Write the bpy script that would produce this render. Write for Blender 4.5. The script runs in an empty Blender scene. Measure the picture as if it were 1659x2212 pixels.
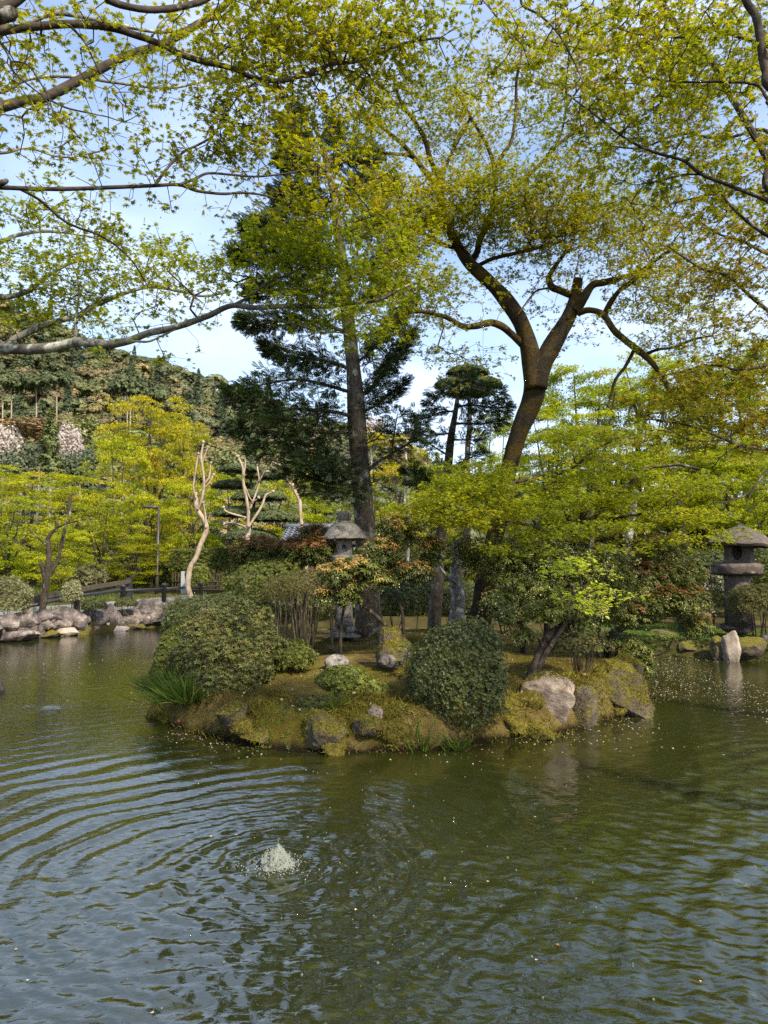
import bpy, math, random
import numpy as np
from mathutils import Vector, Matrix

rng = np.random.default_rng(7)
random.seed(7)
scene = bpy.context.scene
COL = scene.collection

# ---------------------------------------------------------------- camera
F, CX, CY, EYE = 1534.0, 829.5, 1106.0, 2.2        # measured on a 1659 x 2212 copy of the photograph
PITCH = math.atan(119 / F)
cam = bpy.data.cameras.new('camera')
cam.sensor_fit = 'VERTICAL'; cam.sensor_height = 34.6; cam.lens = 24.0
cam.clip_start = 0.05; cam.clip_end = 3000
cam_ob = bpy.data.objects.new('camera', cam); COL.objects.link(cam_ob)
cam_ob.location = (0, 0, EYE); cam_ob.rotation_euler = (math.pi / 2 + PITCH, 0, 0)
scene.camera = cam_ob

# ---------------------------------------------------------------- sky, sun, exposure
SUN_EL, SUN_AZ = 43.0, 142.0                        # azimuth clockwise from +Y: behind the camera, to its right
world = bpy.data.worlds.new('World'); scene.world = world; world.use_nodes = True
wn, wl = world.node_tree.nodes, world.node_tree.links
bg = wn['Background']; bg.inputs['Strength'].default_value = 0.13
sky = wn.new('ShaderNodeTexSky'); sky.sky_type = 'NISHITA'; sky.sun_disc = False
sky.sun_elevation = math.radians(SUN_EL); sky.sun_rotation = math.radians(SUN_AZ)
sky.air_density = 1.3; sky.dust_density = 1.2; sky.ozone_density = 3.2
tc = wn.new('ShaderNodeTexCoord')
mp = wn.new('ShaderNodeMapping'); mp.inputs['Scale'].default_value = (1.1, 1.1, 3.2)
mp.inputs['Rotation'].default_value = (0.25, 0.1, 0.3)
cn = wn.new('ShaderNodeTexNoise'); cn.inputs['Scale'].default_value = 1.5; cn.inputs['Detail'].default_value = 4
cn.inputs['Roughness'].default_value = 0.55; cn.inputs['Distortion'].default_value = 0.5
cr = wn.new('ShaderNodeValToRGB'); cr.color_ramp.elements[0].position = 0.40; cr.color_ramp.elements[1].position = 0.66
cr.color_ramp.elements[0].color = (0.12, 0.12, 0.12, 1); cr.color_ramp.elements[1].color = (0.6, 0.6, 0.6, 1)
mx = wn.new('ShaderNodeMixRGB'); mx.inputs[2].default_value = (4.9, 5.6, 7.2, 1)
wl.new(tc.outputs['Generated'], mp.inputs['Vector']); wl.new(mp.outputs[0], cn.inputs['Vector'])
wl.new(cn.outputs['Fac'], cr.inputs[0]); wl.new(cr.outputs[0], mx.inputs[0])
wl.new(sky.outputs[0], mx.inputs[1]); wl.new(mx.outputs[0], bg.inputs['Color'])

sun = bpy.data.lights.new('sun', 'SUN'); sun.energy = 4.2; sun.angle = math.radians(4.0); sun.color = (1.0, 0.88, 0.68)
sun_ob = bpy.data.objects.new('sun', sun); COL.objects.link(sun_ob)
az, el = math.radians(SUN_AZ), math.radians(SUN_EL)
sdir = Vector((math.sin(az) * math.cos(el), math.cos(az) * math.cos(el), math.sin(el)))
sun_ob.rotation_euler = sdir.to_track_quat('Z', 'Y').to_euler(); sun_ob.location = sdir * 30 + Vector((0, 10, 0))

vs = scene.view_settings
vs.view_transform = 'Standard'; vs.look = 'None'; vs.gamma = 1.0; vs.exposure = 1.0; vs.use_curve_mapping = False
scene.render.engine = 'CYCLES'
cy = scene.cycles
cy.max_bounces = 7; cy.diffuse_bounces = 3; cy.glossy_bounces = 3; cy.transmission_bounces = 4; cy.transparent_max_bounces = 6
cy.caustics_reflective = False; cy.caustics_refractive = False
cy.use_denoising = False
cy.sample_clamp_indirect = 6.0

# ---------------------------------------------------------------- helpers: places
CP, SP = math.cos(PITCH), math.sin(PITCH)

def ray(x, y):
    a = (x - CX) / F; b = (CY - y) / F
    return np.array([a, CP - b * SP, SP + b * CP])

def at(x, y, Y):                                     # the point seen at (x, y) at distance Y ahead
    r = ray(x, y); t = Y / r[1]
    return np.array([r[0] * t, Y, EYE + r[2] * t])

def on(x, y, z=0.0):                                 # the point seen at (x, y) on the level z
    r = ray(x, y); t = (z - EYE) / r[2]
    return np.array([r[0] * t, r[1] * t, z])

def norm(v):
    v = np.asarray(v, float)
    return v / np.maximum(np.linalg.norm(v, axis=-1, keepdims=True), 1e-9)

def smooth(t):
    t = np.clip(t, 0, 1); return t * t * (3 - 2 * t)

def catmull(P, n, closed=False):
    P = np.asarray(P, float); m = len(P)
    seg = m if closed else m - 1
    t = np.linspace(0, seg, n, endpoint=not closed); i = np.minimum(t.astype(int), seg - 1); u = (t - i)[:, None]
    g = (lambda k: P[k % m]) if closed else (lambda k: P[np.clip(k, 0, m - 1)])
    a, b, c, d = g(i - 1), g(i), g(i + 1), g(i + 2)
    return 0.5 * (2 * b + (c - a) * u + (2 * a - 5 * b + 4 * c - d) * u ** 2 + (3 * b - a - 3 * c + d) * u ** 3)

class Lattice:                                       # cheap smooth value noise, vectorised
    def __init__(self, seed): self.t = np.random.default_rng(seed).random((32, 32, 32))
    def __call__(self, P, f=1.0):
        P = np.asarray(P, float) * f + 57.3
        i = np.floor(P).astype(int); u = P - i; u = u * u * (3 - 2 * u); i &= 31; j = (i + 1) & 31
        t = self.t; r = 0
        for a in (0, 1):
            for b in (0, 1):
                for c in (0, 1):
                    ix = j[..., 0] if a else i[..., 0]; iy = j[..., 1] if b else i[..., 1]; iz = j[..., 2] if c else i[..., 2]
                    w = (u[..., 0] if a else 1 - u[..., 0]) * (u[..., 1] if b else 1 - u[..., 1]) * (u[..., 2] if c else 1 - u[..., 2])
                    r = r + w * t[ix, iy, iz]
        return r * 2 - 1
NZ = Lattice(3)
def fbm(P, f, oct=3):
    return sum(NZ(P, f * 2 ** k) / 2 ** k for k in range(oct))

def sdist(P, poly):                                  # signed distance to a polygon in xy, negative inside
    P = np.asarray(P, float)[..., :2]; shp = P.shape[:-1]; P = P.reshape(-1, 2)
    A = poly; B = np.roll(poly, -1, 0); out = np.full(len(P), 1e9); ins = np.zeros(len(P), bool)
    for a, b in zip(A, B):
        ab = b - a; t = np.clip(((P - a) @ ab) / max(ab @ ab, 1e-12), 0, 1)
        out = np.minimum(out, np.linalg.norm(P - a - t[:, None] * ab, axis=1))
        c = (a[1] > P[:, 1]) != (b[1] > P[:, 1])
        with np.errstate(divide='ignore', invalid='ignore'):
            xx = (b[0] - a[0]) * (P[:, 1] - a[1]) / (b[1] - a[1]) + a[0]
        ins ^= c & (P[:, 0] < xx)
    return np.where(ins, -out, out).reshape(shp)

# ---------------------------------------------------------------- helpers: objects
def origin(o):
    v = Vector((0, 0, 0))
    while o is not None: v += o.location; o = o.parent
    return np.array(v)

def mk(name, V, Fs, mat, parent=None, smooth_=False, tint=None, kind=None, mats=None, midx=None, sharp=0):
    V = np.asarray(V, np.float64)
    if parent is not None: V = V - origin(parent)
    if not isinstance(Fs, (list, tuple)): Fs = [Fs]
    Fs = [np.asarray(f, np.int32) for f in Fs if len(f)]
    me = bpy.data.meshes.new(name)
    me.vertices.add(len(V)); me.vertices.foreach_set('co', V.astype(np.float32).ravel())
    loops = np.concatenate([f.ravel() for f in Fs]); tot = np.concatenate([np.full(len(f), f.shape[1], np.int32) for f in Fs])
    me.loops.add(len(loops)); me.loops.foreach_set('vertex_index', loops)
    me.polygons.add(len(tot)); me.polygons.foreach_set('loop_start', np.concatenate([[0], np.cumsum(tot)[:-1]]).astype(np.int32))
    if smooth_: me.polygons.foreach_set('use_smooth', np.ones(len(tot), bool))
    else: me.polygons.foreach_set('use_smooth', np.zeros(len(tot), bool))
    if midx is not None: me.polygons.foreach_set('material_index', np.asarray(midx, np.int32))
    if tint is not None:
        a = me.attributes.new('tint', 'FLOAT', 'FACE'); a.data.foreach_set('value', np.asarray(tint, np.float32))
    for m in (mats or [mat]): me.materials.append(m)
    me.update(calc_edges=True)
    if sharp: me.set_sharp_from_angle(angle=math.radians(sharp))
    o = bpy.data.objects.new(name, me); COL.objects.link(o)
    if parent is not None: o.parent = parent
    if kind: o['kind'] = kind
    return o

def thing(name, label, cat, loc=(0, 0, 0), group=None):
    o = bpy.data.objects.new(name, None); COL.objects.link(o); o.empty_display_size = 0.1
    o.location = Vector([float(c) for c in loc]); o['label'] = label; o['category'] = cat
    if group: o['group'] = group
    return o

def tag(o, label, cat, group=None):
    o['label'] = label; o['category'] = cat
    if group: o['group'] = group
    return o

def dup(root, loc, label=None, group=None, scale=None, rz=0.0, color=None):
    r = root.copy(); COL.objects.link(r); r.location = Vector([float(c) for c in loc]); r.rotation_euler = (0, 0, rz)
    if scale is not None: r.scale = (scale if hasattr(scale, '__len__') else (scale,) * 3)
    if label: r['label'] = label
    if group: r['group'] = group
    if color is not None: r.color = color
    for ch in root.children:
        c = ch.copy(); COL.objects.link(c); c.parent = r
        if color is not None: c.color = color
        for g in ch.children:
            d = g.copy(); COL.objects.link(d); d.parent = c
            if color is not None: d.color = color
    return r

class MB:                                            # gathers shapes of one part
    def __init__(self): self.V, self.F, self.n = [], [], 0
    def add(self, V, Fs):
        if not isinstance(Fs, (list, tuple)): Fs = [Fs]
        V = np.asarray(V, float)
        for f in Fs:
            if len(f): self.F.append(np.asarray(f) + self.n)
        self.V.append(V); self.n += len(V); return self
    def build(self, name, mat, parent=None, **k):
        by = {}
        for f in self.F: by.setdefault(f.shape[1], []).append(f)
        return mk(name, np.concatenate(self.V), [np.concatenate(v) for v in by.values()], mat, parent, **k)

def tube(P, R, sides=8, cap=True, wob=0.0, seed=0):
    P = np.asarray(P, float); R = np.broadcast_to(np.asarray(R, float), (len(P),))
    T = norm(np.gradient(P, axis=0)); up = np.array([0, 0, 1.0]) if abs(T[0][2]) < 0.9 else np.array([1.0, 0, 0])
    N = norm(np.cross(T[0], up)); Ns = [N]
    for t in T[1:]:
        N = norm(N - t * (N @ t)); Ns.append(N)
    Ns = np.array(Ns); Bs = np.cross(T, Ns)
    a = np.linspace(0, 2 * math.pi, sides, endpoint=False)
    V = P[:, None] + R[:, None, None] * (np.cos(a)[None, :, None] * Ns[:, None] + np.sin(a)[None, :, None] * Bs[:, None])
    if wob:
        V = P[:, None] + (V - P[:, None]) * (1 + wob * fbm(V + seed * 3.7, 0.55 / max(R.mean(), 1e-3) * 0.5, 3))[..., None]
    V = V.reshape(-1, 3); n = len(P)
    i, j = np.meshgrid(np.arange(n - 1), np.arange(sides), indexing='ij'); k = (j + 1) % sides
    Q = np.stack([i * sides + j, i * sides + k, (i + 1) * sides + k, (i + 1) * sides + j], -1).reshape(-1, 4)
    Fs = [Q]
    if cap:
        V = np.concatenate([V, P[:1], P[-1:]]); m = n * sides; jj = np.arange(sides); kk = (jj + 1) % sides
        Fs.append(np.stack([np.full(sides, m), kk, jj], 1)); Fs.append(np.stack([np.full(sides, m + 1), (n - 1) * sides + jj, (n - 1) * sides + kk], 1))
    return V, Fs

def box(c, s, rz=0.0, tilt=0.0, bev=0.0):
    c = np.asarray(c, float); h = np.asarray(s, float) / 2
    V = np.array([[x, y, z] for z in (-1, 1) for x, y in ((-1, -1), (1, -1), (1, 1), (-1, 1))], float) * h
    Q = np.array([[3, 2, 1, 0], [4, 5, 6, 7], [0, 1, 5, 4], [1, 2, 6, 5], [2, 3, 7, 6], [3, 0, 4, 7]])
    Rm = np.array(Matrix.Rotation(rz, 3, 'Z') @ Matrix.Rotation(tilt, 3, 'Y'))
    return V @ Rm.T + c, [Q]

def lathe(prof, sides=24, c=(0, 0, 0), sq=1.0, wob=0.0, lobes=0, lob=0.0):
    prof = np.asarray(prof, float); a = np.linspace(0, 2 * math.pi, sides, endpoint=False)
    k = 1 + lob * np.cos(lobes * a) if lobes else np.ones(sides)
    V = np.stack([prof[:, None, 0] * np.cos(a) * k, prof[:, None, 0] * np.sin(a) * k * sq, np.repeat(prof[:, None, 1], sides, 1)], -1)
    V = V.reshape(-1, 3) + np.asarray(c, float)
    if wob: V = V + wob * np.stack([fbm(V + q, 5.0, 3) for q in (0, 11, 23)], -1)
    n = len(prof); i, j = np.meshgrid(np.arange(n - 1), np.arange(sides), indexing='ij'); kk = (j + 1) % sides
    Q = np.stack([i * sides + j, i * sides + kk, (i + 1) * sides + kk, (i + 1) * sides + j], -1).reshape(-1, 4)
    V = np.concatenate([V, [[c[0], c[1], c[2] + prof[0, 1]], [c[0], c[1], c[2] + prof[-1, 1]]]]); m = n * sides
    jj = np.arange(sides); k2 = (jj + 1) % sides
    return V, [Q, np.stack([np.full(sides, m), k2, jj], 1), np.stack([np.full(sides, m + 1), (n - 1) * sides + jj, (n - 1) * sides + k2], 1)]

# ---------------------------------------------------------------- helpers: materials
def new_mat(name):
    m = bpy.data.materials.new(name); m.use_nodes = True
    n, l = m.node_tree.nodes, m.node_tree.links
    return m, n, l, n['Principled BSDF']

def ramp(n, stops):
    r = n.new('ShaderNodeValToRGB'); e = r.color_ramp.elements
    while len(e) > 1: e.remove(e[-1])
    e[0].position = stops[0][0]; e[0].color = (*stops[0][1], 1)
    for p, c in stops[1:]:
        q = e.new(p); q.color = (*c, 1)
    return r

def leaf_mat(name, stops, trans=0.42, rough=0.55, spec=0.25, gain=1.25, objcol=False):
    m, n, l, b = new_mat(name)
    a = n.new('ShaderNodeAttribute'); a.attribute_name = 'tint'
    r = ramp(n, stops); l.new(a.outputs['Fac'], r.inputs[0]); col = r.outputs[0]
    if objcol:
        oi = n.new('ShaderNodeObjectInfo'); mm = n.new('ShaderNodeMixRGB'); mm.blend_type = 'MULTIPLY'; mm.inputs[0].default_value = 1
        l.new(col, mm.inputs[1]); l.new(oi.outputs['Color'], mm.inputs[2]); col = mm.outputs[0]
    b.inputs['Roughness'].default_value = rough; b.inputs['Specular IOR Level'].default_value = spec
    t = n.new('ShaderNodeBsdfTranslucent'); g = n.new('ShaderNodeMixRGB'); g.blend_type = 'MULTIPLY'; g.inputs[0].default_value = 1
    g.inputs[2].default_value = (gain, gain, gain * 0.7, 1)
    l.new(col, b.inputs['Base Color']); l.new(col, g.inputs[1]); l.new(g.outputs[0], t.inputs['Color'])
    s = n.new('ShaderNodeMixShader'); s.inputs[0].default_value = trans
    l.new(b.outputs[0], s.inputs[1]); l.new(t.outputs[0], s.inputs[2]); l.new(s.outputs[0], n['Material Output'].inputs[0])
    return m

def noise_mat(name, stops, scale=6, detail=6, rough=0.85, bump=0.3, bscale=None, spec=0.2, over=None, dist=0.02, stretch=None, wet_shade=0.0):
    """colour from noise; over = (colour stops, scale, lo, hi, up) : patches of a second growth, on upward faces when up"""
    m, n, l, b = new_mat(name)
    t = n.new('ShaderNodeTexCoord'); vec = t.outputs['Object']
    if stretch:
        p = n.new('ShaderNodeMapping'); p.inputs['Scale'].default_value = stretch; l.new(vec, p.inputs['Vector']); vec = p.outputs[0]
    z = n.new('ShaderNodeTexNoise'); z.inputs['Scale'].default_value = scale; z.inputs['Detail'].default_value = detail; z.inputs['Roughness'].default_value = 0.62
    l.new(vec, z.inputs['Vector']); r = ramp(n, stops); l.new(z.outputs['Fac'], r.inputs[0]); col = r.outputs[0]
    if over:
        ostops, osc, lo, hi, up = over
        z2 = n.new('ShaderNodeTexNoise'); z2.inputs['Scale'].default_value = osc; z2.inputs['Detail'].default_value = 5; z2.inputs['Roughness'].default_value = 0.65
        l.new(t.outputs['Object'], z2.inputs['Vector']); fac = z2.outputs['Fac']
        if up:
            ge = n.new('ShaderNodeNewGeometry'); sx = n.new('ShaderNodeSeparateXYZ'); l.new(ge.outputs['Normal'], sx.inputs[0])
            ma = n.new('ShaderNodeMath'); ma.operation = 'MULTIPLY_ADD'; ma.inputs[1].default_value = up
            l.new(sx.outputs['Z'], ma.inputs[0]); l.new(fac, ma.inputs[2]); fac = ma.outputs[0]
        mr = n.new('ShaderNodeMapRange'); mr.inputs['From Min'].default_value = lo; mr.inputs['From Max'].default_value = hi; l.new(fac, mr.inputs['Value'])
        z3 = n.new('ShaderNodeTexNoise'); z3.inputs['Scale'].default_value = osc * 7; z3.inputs['Detail'].default_value = 4; l.new(t.outputs['Object'], z3.inputs['Vector'])
        r2 = ramp(n, ostops); l.new(z3.outputs['Fac'], r2.inputs[0])
        mm = n.new('ShaderNodeMixRGB'); l.new(mr.outputs[0], mm.inputs[0]); l.new(col, mm.inputs[1]); l.new(r2.outputs[0], mm.inputs[2]); col = mm.outputs[0]
    if wet_shade:                                          # soaked soil plus the undercut's shadow, both painted dark at the waterline
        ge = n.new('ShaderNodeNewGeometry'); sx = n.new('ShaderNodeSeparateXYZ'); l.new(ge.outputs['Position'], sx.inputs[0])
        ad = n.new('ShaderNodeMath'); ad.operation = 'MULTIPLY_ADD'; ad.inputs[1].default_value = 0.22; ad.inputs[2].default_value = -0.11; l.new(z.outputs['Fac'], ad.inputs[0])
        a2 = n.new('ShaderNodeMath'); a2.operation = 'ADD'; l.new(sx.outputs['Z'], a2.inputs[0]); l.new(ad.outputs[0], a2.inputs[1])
        mr = n.new('ShaderNodeMapRange'); mr.inputs['From Min'].default_value = wet_shade * .6; mr.inputs['From Max'].default_value = wet_shade * 1.8; l.new(a2.outputs[0], mr.inputs['Value'])
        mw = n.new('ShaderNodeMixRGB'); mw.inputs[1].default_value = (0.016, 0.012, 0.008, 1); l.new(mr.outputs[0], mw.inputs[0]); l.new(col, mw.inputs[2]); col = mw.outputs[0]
    l.new(col, b.inputs['Base Color']); b.inputs['Roughness'].default_value = rough; b.inputs['Specular IOR Level'].default_value = spec
    if bump:
        z4 = n.new('ShaderNodeTexNoise'); z4.inputs['Scale'].default_value = bscale or scale * 3; z4.inputs['Detail'].default_value = 6; z4.inputs['Roughness'].default_value = 0.7
        l.new(vec, z4.inputs['Vector']); bp = n.new('ShaderNodeBump'); bp.inputs['Strength'].default_value = bump; bp.inputs['Distance'].default_value = dist
        l.new(z4.outputs['Fac'], bp.inputs['Height']); l.new(bp.outputs[0], b.inputs['Normal'])
    return m

M = {}
YG = [(0, (0.15, 0.18, 0.008)), (0.4, (0.285, 0.30, 0.009)), (0.75, (0.42, 0.385, 0.012)), (0.88, (0.34, 0.22, 0.02)), (1, (0.19, 0.05, 0.02))]
M['maple_near'] = leaf_mat('maple_leaf_olive', [(0, (0.12, 0.145, 0.008)), (0.45, (0.255, 0.275, 0.009)), (0.8, (0.38, 0.345, 0.011)), (0.9, (0.26, 0.13, 0.018)), (1, (0.12, 0.035, 0.02))], trans=0.55, gain=1.6)
M['maple_bronze'] = leaf_mat('maple_leaf_bronze', [(0, (0.13, 0.14, 0.008)), (0.45, (0.26, 0.225, 0.011)), (0.8, (0.34, 0.22, 0.018)), (1, (0.20, 0.06, 0.02))], trans=0.5, gain=1.45)
M['maple_island'] = leaf_mat('maple_leaf_gold', YG, trans=0.5, gain=1.4)
M['maple_green'] = leaf_mat('maple_leaf_spring', [(0, (0.14, 0.195, 0.008)), (0.5, (0.305, 0.34, 0.010)), (0.85, (0.45, 0.44, 0.014)), (1, (0.30, 0.19, 0.02))], trans=0.48, gain=1.4)
M['maple_far'] = leaf_mat('maple_leaf_far', [(0, (0.20, 0.235, 0.009)), (0.5, (0.385, 0.39, 0.011)), (0.85, (0.53, 0.48, 0.018)), (1, (0.48, 0.32, 0.05))], trans=0.45, gain=1.4, objcol=True)
M['sapling'] = leaf_mat('maple_leaf_bright', [(0, (0.42, 0.52, 0.03)), (1, (0.62, 0.66, 0.07))], trans=0.45, gain=1.3)
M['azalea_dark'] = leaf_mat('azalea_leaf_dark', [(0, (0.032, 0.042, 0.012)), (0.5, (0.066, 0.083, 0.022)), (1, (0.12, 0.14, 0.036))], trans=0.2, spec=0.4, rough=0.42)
M['azalea_olive'] = leaf_mat('azalea_leaf_olive', [(0, (0.035, 0.04, 0.014)), (0.5, (0.085, 0.097, 0.024)), (0.85, (0.19, 0.20, 0.042)), (1, (0.16, 0.11, 0.05))], trans=0.25, spec=0.35, rough=0.45)
M['azalea_fresh'] = leaf_mat('azalea_leaf_fresh', [(0, (0.055, 0.07, 0.013)), (0.5, (0.125, 0.15, 0.022)), (1, (0.24, 0.25, 0.042))], trans=0.25, spec=0.35, rough=0.45)
M['azalea_tan'] = leaf_mat('azalea_leaf_tan', [(0, (0.06, 0.06, 0.02)), (0.5, (0.12, 0.115, 0.03)), (1, (0.22, 0.19, 0.07))], trans=0.25)
M['azalea_grey'] = leaf_mat('azalea_leaf_grey', [(0, (0.08, 0.08, 0.035)), (0.5, (0.15, 0.15, 0.06)), (1, (0.33, 0.32, 0.18))], trans=0.25)
M['pieris'] = leaf_mat('pieris_leaf', [(0, (0.04, 0.053, 0.012)), (0.4, (0.10, 0.122, 0.024)), (0.62, (0.19, 0.20, 0.036)), (0.66, (0.22, 0.08, 0.035)), (0.8, (0.32, 0.16, 0.07)), (0.84, (0.38, 0.20, 0.06)), (0.94, (0.48, 0.33, 0.11)), (0.97, (0.62, 0.56, 0.36)), (1, (0.75, 0.70, 0.5))], trans=0.3, spec=0.28, rough=0.45)
M['conifer'] = leaf_mat('conifer_needles', [(0, (0.02, 0.038, 0.012)), (0.5, (0.05, 0.08, 0.024)), (1, (0.12, 0.15, 0.04))], trans=0.15, spec=0.35, rough=0.45)
M['pine'] = leaf_mat('pine_needles', [(0, (0.05, 0.075, 0.03)), (0.5, (0.09, 0.115, 0.045)), (1, (0.16, 0.17, 0.07))], trans=0.2)
M['hill_tree'] = leaf_mat('hill_leaves', [(0, (0.075, 0.088, 0.045)), (0.5, (0.15, 0.155, 0.075)), (1, (0.25, 0.235, 0.12))], trans=0.15, objcol=True)
M['blossom'] = leaf_mat('cherry_blossom', [(0, (0.34, 0.29, 0.27)), (1, (0.70, 0.62, 0.60))], trans=0.3)
M['grass'] = leaf_mat('grass_blade', [(0, (0.05, 0.09, 0.012)), (0.7, (0.12, 0.18, 0.025)), (1, (0.28, 0.24, 0.09))], trans=0.35)
M['moss_tuft'] = leaf_mat('moss_tuft', [(0, (0.05, 0.04, 0.015)), (0.3, (0.12, 0.10, 0.016)), (0.55, (0.20, 0.165, 0.028)), (0.78, (0.25, 0.235, 0.026)), (0.92, (0.14, 0.09, 0.035)), (1, (0.34, 0.25, 0.08))], trans=0.25, spec=0.1)
M['broad'] = leaf_mat('broad_leaf', [(0, (0.03, 0.075, 0.02)), (1, (0.08, 0.16, 0.04))], trans=0.25, spec=0.5, rough=0.35)
M['petal'] = leaf_mat('petal', [(0, (0.42, 0.32, 0.27)), (0.6, (0.60, 0.52, 0.46)), (0.85, (0.5, 0.36, 0.14)), (1, (0.3, 0.06, 0.04))], trans=0.2)

M['bark_dark'] = noise_mat('bark_dark', [(0.3, (0.018, 0.013, 0.010)), (0.6, (0.06, 0.047, 0.036)), (0.8, (0.11, 0.09, 0.07))], 9, bump=0.5, over=([(0.3, (0.20, 0.20, 0.17)), (0.7, (0.32, 0.32, 0.28))], 5, 0.58, 0.68, 0))
M['bark_moss'] = noise_mat('bark_moss', [(0.3, (0.014, 0.011, 0.008)), (0.6, (0.042, 0.032, 0.021)), (0.8, (0.075, 0.058, 0.04))], 9, bump=0.9, dist=0.04, over=([(0.3, (0.05, 0.034, 0.007)), (0.7, (0.105, 0.068, 0.011))], 2.2, 0.42, 0.6, 0))
M['bark_fir'] = noise_mat('bark_fir', [(0.3, (0.04, 0.03, 0.022)), (0.6, (0.12, 0.095, 0.07)), (0.8, (0.19, 0.155, 0.12))], 14, bump=0.9, bscale=28, dist=0.03, stretch=(1, 1, 0.45), over=([(0.3, (0.22, 0.215, 0.18)), (0.7, (0.40, 0.40, 0.34))], 3.2, 0.54, 0.64, 0))
M['bark_grey'] = noise_mat('bark_grey', [(0.3, (0.07, 0.065, 0.06)), (0.7, (0.20, 0.19, 0.175))], 8, bump=0.6, over=([(0.3, (0.3, 0.32, 0.27)), (0.7, (0.5, 0.5, 0.45))], 6, 0.52, 0.62, 0))
M['bark_pale'] = noise_mat('bark_pale', [(0.3, (0.13, 0.09, 0.065)), (0.5, (0.34, 0.26, 0.19)), (0.75, (0.50, 0.42, 0.34))], 7, 9, bump=0.6, bscale=20, dist=0.04, stretch=(1, 1, 0.4), over=([(0.3, (0.10, 0.085, 0.07)), (0.7, (0.2, 0.17, 0.14))], 3, 0.6, 0.68, 0))
M['twig'] = noise_mat('twig_bark', [(0.3, (0.03, 0.022, 0.016)), (0.7, (0.085, 0.065, 0.045))], 12, bump=0)
M['twig_tan'] = noise_mat('twig_tan', [(0.3, (0.07, 0.055, 0.035)), (0.7, (0.19, 0.155, 0.10))], 12, bump=0)
GRAN = [(0.25, (0.10, 0.09, 0.08)), (0.45, (0.20, 0.18, 0.165)), (0.62, (0.30, 0.275, 0.25)), (0.8, (0.44, 0.41, 0.38))]
MOSS = [(0.3, (0.07, 0.06, 0.014)), (0.5, (0.13, 0.115, 0.018)), (0.7, (0.20, 0.17, 0.03))]
M['granite'] = noise_mat('lantern_granite', GRAN, 22, 8, bump=0.55, bscale=60, dist=0.02, over=([(0.35, (0.05, 0.05, 0.045)), (0.65, (0.12, 0.115, 0.10))], 7, 0.5, 0.62, 0))
M['stone_brown'] = noise_mat('lantern_brownstone', [(0.3, (0.05, 0.039, 0.033)), (0.6, (0.115, 0.092, 0.08)), (0.8, (0.18, 0.15, 0.13))], 6, 8, bump=0.5, bscale=26, dist=0.03, over=([(0.3, (0.3, 0.28, 0.25)), (0.7, (0.42, 0.40, 0.37))], 4, 0.6, 0.72, 0))
M['rock_moss'] = noise_mat('rock_mossy', [(0.3, (0.045, 0.036, 0.028)), (0.55, (0.13, 0.105, 0.08)), (0.75, (0.26, 0.215, 0.165))], 6, 10, bump=1.0, bscale=26, dist=0.05, over=(MOSS, 4, 0.50, 0.68, 0.30))
M['stone_mossed'] = noise_mat('stone_mossed', [(0.3, (0.04, 0.032, 0.024)), (0.55, (0.10, 0.08, 0.06)), (0.75, (0.2, 0.165, 0.125))], 6, 10, bump=1.0, bscale=30, dist=0.05, over=([(0.3, (0.06, 0.045, 0.014)), (0.5, (0.13, 0.105, 0.02)), (0.7, (0.21, 0.175, 0.03))], 3, 0.30, 0.44, 0.16))
M['rock_pink'] = noise_mat('rock_pink', [(0.28, (0.10, 0.075, 0.06)), (0.5, (0.27, 0.21, 0.17)), (0.72, (0.42, 0.345, 0.29))], 5, 9, bump=0.8, bscale=16, dist=0.04, over=(MOSS, 5, 0.82, 1.0, 0.5))
M['rock_wall'] = noise_mat('rock_wall', [(0.30, (0.03, 0.024, 0.023)), (0.46, (0.10, 0.083, 0.078)), (0.58, (0.19, 0.16, 0.145)), (0.70, (0.40, 0.355, 0.30))], 3.2, 12, bump=1.0, bscale=8, dist=0.12)
M['rock_pale'] = noise_mat('rock_pale', [(0.28, (0.16, 0.13, 0.10)), (0.6, (0.36, 0.30, 0.25)), (0.8, (0.46, 0.40, 0.34))], 4, 8, bump=0.5, bscale=14, dist=0.03)
M['moss_ground'] = noise_mat('moss_ground', [(0.28, (0.045, 0.03, 0.018)), (0.42, (0.10, 0.073, 0.028)), (0.56, (0.17, 0.13, 0.045)), (0.74, (0.27, 0.21, 0.10))], 2.6, 10, rough=1, bump=1.0, bscale=45, dist=0.05, spec=0.05, over=([(0.3, (0.075, 0.065, 0.013)), (0.7, (0.155, 0.125, 0.02))], 1.1, 0.5, 0.6, 0), wet_shade=0.07)
M['earth'] = noise_mat('far_earth', [(0.3, (0.03, 0.026, 0.012)), (0.55, (0.065, 0.057, 0.02)), (0.8, (0.14, 0.11, 0.06))], 1.2, 8, rough=1, bump=0.5, bscale=15, spec=0.05)
M['gravel'] = noise_mat('path_gravel', [(0.3, (0.13, 0.125, 0.12)), (0.6, (0.24, 0.235, 0.23)), (0.8, (0.34, 0.335, 0.33))], 9, 8, rough=0.95, bump=0.6, bscale=24)
M['hill'] = noise_mat('hill_soil', [(0.3, (0.03, 0.036, 0.018)), (0.7, (0.06, 0.065, 0.03))], 0.05, 6, rough=1, bump=0, spec=0.05)
M['fence'] = noise_mat('fence_dark', [(0.3, (0.012, 0.013, 0.015)), (0.8, (0.035, 0.037, 0.04))], 8, bump=0.15, rough=0.55, spec=0.4)
M['fence_brown'] = noise_mat('fence_brown', [(0.3, (0.05, 0.042, 0.03)), (0.8, (0.12, 0.10, 0.07))], 6, bump=0.2)
M['metal_dark'] = noise_mat('lamp_metal', [(0.3, (0.03, 0.025, 0.02)), (0.8, (0.06, 0.05, 0.04))], 8, bump=0, rough=0.4, spec=0.5)
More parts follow.
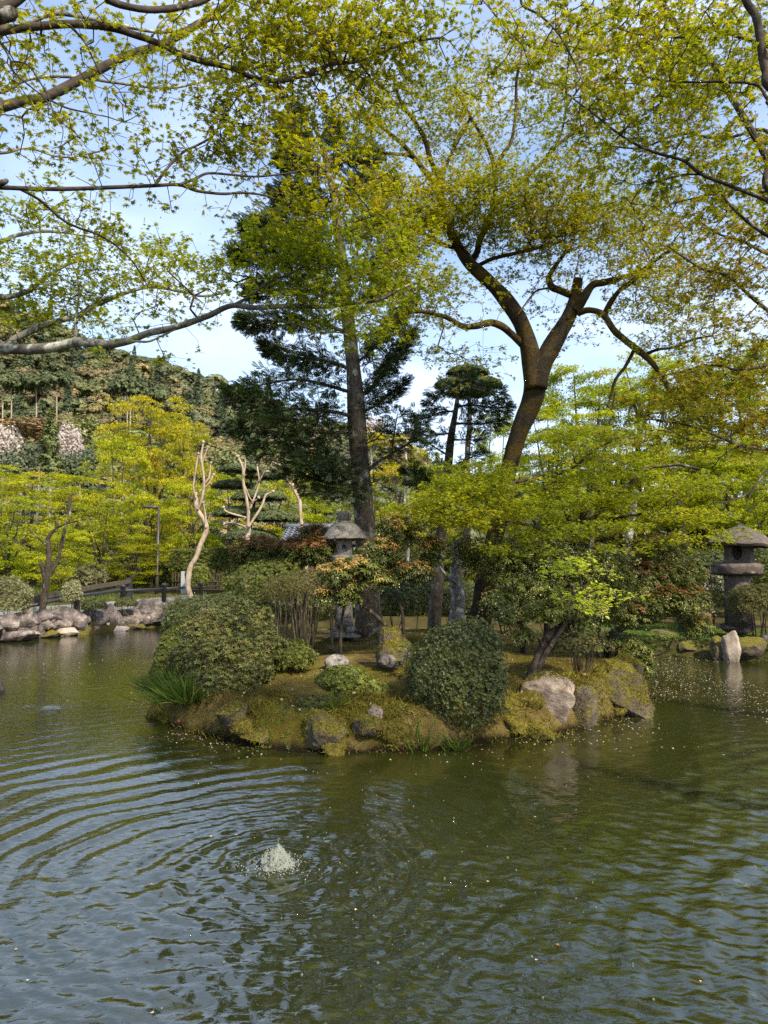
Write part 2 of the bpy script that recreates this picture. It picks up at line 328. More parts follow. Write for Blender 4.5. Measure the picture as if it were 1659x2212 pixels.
M['sign'] = noise_mat('sign_grey', [(0.3, (0.26, 0.28, 0.28)), (0.8, (0.36, 0.38, 0.38))], 5, bump=0, rough=0.5)
M['tile'] = noise_mat('roof_tile', [(0.3, (0.09, 0.10, 0.12)), (0.8, (0.20, 0.215, 0.25))], 5, bump=0.1, rough=0.45, spec=0.5)
M['plaster'] = noise_mat('plaster', [(0.3, (0.5, 0.48, 0.43)), (0.8, (0.66, 0.64, 0.6))], 2, bump=0.1)
M['timber'] = noise_mat('timber', [(0.3, (0.05, 0.035, 0.025)), (0.8, (0.11, 0.08, 0.055))], 5, bump=0.2)
M['bamboo'] = noise_mat('bamboo', [(0.3, (0.03, 0.024, 0.014)), (0.8, (0.07, 0.054, 0.03))], 5, bump=0.1)
M['dark'] = noise_mat('dark_pane', [(0.3, (0.008, 0.007, 0.006)), (0.8, (0.02, 0.018, 0.016))], 5, bump=0)  # near-black tone for the window panes

# water: murky green body, clear skin
m, n, l, b = new_mat('pond_water')
t = n.new('ShaderNodeTexCoord')
z = n.new('ShaderNodeTexNoise'); z.inputs['Scale'].default_value = 0.5; z.inputs['Detail'].default_value = 3
l.new(t.outputs['Object'], z.inputs['Vector'])
r = ramp(n, [(0.3, (0.014, 0.017, 0.003)), (0.7, (0.022, 0.025, 0.005))]); l.new(z.outputs['Fac'], r.inputs[0]); l.new(r.outputs[0], b.inputs['Base Color'])
b.inputs['Roughness'].default_value = 0.02; b.inputs['IOR'].default_value = 2.1; b.inputs['Specular IOR Level'].default_value = 0.5
z2 = n.new('ShaderNodeTexNoise'); z2.inputs['Scale'].default_value = 14; z2.inputs['Detail'].default_value = 4; z2.inputs['Distortion'].default_value = 0.6
mpw = n.new('ShaderNodeMapping'); mpw.inputs['Scale'].default_value = (0.8, 1.3, 1); l.new(t.outputs['Object'], mpw.inputs[0]); l.new(mpw.outputs[0], z2.inputs['Vector'])
bp = n.new('ShaderNodeBump'); bp.inputs['Strength'].default_value = 0.35; bp.inputs['Distance'].default_value = 0.012
l.new(z2.outputs['Fac'], bp.inputs['Height']); l.new(bp.outputs[0], b.inputs['Normal'])
M['water'] = m
m, n, l, b = new_mat('foam'); b.inputs['Base Color'].default_value = (0.30, 0.33, 0.28, 1); b.inputs['Roughness'].default_value = 0.3
b.inputs['Transmission Weight'].default_value = 0.25; b.inputs['IOR'].default_value = 1.33
z = n.new('ShaderNodeTexNoise'); z.inputs['Scale'].default_value = 60; z.inputs['Detail'].default_value = 4; bp = n.new('ShaderNodeBump'); bp.inputs['Distance'].default_value = 0.01
l.new(z.outputs['Fac'], bp.inputs['Height']); l.new(bp.outputs[0], b.inputs['Normal']); M['foam'] = m
m, n, l, b = new_mat('bubble'); b.inputs['Base Color'].default_value = (0.25, 0.28, 0.22, 1); b.inputs['Roughness'].default_value = 0.05; b.inputs['Transmission Weight'].default_value = 0.6; M['bubble'] = m

# ---------------------------------------------------------------- helpers: leaves
def tmpl(quads):                                     # list of polygons (lists of xyz) of equal length
    V = np.array([p for q in quads for p in q], float); k = len(quads[0])
    return V, np.arange(len(V)).reshape(-1, k)

def maple_t(angs, lens, w=0.16, droop=0.22):
    q = []
    for a, L in zip(angs, lens):
        a = math.radians(a); d = np.array([math.sin(a), math.cos(a)]); s = np.array([d[1], -d[0]])
        m1 = d * L * 0.42 + s * w * L; m2 = d * L * 0.42 - s * w * L; tip = d * L
        q.append([(0, 0, 0), (*m1, 0.03), (*tip, -droop * L * L), (*m2, 0.03)])
    return tmpl(q)
T7 = maple_t((0, 36, -36, 76, -76, 122, -122), (1.0, .95, .95, .78, .78, .45, .45), w=0.17)
T5 = maple_t((0, 44, -44, 92, -92), (1.0, .9, .9, .62, .62), w=0.19)
q3 = []
for a, L in ((0, 1.0), (52, .85), (-52, .85), (105, .5), (-105, .5)):
    a = math.radians(a); d = np.array([math.sin(a), math.cos(a)]); s = np.array([d[1], -d[0]])
    q3.append([tuple(s * 0.2) + (0,), tuple(d * L) + (-0.2 * L * L,), tuple(-s * 0.2) + (0,)])
T3 = tmpl(q3)
TQ = tmpl([[(-.5, -.2, 0), (.5, -.2, 0.0), (0, 1, -.15)], [(-.7, .3, -.1), (0, .0, 0.05), (.7, .35, -.1)]])
def rosette(n, w, tilt, L0=0.0, seed=1):
    r = np.random.default_rng(seed); q = []
    for k in range(n):
        a = 2 * math.pi * k / n + r.uniform(-.25, .25); L = r.uniform(.75, 1.05); e = tilt + r.uniform(-.2, .2)
        d = np.array([math.cos(a) * math.cos(e), math.sin(a) * math.cos(e), math.sin(e)]); s = np.array([-math.sin(a), math.cos(a), 0])
        mid = d * L * 0.5 + np.array([0, 0, 0.06])
        q.append([tuple(d * L0), tuple(mid + s * w * L), tuple(d * L), tuple(mid - s * w * L)])
    return tmpl(q)
R5, R6 = rosette(5, .17, .45, seed=2), rosette(6, .15, .5, seed=3)
RP = rosette(7, .15, -.45, .12, seed=4)              # drooping whorl of long leaves
RU = rosette(8, .15, .2, .05, seed=5)               # young whorl
def frond(n=8, L=1.0):
    q = []
    for k in range(n):
        y = 0.12 + 0.85 * k / n; w = 0.36 * math.sin(math.pi * min(1, 0.28 + 0.72 * (1 - k / n))) * (1 - 0.35 * k / n)
        for s in (-1, 1):
            q.append([(0, y, 0), (s * w * .9, y + .22 * w + .1, -.10 * w), (s * w * 0.8, y + .10 * w, -.10 * w)])
            q.append([(0, y, 0), (s * w * .55, y + .05, .12 * w), (s * w * .45, y - .04, .12 * w)])
    q.append([(-.02, 0, 0), (.02, 0, 0), (0, 1.12, -.03)])
    return tmpl(q)
TF = frond()
TB = tmpl([[(-.03, 0, 0), (.03, 0, 0), (.022, .55, 0.02), (-.022, .55, 0.02)], [(-.022, .55, .02), (.022, .55, .02), (.004, 1, .12), (-.004, 1, .12)]])
TS = tmpl([[(math.cos(a) * .2, 0, math.sin(a) * .2), (math.cos(a + .5) * .9, .8, math.sin(a + .5) * .9), (math.cos(a + 1) * .2, 0.1, math.sin(a + 1) * .2)] for a in (0, 2.1, 4.2)])

def place(T, pos, dirn, nrm, size):
    tv, tf = T; N = len(pos)
    n = norm(nrm); y = norm(dirn - n * np.sum(dirn * n, 1, keepdims=True)); x = np.cross(y, n)
    size = np.broadcast_to(np.asarray(size, float), (N,))
    V = pos[:, None] + size[:, None, None] * (tv[None, :, 0, None] * x[:, None] + tv[None, :, 1, None] * y[:, None] + tv[None, :, 2, None] * n[:, None])
    Fc = (tf[None] + (np.arange(N) * len(tv))[:, None, None]).reshape(-1, tf.shape[1])
    return V.reshape(-1, 3), Fc
def rep(T, tint): return np.repeat(tint, len(T[1]))

class Leaves:
    def __init__(self): self.mb = MB(); self.t = []
    def add(self, T, pos, dirn, nrm, size, tint):
        if len(pos) == 0: return
        V, f = place(T, np.asarray(pos), np.asarray(dirn), np.asarray(nrm), size); self.mb.add(V, f)
        self.t.append((f.shape[1], rep(T, np.broadcast_to(tint, (len(pos),)))))
    def build(self, name, mat, parent, kind='stuff'):
        order = []
        for f in self.mb.F:
            if f.shape[1] not in order: order.append(f.shape[1])
        tint = np.concatenate([t for k in order for kk, t in self.t if kk == k])
        return self.mb.build(name, mat, parent, tint=np.clip(tint, 0, 1), kind=kind)

# ---------------------------------------------------------------- helpers: trees
def grow(limbs, pts, step=0.22, wander=0.06, tip=0.0022, expo=2.2, bias=0.0, maxr=0.05, sag=0.0):
    """Joins every point to the nearest wood. Returns the twig mesh and, per point, its place and heading."""
    LP = np.concatenate([l[0] for l in limbs]); LR = np.concatenate([l[1] for l in limbs])
    nl = len(LP); pts = np.asarray(pts, float)
    d0 = np.empty(len(pts))
    for s in range(0, len(pts), 500): d0[s:s + 500] = np.linalg.norm(pts[s:s + 500, None] - LP[None], axis=2).min(1)
    order = np.argsort(d0); cap = nl + len(pts) * 10 + int(d0.sum() / step) + 100
    N = np.empty((cap, 3)); N[:nl] = LP; par = np.full(cap, -1); dep = np.zeros(cap); n = nl; tips = []
    for i in order:
        p = pts[i]; d = N[:n] - p; dd = np.sqrt(np.einsum('ij,ij->i', d, d)) + bias * dep[:n]
        j = int(dd.argmin()); L = np.linalg.norm(N[j] - p); m = max(1, int(L / step)); b = N[j].copy(); pr = j
        side = rng.normal(0, 1, 3) * L * 0.10
        for k in range(1, m + 1):
            if n >= cap: break
            u = k / m; q = b + (p - b) * u + side * math.sin(math.pi * u) + np.array([0, 0, -sag * L * math.sin(math.pi * u)])
            if k < m: q = q + rng.normal(0, wander * step, 3)
            N[n] = q; par[n] = pr; dep[n] = dep[pr] + np.linalg.norm(q - N[pr]); pr = n; n += 1
        tips.append((i, pr))
    r = np.zeros(n); kids = np.zeros(n, int)
    np.add.at(kids, par[nl:n], 1)
    acc = np.zeros(n)
    for k in range(n - 1, nl - 1, -1):
        if kids[k] == 0: acc[k] = tip ** expo
        r[k] = acc[k] ** (1 / expo)
        if par[k] >= nl: acc[par[k]] += acc[k]
    r = np.minimum(r, maxr); r[:nl] = LR
    mb = MB(); idx = np.arange(nl, n); P1 = N[idx]; pp = par[idx]; P0 = N[pp]; R1 = r[idx]
    R0 = np.where(pp < nl, np.minimum(LR[np.minimum(pp, nl - 1)] * .8, R1 * 1.25), np.minimum(r[pp], R1 * 1.6))
    for lo, hi, sd in ((0, 0.006, 3), (0.006, 1, 5)):
        s = (R1 >= lo) & (R1 < hi)
        if not s.any(): continue
        a, b2, ra, rb = P0[s], P1[s], R0[s], R1[s]; tdir = norm(b2 - a); up = np.where(np.abs(tdir[:, 2:3]) < .9, [[0, 0, 1.0]], [[1.0, 0, 0]])
        u = norm(np.cross(tdir, up)); v = np.cross(tdir, u); an = np.linspace(0, 2 * math.pi, sd, endpoint=False)
        ring = np.cos(an)[None, :, None] * u[:, None] + np.sin(an)[None, :, None] * v[:, None]
        V = np.concatenate([a[:, None] + ra[:, None, None] * ring, b2[:, None] + rb[:, None, None] * ring], 1).reshape(-1, 3)
        k = np.arange(sd); f = np.stack([k, (k + 1) % sd, (k + 1) % sd + sd, k + sd], 1)
        mb.add(V, (f[None] + (np.arange(len(a)) * 2 * sd)[:, None, None]).reshape(-1, 4))
    tips.sort(); ti = np.array([t for _, t in tips])
    return mb, N[ti], norm(N[ti] - N[par[ti]])

def limb(px, Y0, Y1, w0, w1, n=None, wig=0.3):       # a branch traced on the photograph, running from distance Y0 to Y1
    k = len(px); Ys = np.linspace(Y0, Y1, k) if not hasattr(Y0, '__len__') else np.asarray(Y0, float)
    P = np.array([at(x, y, Y) for (x, y), Y in zip(px, Ys)]); n = n or max(8, 5 * k)
    C = catmull(P, n); W = np.linspace(w0, w1, n) if not hasattr(w0, '__len__') else np.interp(np.linspace(0, 1, n), np.linspace(0, 1, len(w0)), w0)
    R = W / 2 * C[:, 1] / F
    C = C + wig * R[:, None] * np.stack([NZ(C + q, 1.7) for q in (5, 9, 14)], -1)
    return C, R

def wlimb(P, r0, r1, n=None):                        # a branch given in metres
    P = np.asarray(P, float); n = n or 6 * len(P); C = catmull(P, n); R = np.linspace(r0, r1, n)
    return C + 0.3 * R[:, None] * np.stack([NZ(C + q, 1.7) for q in (5, 9, 14)], -1), R

COVER = 2.5
def spray_pads(pads, leaf, k, dsk=(0.28, 0.6), slope=0.15, flat=0.07):
    """pads: (x, y, Y, rx, ry, depth m, cover). Flat sprays of foliage inside each ellipsoid; returns tip points and the pad of each."""
    out = []; who = []
    for pi, (x, y, Y, rx, ry, dY, cov) in enumerate(pads):
        C = at(x, y, Y); R = np.array([rx * Y / F, dY, ry * Y / F]); area = math.pi * rx * ry
        npx = (2 * leaf * F / Y) ** 2 * 0.21; tips = max(6, int(COVER * cov * area / npx / k))
        rd = np.clip(min(R[0], max(R[2] * 1.2, .3)) * rng.uniform(.45, .8), *dsk)
        nd = max(2, int(round(tips / max(6, (rd / 0.09) ** 2 * 0.75))))
        u = norm(rng.normal(0, 1, (nd, 3))) * rng.random((nd, 1)) ** (1 / 2.6); Cc = C + u * R
        for q in range(nd):
            m = max(3, int(tips / nd * rng.uniform(.6, 1.4))); a = rng.random(m) * 2 * math.pi; rr = rd * rng.uniform(.7, 1.3) * np.sqrt(rng.random(m))
            tx, ty = rng.normal(0, slope, 2); dx, dy = rr * np.cos(a), rr * np.sin(a)
            z = tx * dx + ty * dy - 0.12 * rr ** 2 / rd + rng.normal(0, flat * rd, m)
            out.append(np.stack([Cc[q, 0] + dx, Cc[q, 1] + dy, Cc[q, 2] + z], 1)); who.append(np.full(m, pi))
    return np.concatenate(out), np.concatenate(who)

def leaf_bunch(tp, td, k, size, spread=1.2, tilt=0.45, drop=0.0, tint=None, tvar=.18, red=0.08):
    n = len(tp); P = np.repeat(tp, k, 0); D = np.repeat(td, k, 0)
    a = rng.normal(0, spread, n * k); c, s = np.cos(a), np.sin(a)
    Dh = np.stack([D[:, 0] * c - D[:, 1] * s, D[:, 0] * s + D[:, 1] * c, D[:, 2] * .3 - drop + rng.normal(0, .2, n * k)], 1)
    nr = np.array([0, 0, 1.0]) + rng.normal(0, tilt, (n * k, 3))
    P = P + norm(Dh) * (size * rng.uniform(.1, .9, (n * k, 1))) + rng.normal(0, size * .5, (n * k, 3))
    sz = size * rng.uniform(.7, 1.2, n * k)
    base = 0.42 + 0.30 * NZ(P, 0.9) + 0.2 * NZ(P + 31, 2.3) if tint is None else np.repeat(tint, k) + .2 * NZ(P, 1.2)
    t = base + rng.normal(0, tvar, n * k)
    t = np.clip(t, 0, .86)
    return P, Dh, nr, sz, t

def seeds(L, tp, size, share=.5, n=3):               # hanging red flower and seed clusters among the leaves
    s = rng.random(len(tp)) < share; P = np.repeat(tp[s], n, 0)
    if not len(P): return
    P = P + rng.normal(0, size * 1.3, P.shape) + np.array([0, 0, -size * .9])
    L.add(TQ, P, rng.normal(0, 1, P.shape), rng.normal(0, 1, P.shape), size * rng.uniform(.18, .34, len(P)), rng.uniform(.9, 1, len(P)))

def maple(name, label, trunk, limbs, pads, leaf, k, T, mat, bark, loc, nleaf=0, step=.2, seed_share=.4, group=None, cat='tree', sides=10, twig='twig', tilt=.45, wob=0.12, extra=None, tshift=0.0):
    root = thing(name, label, cat, loc, group)
    tb = MB()
    for C, R in trunk: tb.add(*tube(C, R, sides + 4, wob=wob))
    tb.build('trunk', M[bark], root, smooth_=True)
    for i, (C, R) in enumerate(limbs): MB().add(*tube(C, R, sides, wob=wob, seed=i)).build('limb', M[bark], root, smooth_=True)
    pts, who = spray_pads(pads, leaf, k)
    mb, tp, td = grow(trunk + limbs, pts, step=step, bias=.12)
    mb.build('twigs', M[twig], root, kind='stuff')
    P, D, Nn, S, t = leaf_bunch(tp, td, k, leaf, tilt=tilt); t = np.clip(t + tshift, 0, .88)
    L = Leaves()
    if nleaf:
        near = np.argsort(P[:, 1] / S)[:]; vis = []
        for i in near:
            x = P[i, 0] / P[i, 1]
            y = (P[i, 2] - EYE) / P[i, 1]
            if abs(x) < .53 and -.6 < y < .78: vis.append(i)
            if len(vis) >= nleaf: break
        meshes = []
        for q in range(6):
            o = mk('leaf', T[0], T[1], M[mat], tint=np.full(len(T[1]), .15 + .13 * q)); meshes.append(o.data); bpy.data.objects.remove(o)
        o0 = origin(root)
        for i in vis:
            o = bpy.data.objects.new('leaf', meshes[int(np.clip((t[i] - .1) / .14, 0, 5))]); COL.objects.link(o); o.parent = root
            nn = norm(Nn[i]); y = norm(D[i] - nn * (D[i] @ nn)); x = np.cross(y, nn)
            mm = Matrix.Identity(4)
            for c_, v in enumerate((x, y, nn)):
                for r_ in range(3): mm[r_][c_] = float(v[r_] * S[i])
            for r_ in range(3): mm[r_][3] = float(P[i, r_] - o0[r_])
            o.matrix_basis = mm
        keep = np.ones(len(P), bool); keep[vis] = False
        P, D, Nn, S, t = P[keep], D[keep], Nn[keep], S[keep], t[keep]
    L.add(T, P, D, Nn, S, t)
    if seed_share: seeds(L, tp, leaf, seed_share)
    if extra: extra(L)
    L.build('leaves', M[mat], root)
    return root

# ================================================================ THE SETTING
# ---- pond and island outlines (metres; water level is z = 0)
ISL = [on(x, y)[:2] for x, y in ((335, 1545), (348, 1562), (400, 1582), (490, 1605), (600, 1620), (720, 1626), (830, 1625), (930, 1621), (1030, 1611), (1120, 1599), (1200, 1588), (1270, 1573), (1330, 1553), (1375, 1528), (1392, 1500))]
ISL += [np.array(p) for p in ((4.95, 13.9), (5.3, 16.0), (4.8, 18.2), (2.5, 19.8), (-0.5, 20.4), (-3.2, 19.6), (-4.9, 17.4), (-4.75, 14.5), (-3.85, 12.2))]
ISL = catmull(np.array(ISL), 150, closed=True)
ISL = ISL + 0.06 * np.stack([fbm(np.c_[ISL * 1.0, np.zeros(len(ISL)) + q], 1.6, 3) for q in (1, 9)], 1)
POND = np.array([(-3, 1.2), (3, 1.2), (4.3, 4), (5.3, 7), (7.4, 11), (9.3, 15.4), (8.9, 16.6), (8.1, 17.2), (6.9, 18.0), (6.0, 19.6), (4.5, 23), (0, 25.6), (-5, 27.2), (-8.1, 26.7), (-9.6, 24.0), (-11.3, 21.2), (-10.6, 17.5), (-7.4, 13.4), (-7.0, 12.2), (-6.9, 10.5), (-6.1, 7), (-4.6, 3)])
POND = catmull(POND, 180, closed=True)

def isl_z(P):
    P = np.asarray(P, float)[..., :2]; d = -sdist(P, ISL); Q = np.concatenate([P, np.zeros(P.shape[:-1] + (1,))], -1)
    z = np.where(d < 0, np.maximum(d * 1.5, -0.7), 0.44 * smooth((d + .02) / 0.24) + 0.42 * (1 - np.exp(-np.maximum(d - .25, 0) / 3.0)))
    inn = smooth(d / .25)
    lip = np.exp(-np.maximum(d, 0) / .9)
    return z + inn * ((0.05 + .09 * lip) * fbm(Q, 1.3, 3) + (0.02 + .05 * lip) * (np.abs(fbm(Q + 7, 3.2, 3)) - .2) + .012 * fbm(Q, 11, 2))

def land_z(P):
    P = np.asarray(P, float)[..., :2]; d = sdist(P, POND); Q = np.concatenate([P, np.zeros(P.shape[:-1] + (1,))], -1)
    x, y = P[..., 0], P[..., 1]
    top = np.where(x < -3, 0.55, 0.42) * smooth((d + .02) / 0.35) + np.clip(d - 1, 0, 60) * 0.012
    z = np.where(d < 0, np.maximum(d * 1.2, -0.9), top)
    return z + smooth(d / .5) * 0.05 * fbm(Q, 0.6, 3)

def gz(x, y):                                        # ground height under a point
    p = np.array([[x, y]]); 
    return float(max(isl_z(p)[0], land_z(p)[0]))

def grid(xs, ys, zf):
    X, Y = np.meshgrid(xs, ys); P = np.stack([X, Y], -1); Z = zf(P)
    V = np.concatenate([P, Z[..., None]], -1).reshape(-1, 3); nx, ny = len(xs), len(ys)
    i, j = np.meshgrid(np.arange(ny - 1), np.arange(nx - 1), indexing='ij')
    Q = np.stack([i * nx + j, i * nx + j + 1, (i + 1) * nx + j + 1, (i + 1) * nx + j], -1).reshape(-1, 4)
    return V, Q

xs = np.concatenate([-np.geomspace(450, 14.3, 34), np.arange(-14, 14.01, .25), np.geomspace(14.3, 450, 34)])
ys = np.concatenate([-np.geomspace(200, 6.3, 20), np.arange(-6, 34.01, .25), np.geomspace(34.4, 530, 40)])
V, Q = grid(xs, ys, land_z)
mk('ground', V, Q, M['earth'], smooth_=True, kind='structure')
V, Q = grid(np.arange(-6.2, 6.6, .045), np.concatenate([np.arange(8.2, 12.5, .03), np.arange(12.5, 21.2, .06)]), isl_z)
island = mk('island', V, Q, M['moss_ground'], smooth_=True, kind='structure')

# ---- water: rings spread from the bubbling fountains, broken up by small cross waves
SRC = [(on(596, 1868)[:2], .36, .0105, 9.0), (on(112, 1527)[:2], .22, .0060, 5.0), (np.array([5.2, 6.2]), .33, .0060, 4.5)]
wr = np.random.default_rng(21)
CROSS = [(wr.uniform(0, 2 * math.pi), wr.uniform(.07, .40), wr.uniform(0, 7)) for _ in range(44)]
def water_z(P):
    x, y = P[..., 0], P[..., 1]; Q = np.concatenate([P, np.zeros(P.shape[:-1] + (1,))], -1); z = 0
    for (c, lam, amp, fall) in SRC:
        d = np.hypot(x - c[0], y - c[1]) + 0.20 * fbm(Q + c[0], .7, 2) + .06 * fbm(Q + c[1], 2.5, 2)
        dirw = .22 + .78 * smooth(((x - c[0]) * -.75 + (y - c[1]) * .45) / np.maximum(np.hypot(x - c[0], y - c[1]), .05) * .8 + .25) if c[0] < 3 else 1.0
        z = z + dirw * amp * np.sin(2 * math.pi * d / lam) * np.exp(-d / fall) * np.clip(0.65 + .9 * NZ(Q + 3, .9), 0, 1.6) * smooth(d / .35)
        z = z + amp * .5 * np.sin(2 * math.pi * d / (lam * .41)) * np.exp(-d / (fall * .18))
    c = SRC[0][0]; near = np.exp(-((x - c[0] - .15) ** 2 + (y - c[1] + .5) ** 2) / 2.6); right = smooth((x / np.maximum(y, 1) - .12) / .38) * smooth((10.5 - y) / 5)
    rip = 0.13 + 1.0 * near + 0.8 * right + .25 * np.clip(NZ(Q, .35), 0, 1)
    for a, lam, ph in CROSS:
        w = np.sin((x * math.cos(a) + y * math.sin(a)) * 2 * math.pi / lam + ph + 1.6 * NZ(Q + ph, 1.1))
        z = z + rip * lam * .0042 * w
    return z
ypx = np.concatenate([np.linspace(2420, 1345, 430), np.linspace(1340, 1262, 26)])
yd = on(CX, 1500)[1] * 0 + np.array([on(CX, v)[1] for v in ypx]); k = np.linspace(-.62, .62, 470)
k = np.concatenate([[-2.2, -1.6, -1.2, -.95, -.8, -.7], k, [.7, .8, .95, 1.2, 1.6, 2.2]])
P = np.stack([yd[:, None] * k[None], np.repeat(yd[:, None], len(k), 1)], -1); Z = water_z(P)
V = np.concatenate([P, Z[..., None]], -1).reshape(-1, 3); nx = len(k)
i, j = np.meshgrid(np.arange(len(yd) - 1), np.arange(nx - 1), indexing='ij')
mk('pond_water', V, np.stack([i * nx + j, i * nx + j + 1, (i + 1) * nx + j + 1, (i + 1) * nx + j], -1).reshape(-1, 4), M['water'], smooth_=True, kind='structure')

# ---- path behind the left bank
A = np.array([(-16, 20.8), (-12.6, 22.6), (-10.7, 25.4), (-9.0, 28.4), (-7.9, 31.5), (-7.0, 36)]); B = np.array([(-18, 24), (-14.5, 26), (-13.0, 29), (-11.8, 32.0), (-11.2, 34.5), (-10.4, 38)])
a, b_ = catmull(A, 40), catmull(B, 40); W = np.stack([a + (b_ - a) * u for u in np.linspace(0, 1, 7)], 1).reshape(-1, 2)
V = np.concatenate([W, land_z(W)[:, None] + .06], 1); i, j = np.meshgrid(np.arange(39), np.arange(6), indexing='ij')
mk('path', V, np.stack([i * 7 + j, i * 7 + j + 1, (i + 1) * 7 + j + 1, (i + 1) * 7 + j], -1).reshape(-1, 4), M['gravel'], smooth_=True, kind='structure')

# ---- wooded hill
RX = [-900, -400, -100, 0, 100, 200, 300, 400, 500, 560, 650, 760, 900, 1100, 1400, 1800, 2600]
RY = [560, 590, 610, 640, 676, 722, 752, 782, 818, 846, 885, 935, 985, 1040, 1075, 1090, 1120]
def hill_z(P):
    x, y = P[..., 0], P[..., 1]; px = CX + x * F / 265.0; top = EYE + (1225 - np.interp(px, RX, RY)) * 265.0 / F - 6
    s = np.clip((y - 78) / (265 - 78), 0, 1); up = .25 * s + .75 * s ** 1.25; dn = 1 - .5 * smooth((y - 265) / 260)
    Q = np.concatenate([P, np.zeros(P.shape[:-1] + (1,))], -1)
    return top * up * dn + 1.3 + s * 3.5 * fbm(Q, .022, 3) - 1.0 * (1 - smooth((y - 70) / 15))
V, Q = grid(np.linspace(-420, 420, 120), np.linspace(66, 520, 80), hill_z)
mk('hill', V, Q, M['hill'], smooth_=True, kind='structure')

# ================================================================ ROCKS
def ico(sub):
    import bmesh
    b = bmesh.new(); bmesh.ops.create_icosphere(b, subdivisions=sub, radius=1.0)
    V = np.array([v.co for v in b.verts]); Q = np.array([[v.index for v in f.verts] for f in b.faces]); b.free(); return V, Q
ICO = {s: ico(s) for s in (2, 3, 4, 5)}

def rock_shape(c, r, seed, sub=4, cuts=9, rough=.10, rz=0.0, bottom=True):
    g = np.random.default_rng(seed); V, Q = ICO[sub]; V = V.copy()
    for _ in range(cuts):
        nrm = norm(g.normal(0, 1, 3) * np.array([1, 1, .8])); d = g.uniform(.46, .78); h = V @ nrm - d
        V = V - np.where(h > 0, h * .92, 0)[:, None] * nrm
    V = V * (1 + rough * fbm(V + seed * 1.31, 1.7, 5) - .5 * rough * np.abs(fbm(V + seed, 2.9, 3)))[:, None] / .85
    V = V * np.asarray(r, float); ca, sa = math.cos(rz), math.sin(rz); V = np.stack([V[:, 0] * ca - V[:, 1] * sa, V[:, 0] * sa + V[:, 1] * ca, V[:, 2]], 1)
    return V + np.asarray(c, float), Q

MOSSY = []                                           # rocks that carry moss: (vertices, faces, lowest upward slope that holds it)
def boulder(label, px, Y, rpx, mat, seed, depth=.8, cuts=9, rough=.1, sub=4, name='boulder', group=None, rz=0.0):
    c = at(px[0], px[1], Y); r = (rpx[0] * Y / F, rpx[0] * Y / F * depth, rpx[1] * Y / F); V, Q = rock_shape((0, 0, 0), r, seed, sub, cuts, rough, rz)
    if mat == 'rock_moss' and Y < 14: MOSSY.append((V + c, Q, .0))
    if mat == 'rock_pink': MOSSY.append((V + c, Q, .55))
    o = mk(name, V, Q, M[mat], smooth_=True, sharp=24); o.location = Vector(c); return tag(o, label, 'rock', group)

IB = 'boulders set in the island bank'
boulder('big pinkish bare granite boulder under the leaning pieris at the island edge', (1182, 1522), 9.75, (64, 56), 'rock_pink', 5, .7, 7, .12, 5, group=IB)
boulder('upright wedge boulder with a pale ridge beside the big pink granite boulder', (1262, 1538), 10.0, (34, 56), 'rock_moss', 12, .8, 10, .12, 4, group=IB)
boulder('broad moss covered boulder at the right tip of the island', (1332, 1505), 10.9, (70, 60), 'rock_moss', 23, .8, 7, .16, 5, group=IB)
boulder('low mossy rock standing behind the broad mossy boulder at the island tip', (1345, 1440), 12.6, (44, 26), 'rock_moss', 31, .8, 8, .14, 4, group=IB)
boulder('grey lichened boulder below the moss cushion left of the front bank', (512, 1548), 9.2, (44, 34), 'rock_moss', 41, .7, 10, .1, 4, group=IB)
boulder('moss cloaked hollow boulder between the broad leaved plant and the stone ring', (842, 1398), 11.0, (44, 36), 'rock_moss', 52, .8, 6, .14, 5, group=IB)
boulder('small white faced stone under the moss cloaked hollow boulder', (838, 1428), 10.7, (24, 18), 'rock_wall', 57, .7, 10, .1, 3, group=IB)
boulder('pinkish knob of rock showing through golden moss on the front bank', (815, 1540), 8.75, (18, 14), 'rock_pink', 63, .7, 8, .15, 4, group=IB)
boulder('dark grey stone low in the front bank under the golden moss', (800, 1572), 8.72, (34, 24), 'rock_moss', 66, .6, 9, .12, 4, group=IB)
boulder('squat mossy stone between the dark domed shrub and the pink granite boulder', (1100, 1560), 9.5, (32, 28), 'rock_moss', 71, .7, 8, .13, 4, group=IB)
boulder('dark upright stone at the far left edge of the island', (345, 1478), 12.2, (16, 34), 'rock_wall', 77, .9, 8, .12, 4, group=IB)
boulder('yellow mossed rock under the pale twig at the left end of the island', (372, 1492), 11.4, (28, 30), 'rock_moss', 79, .9, 7, .15, 4, group=IB)
boulder('mossy hump of stone in the middle of the front bank below the small azalea', (700, 1575), 8.7, (50, 36), 'rock_moss', 83, .5, 7, .16, 4, group=IB)
boulder('mossy stone low at the waterline below the grey lichened boulder', (575, 1590), 8.95, (44, 22), 'rock_moss', 87, .6, 7, .16, 4, group=IB)
boulder('weathered grey rock rising from the water at the left picture edge', (-14, 1492), 12.8, (24, 38), 'rock_wall', 91, .9, 9, .1, 4)
RB = 'rocks along the right bank'
boulder('pale smooth bare stone dipping to the water below the tall brown stone lantern', (1578, 1400), 16.9, (17, 38), 'rock_pale', 101, .7, 6, .14, 4, group=RB)
boulder('moss capped boulder just right of the pale stone below the tall lantern', (1622, 1398), 17.1, (38, 30), 'rock_moss', 104, .7, 8, .12, 4, group=RB)
boulder('mossy stone just left of the pale stone below the tall lantern', (1553, 1402), 17.1, (20, 28), 'rock_moss', 107, .7, 8, .12, 4, group=RB)
boulder('grey rock at the right picture edge under the rounded shrub', (1662, 1405), 17.3, (28, 34), 'rock_wall', 109, .8, 9, .12, 4, group=RB)
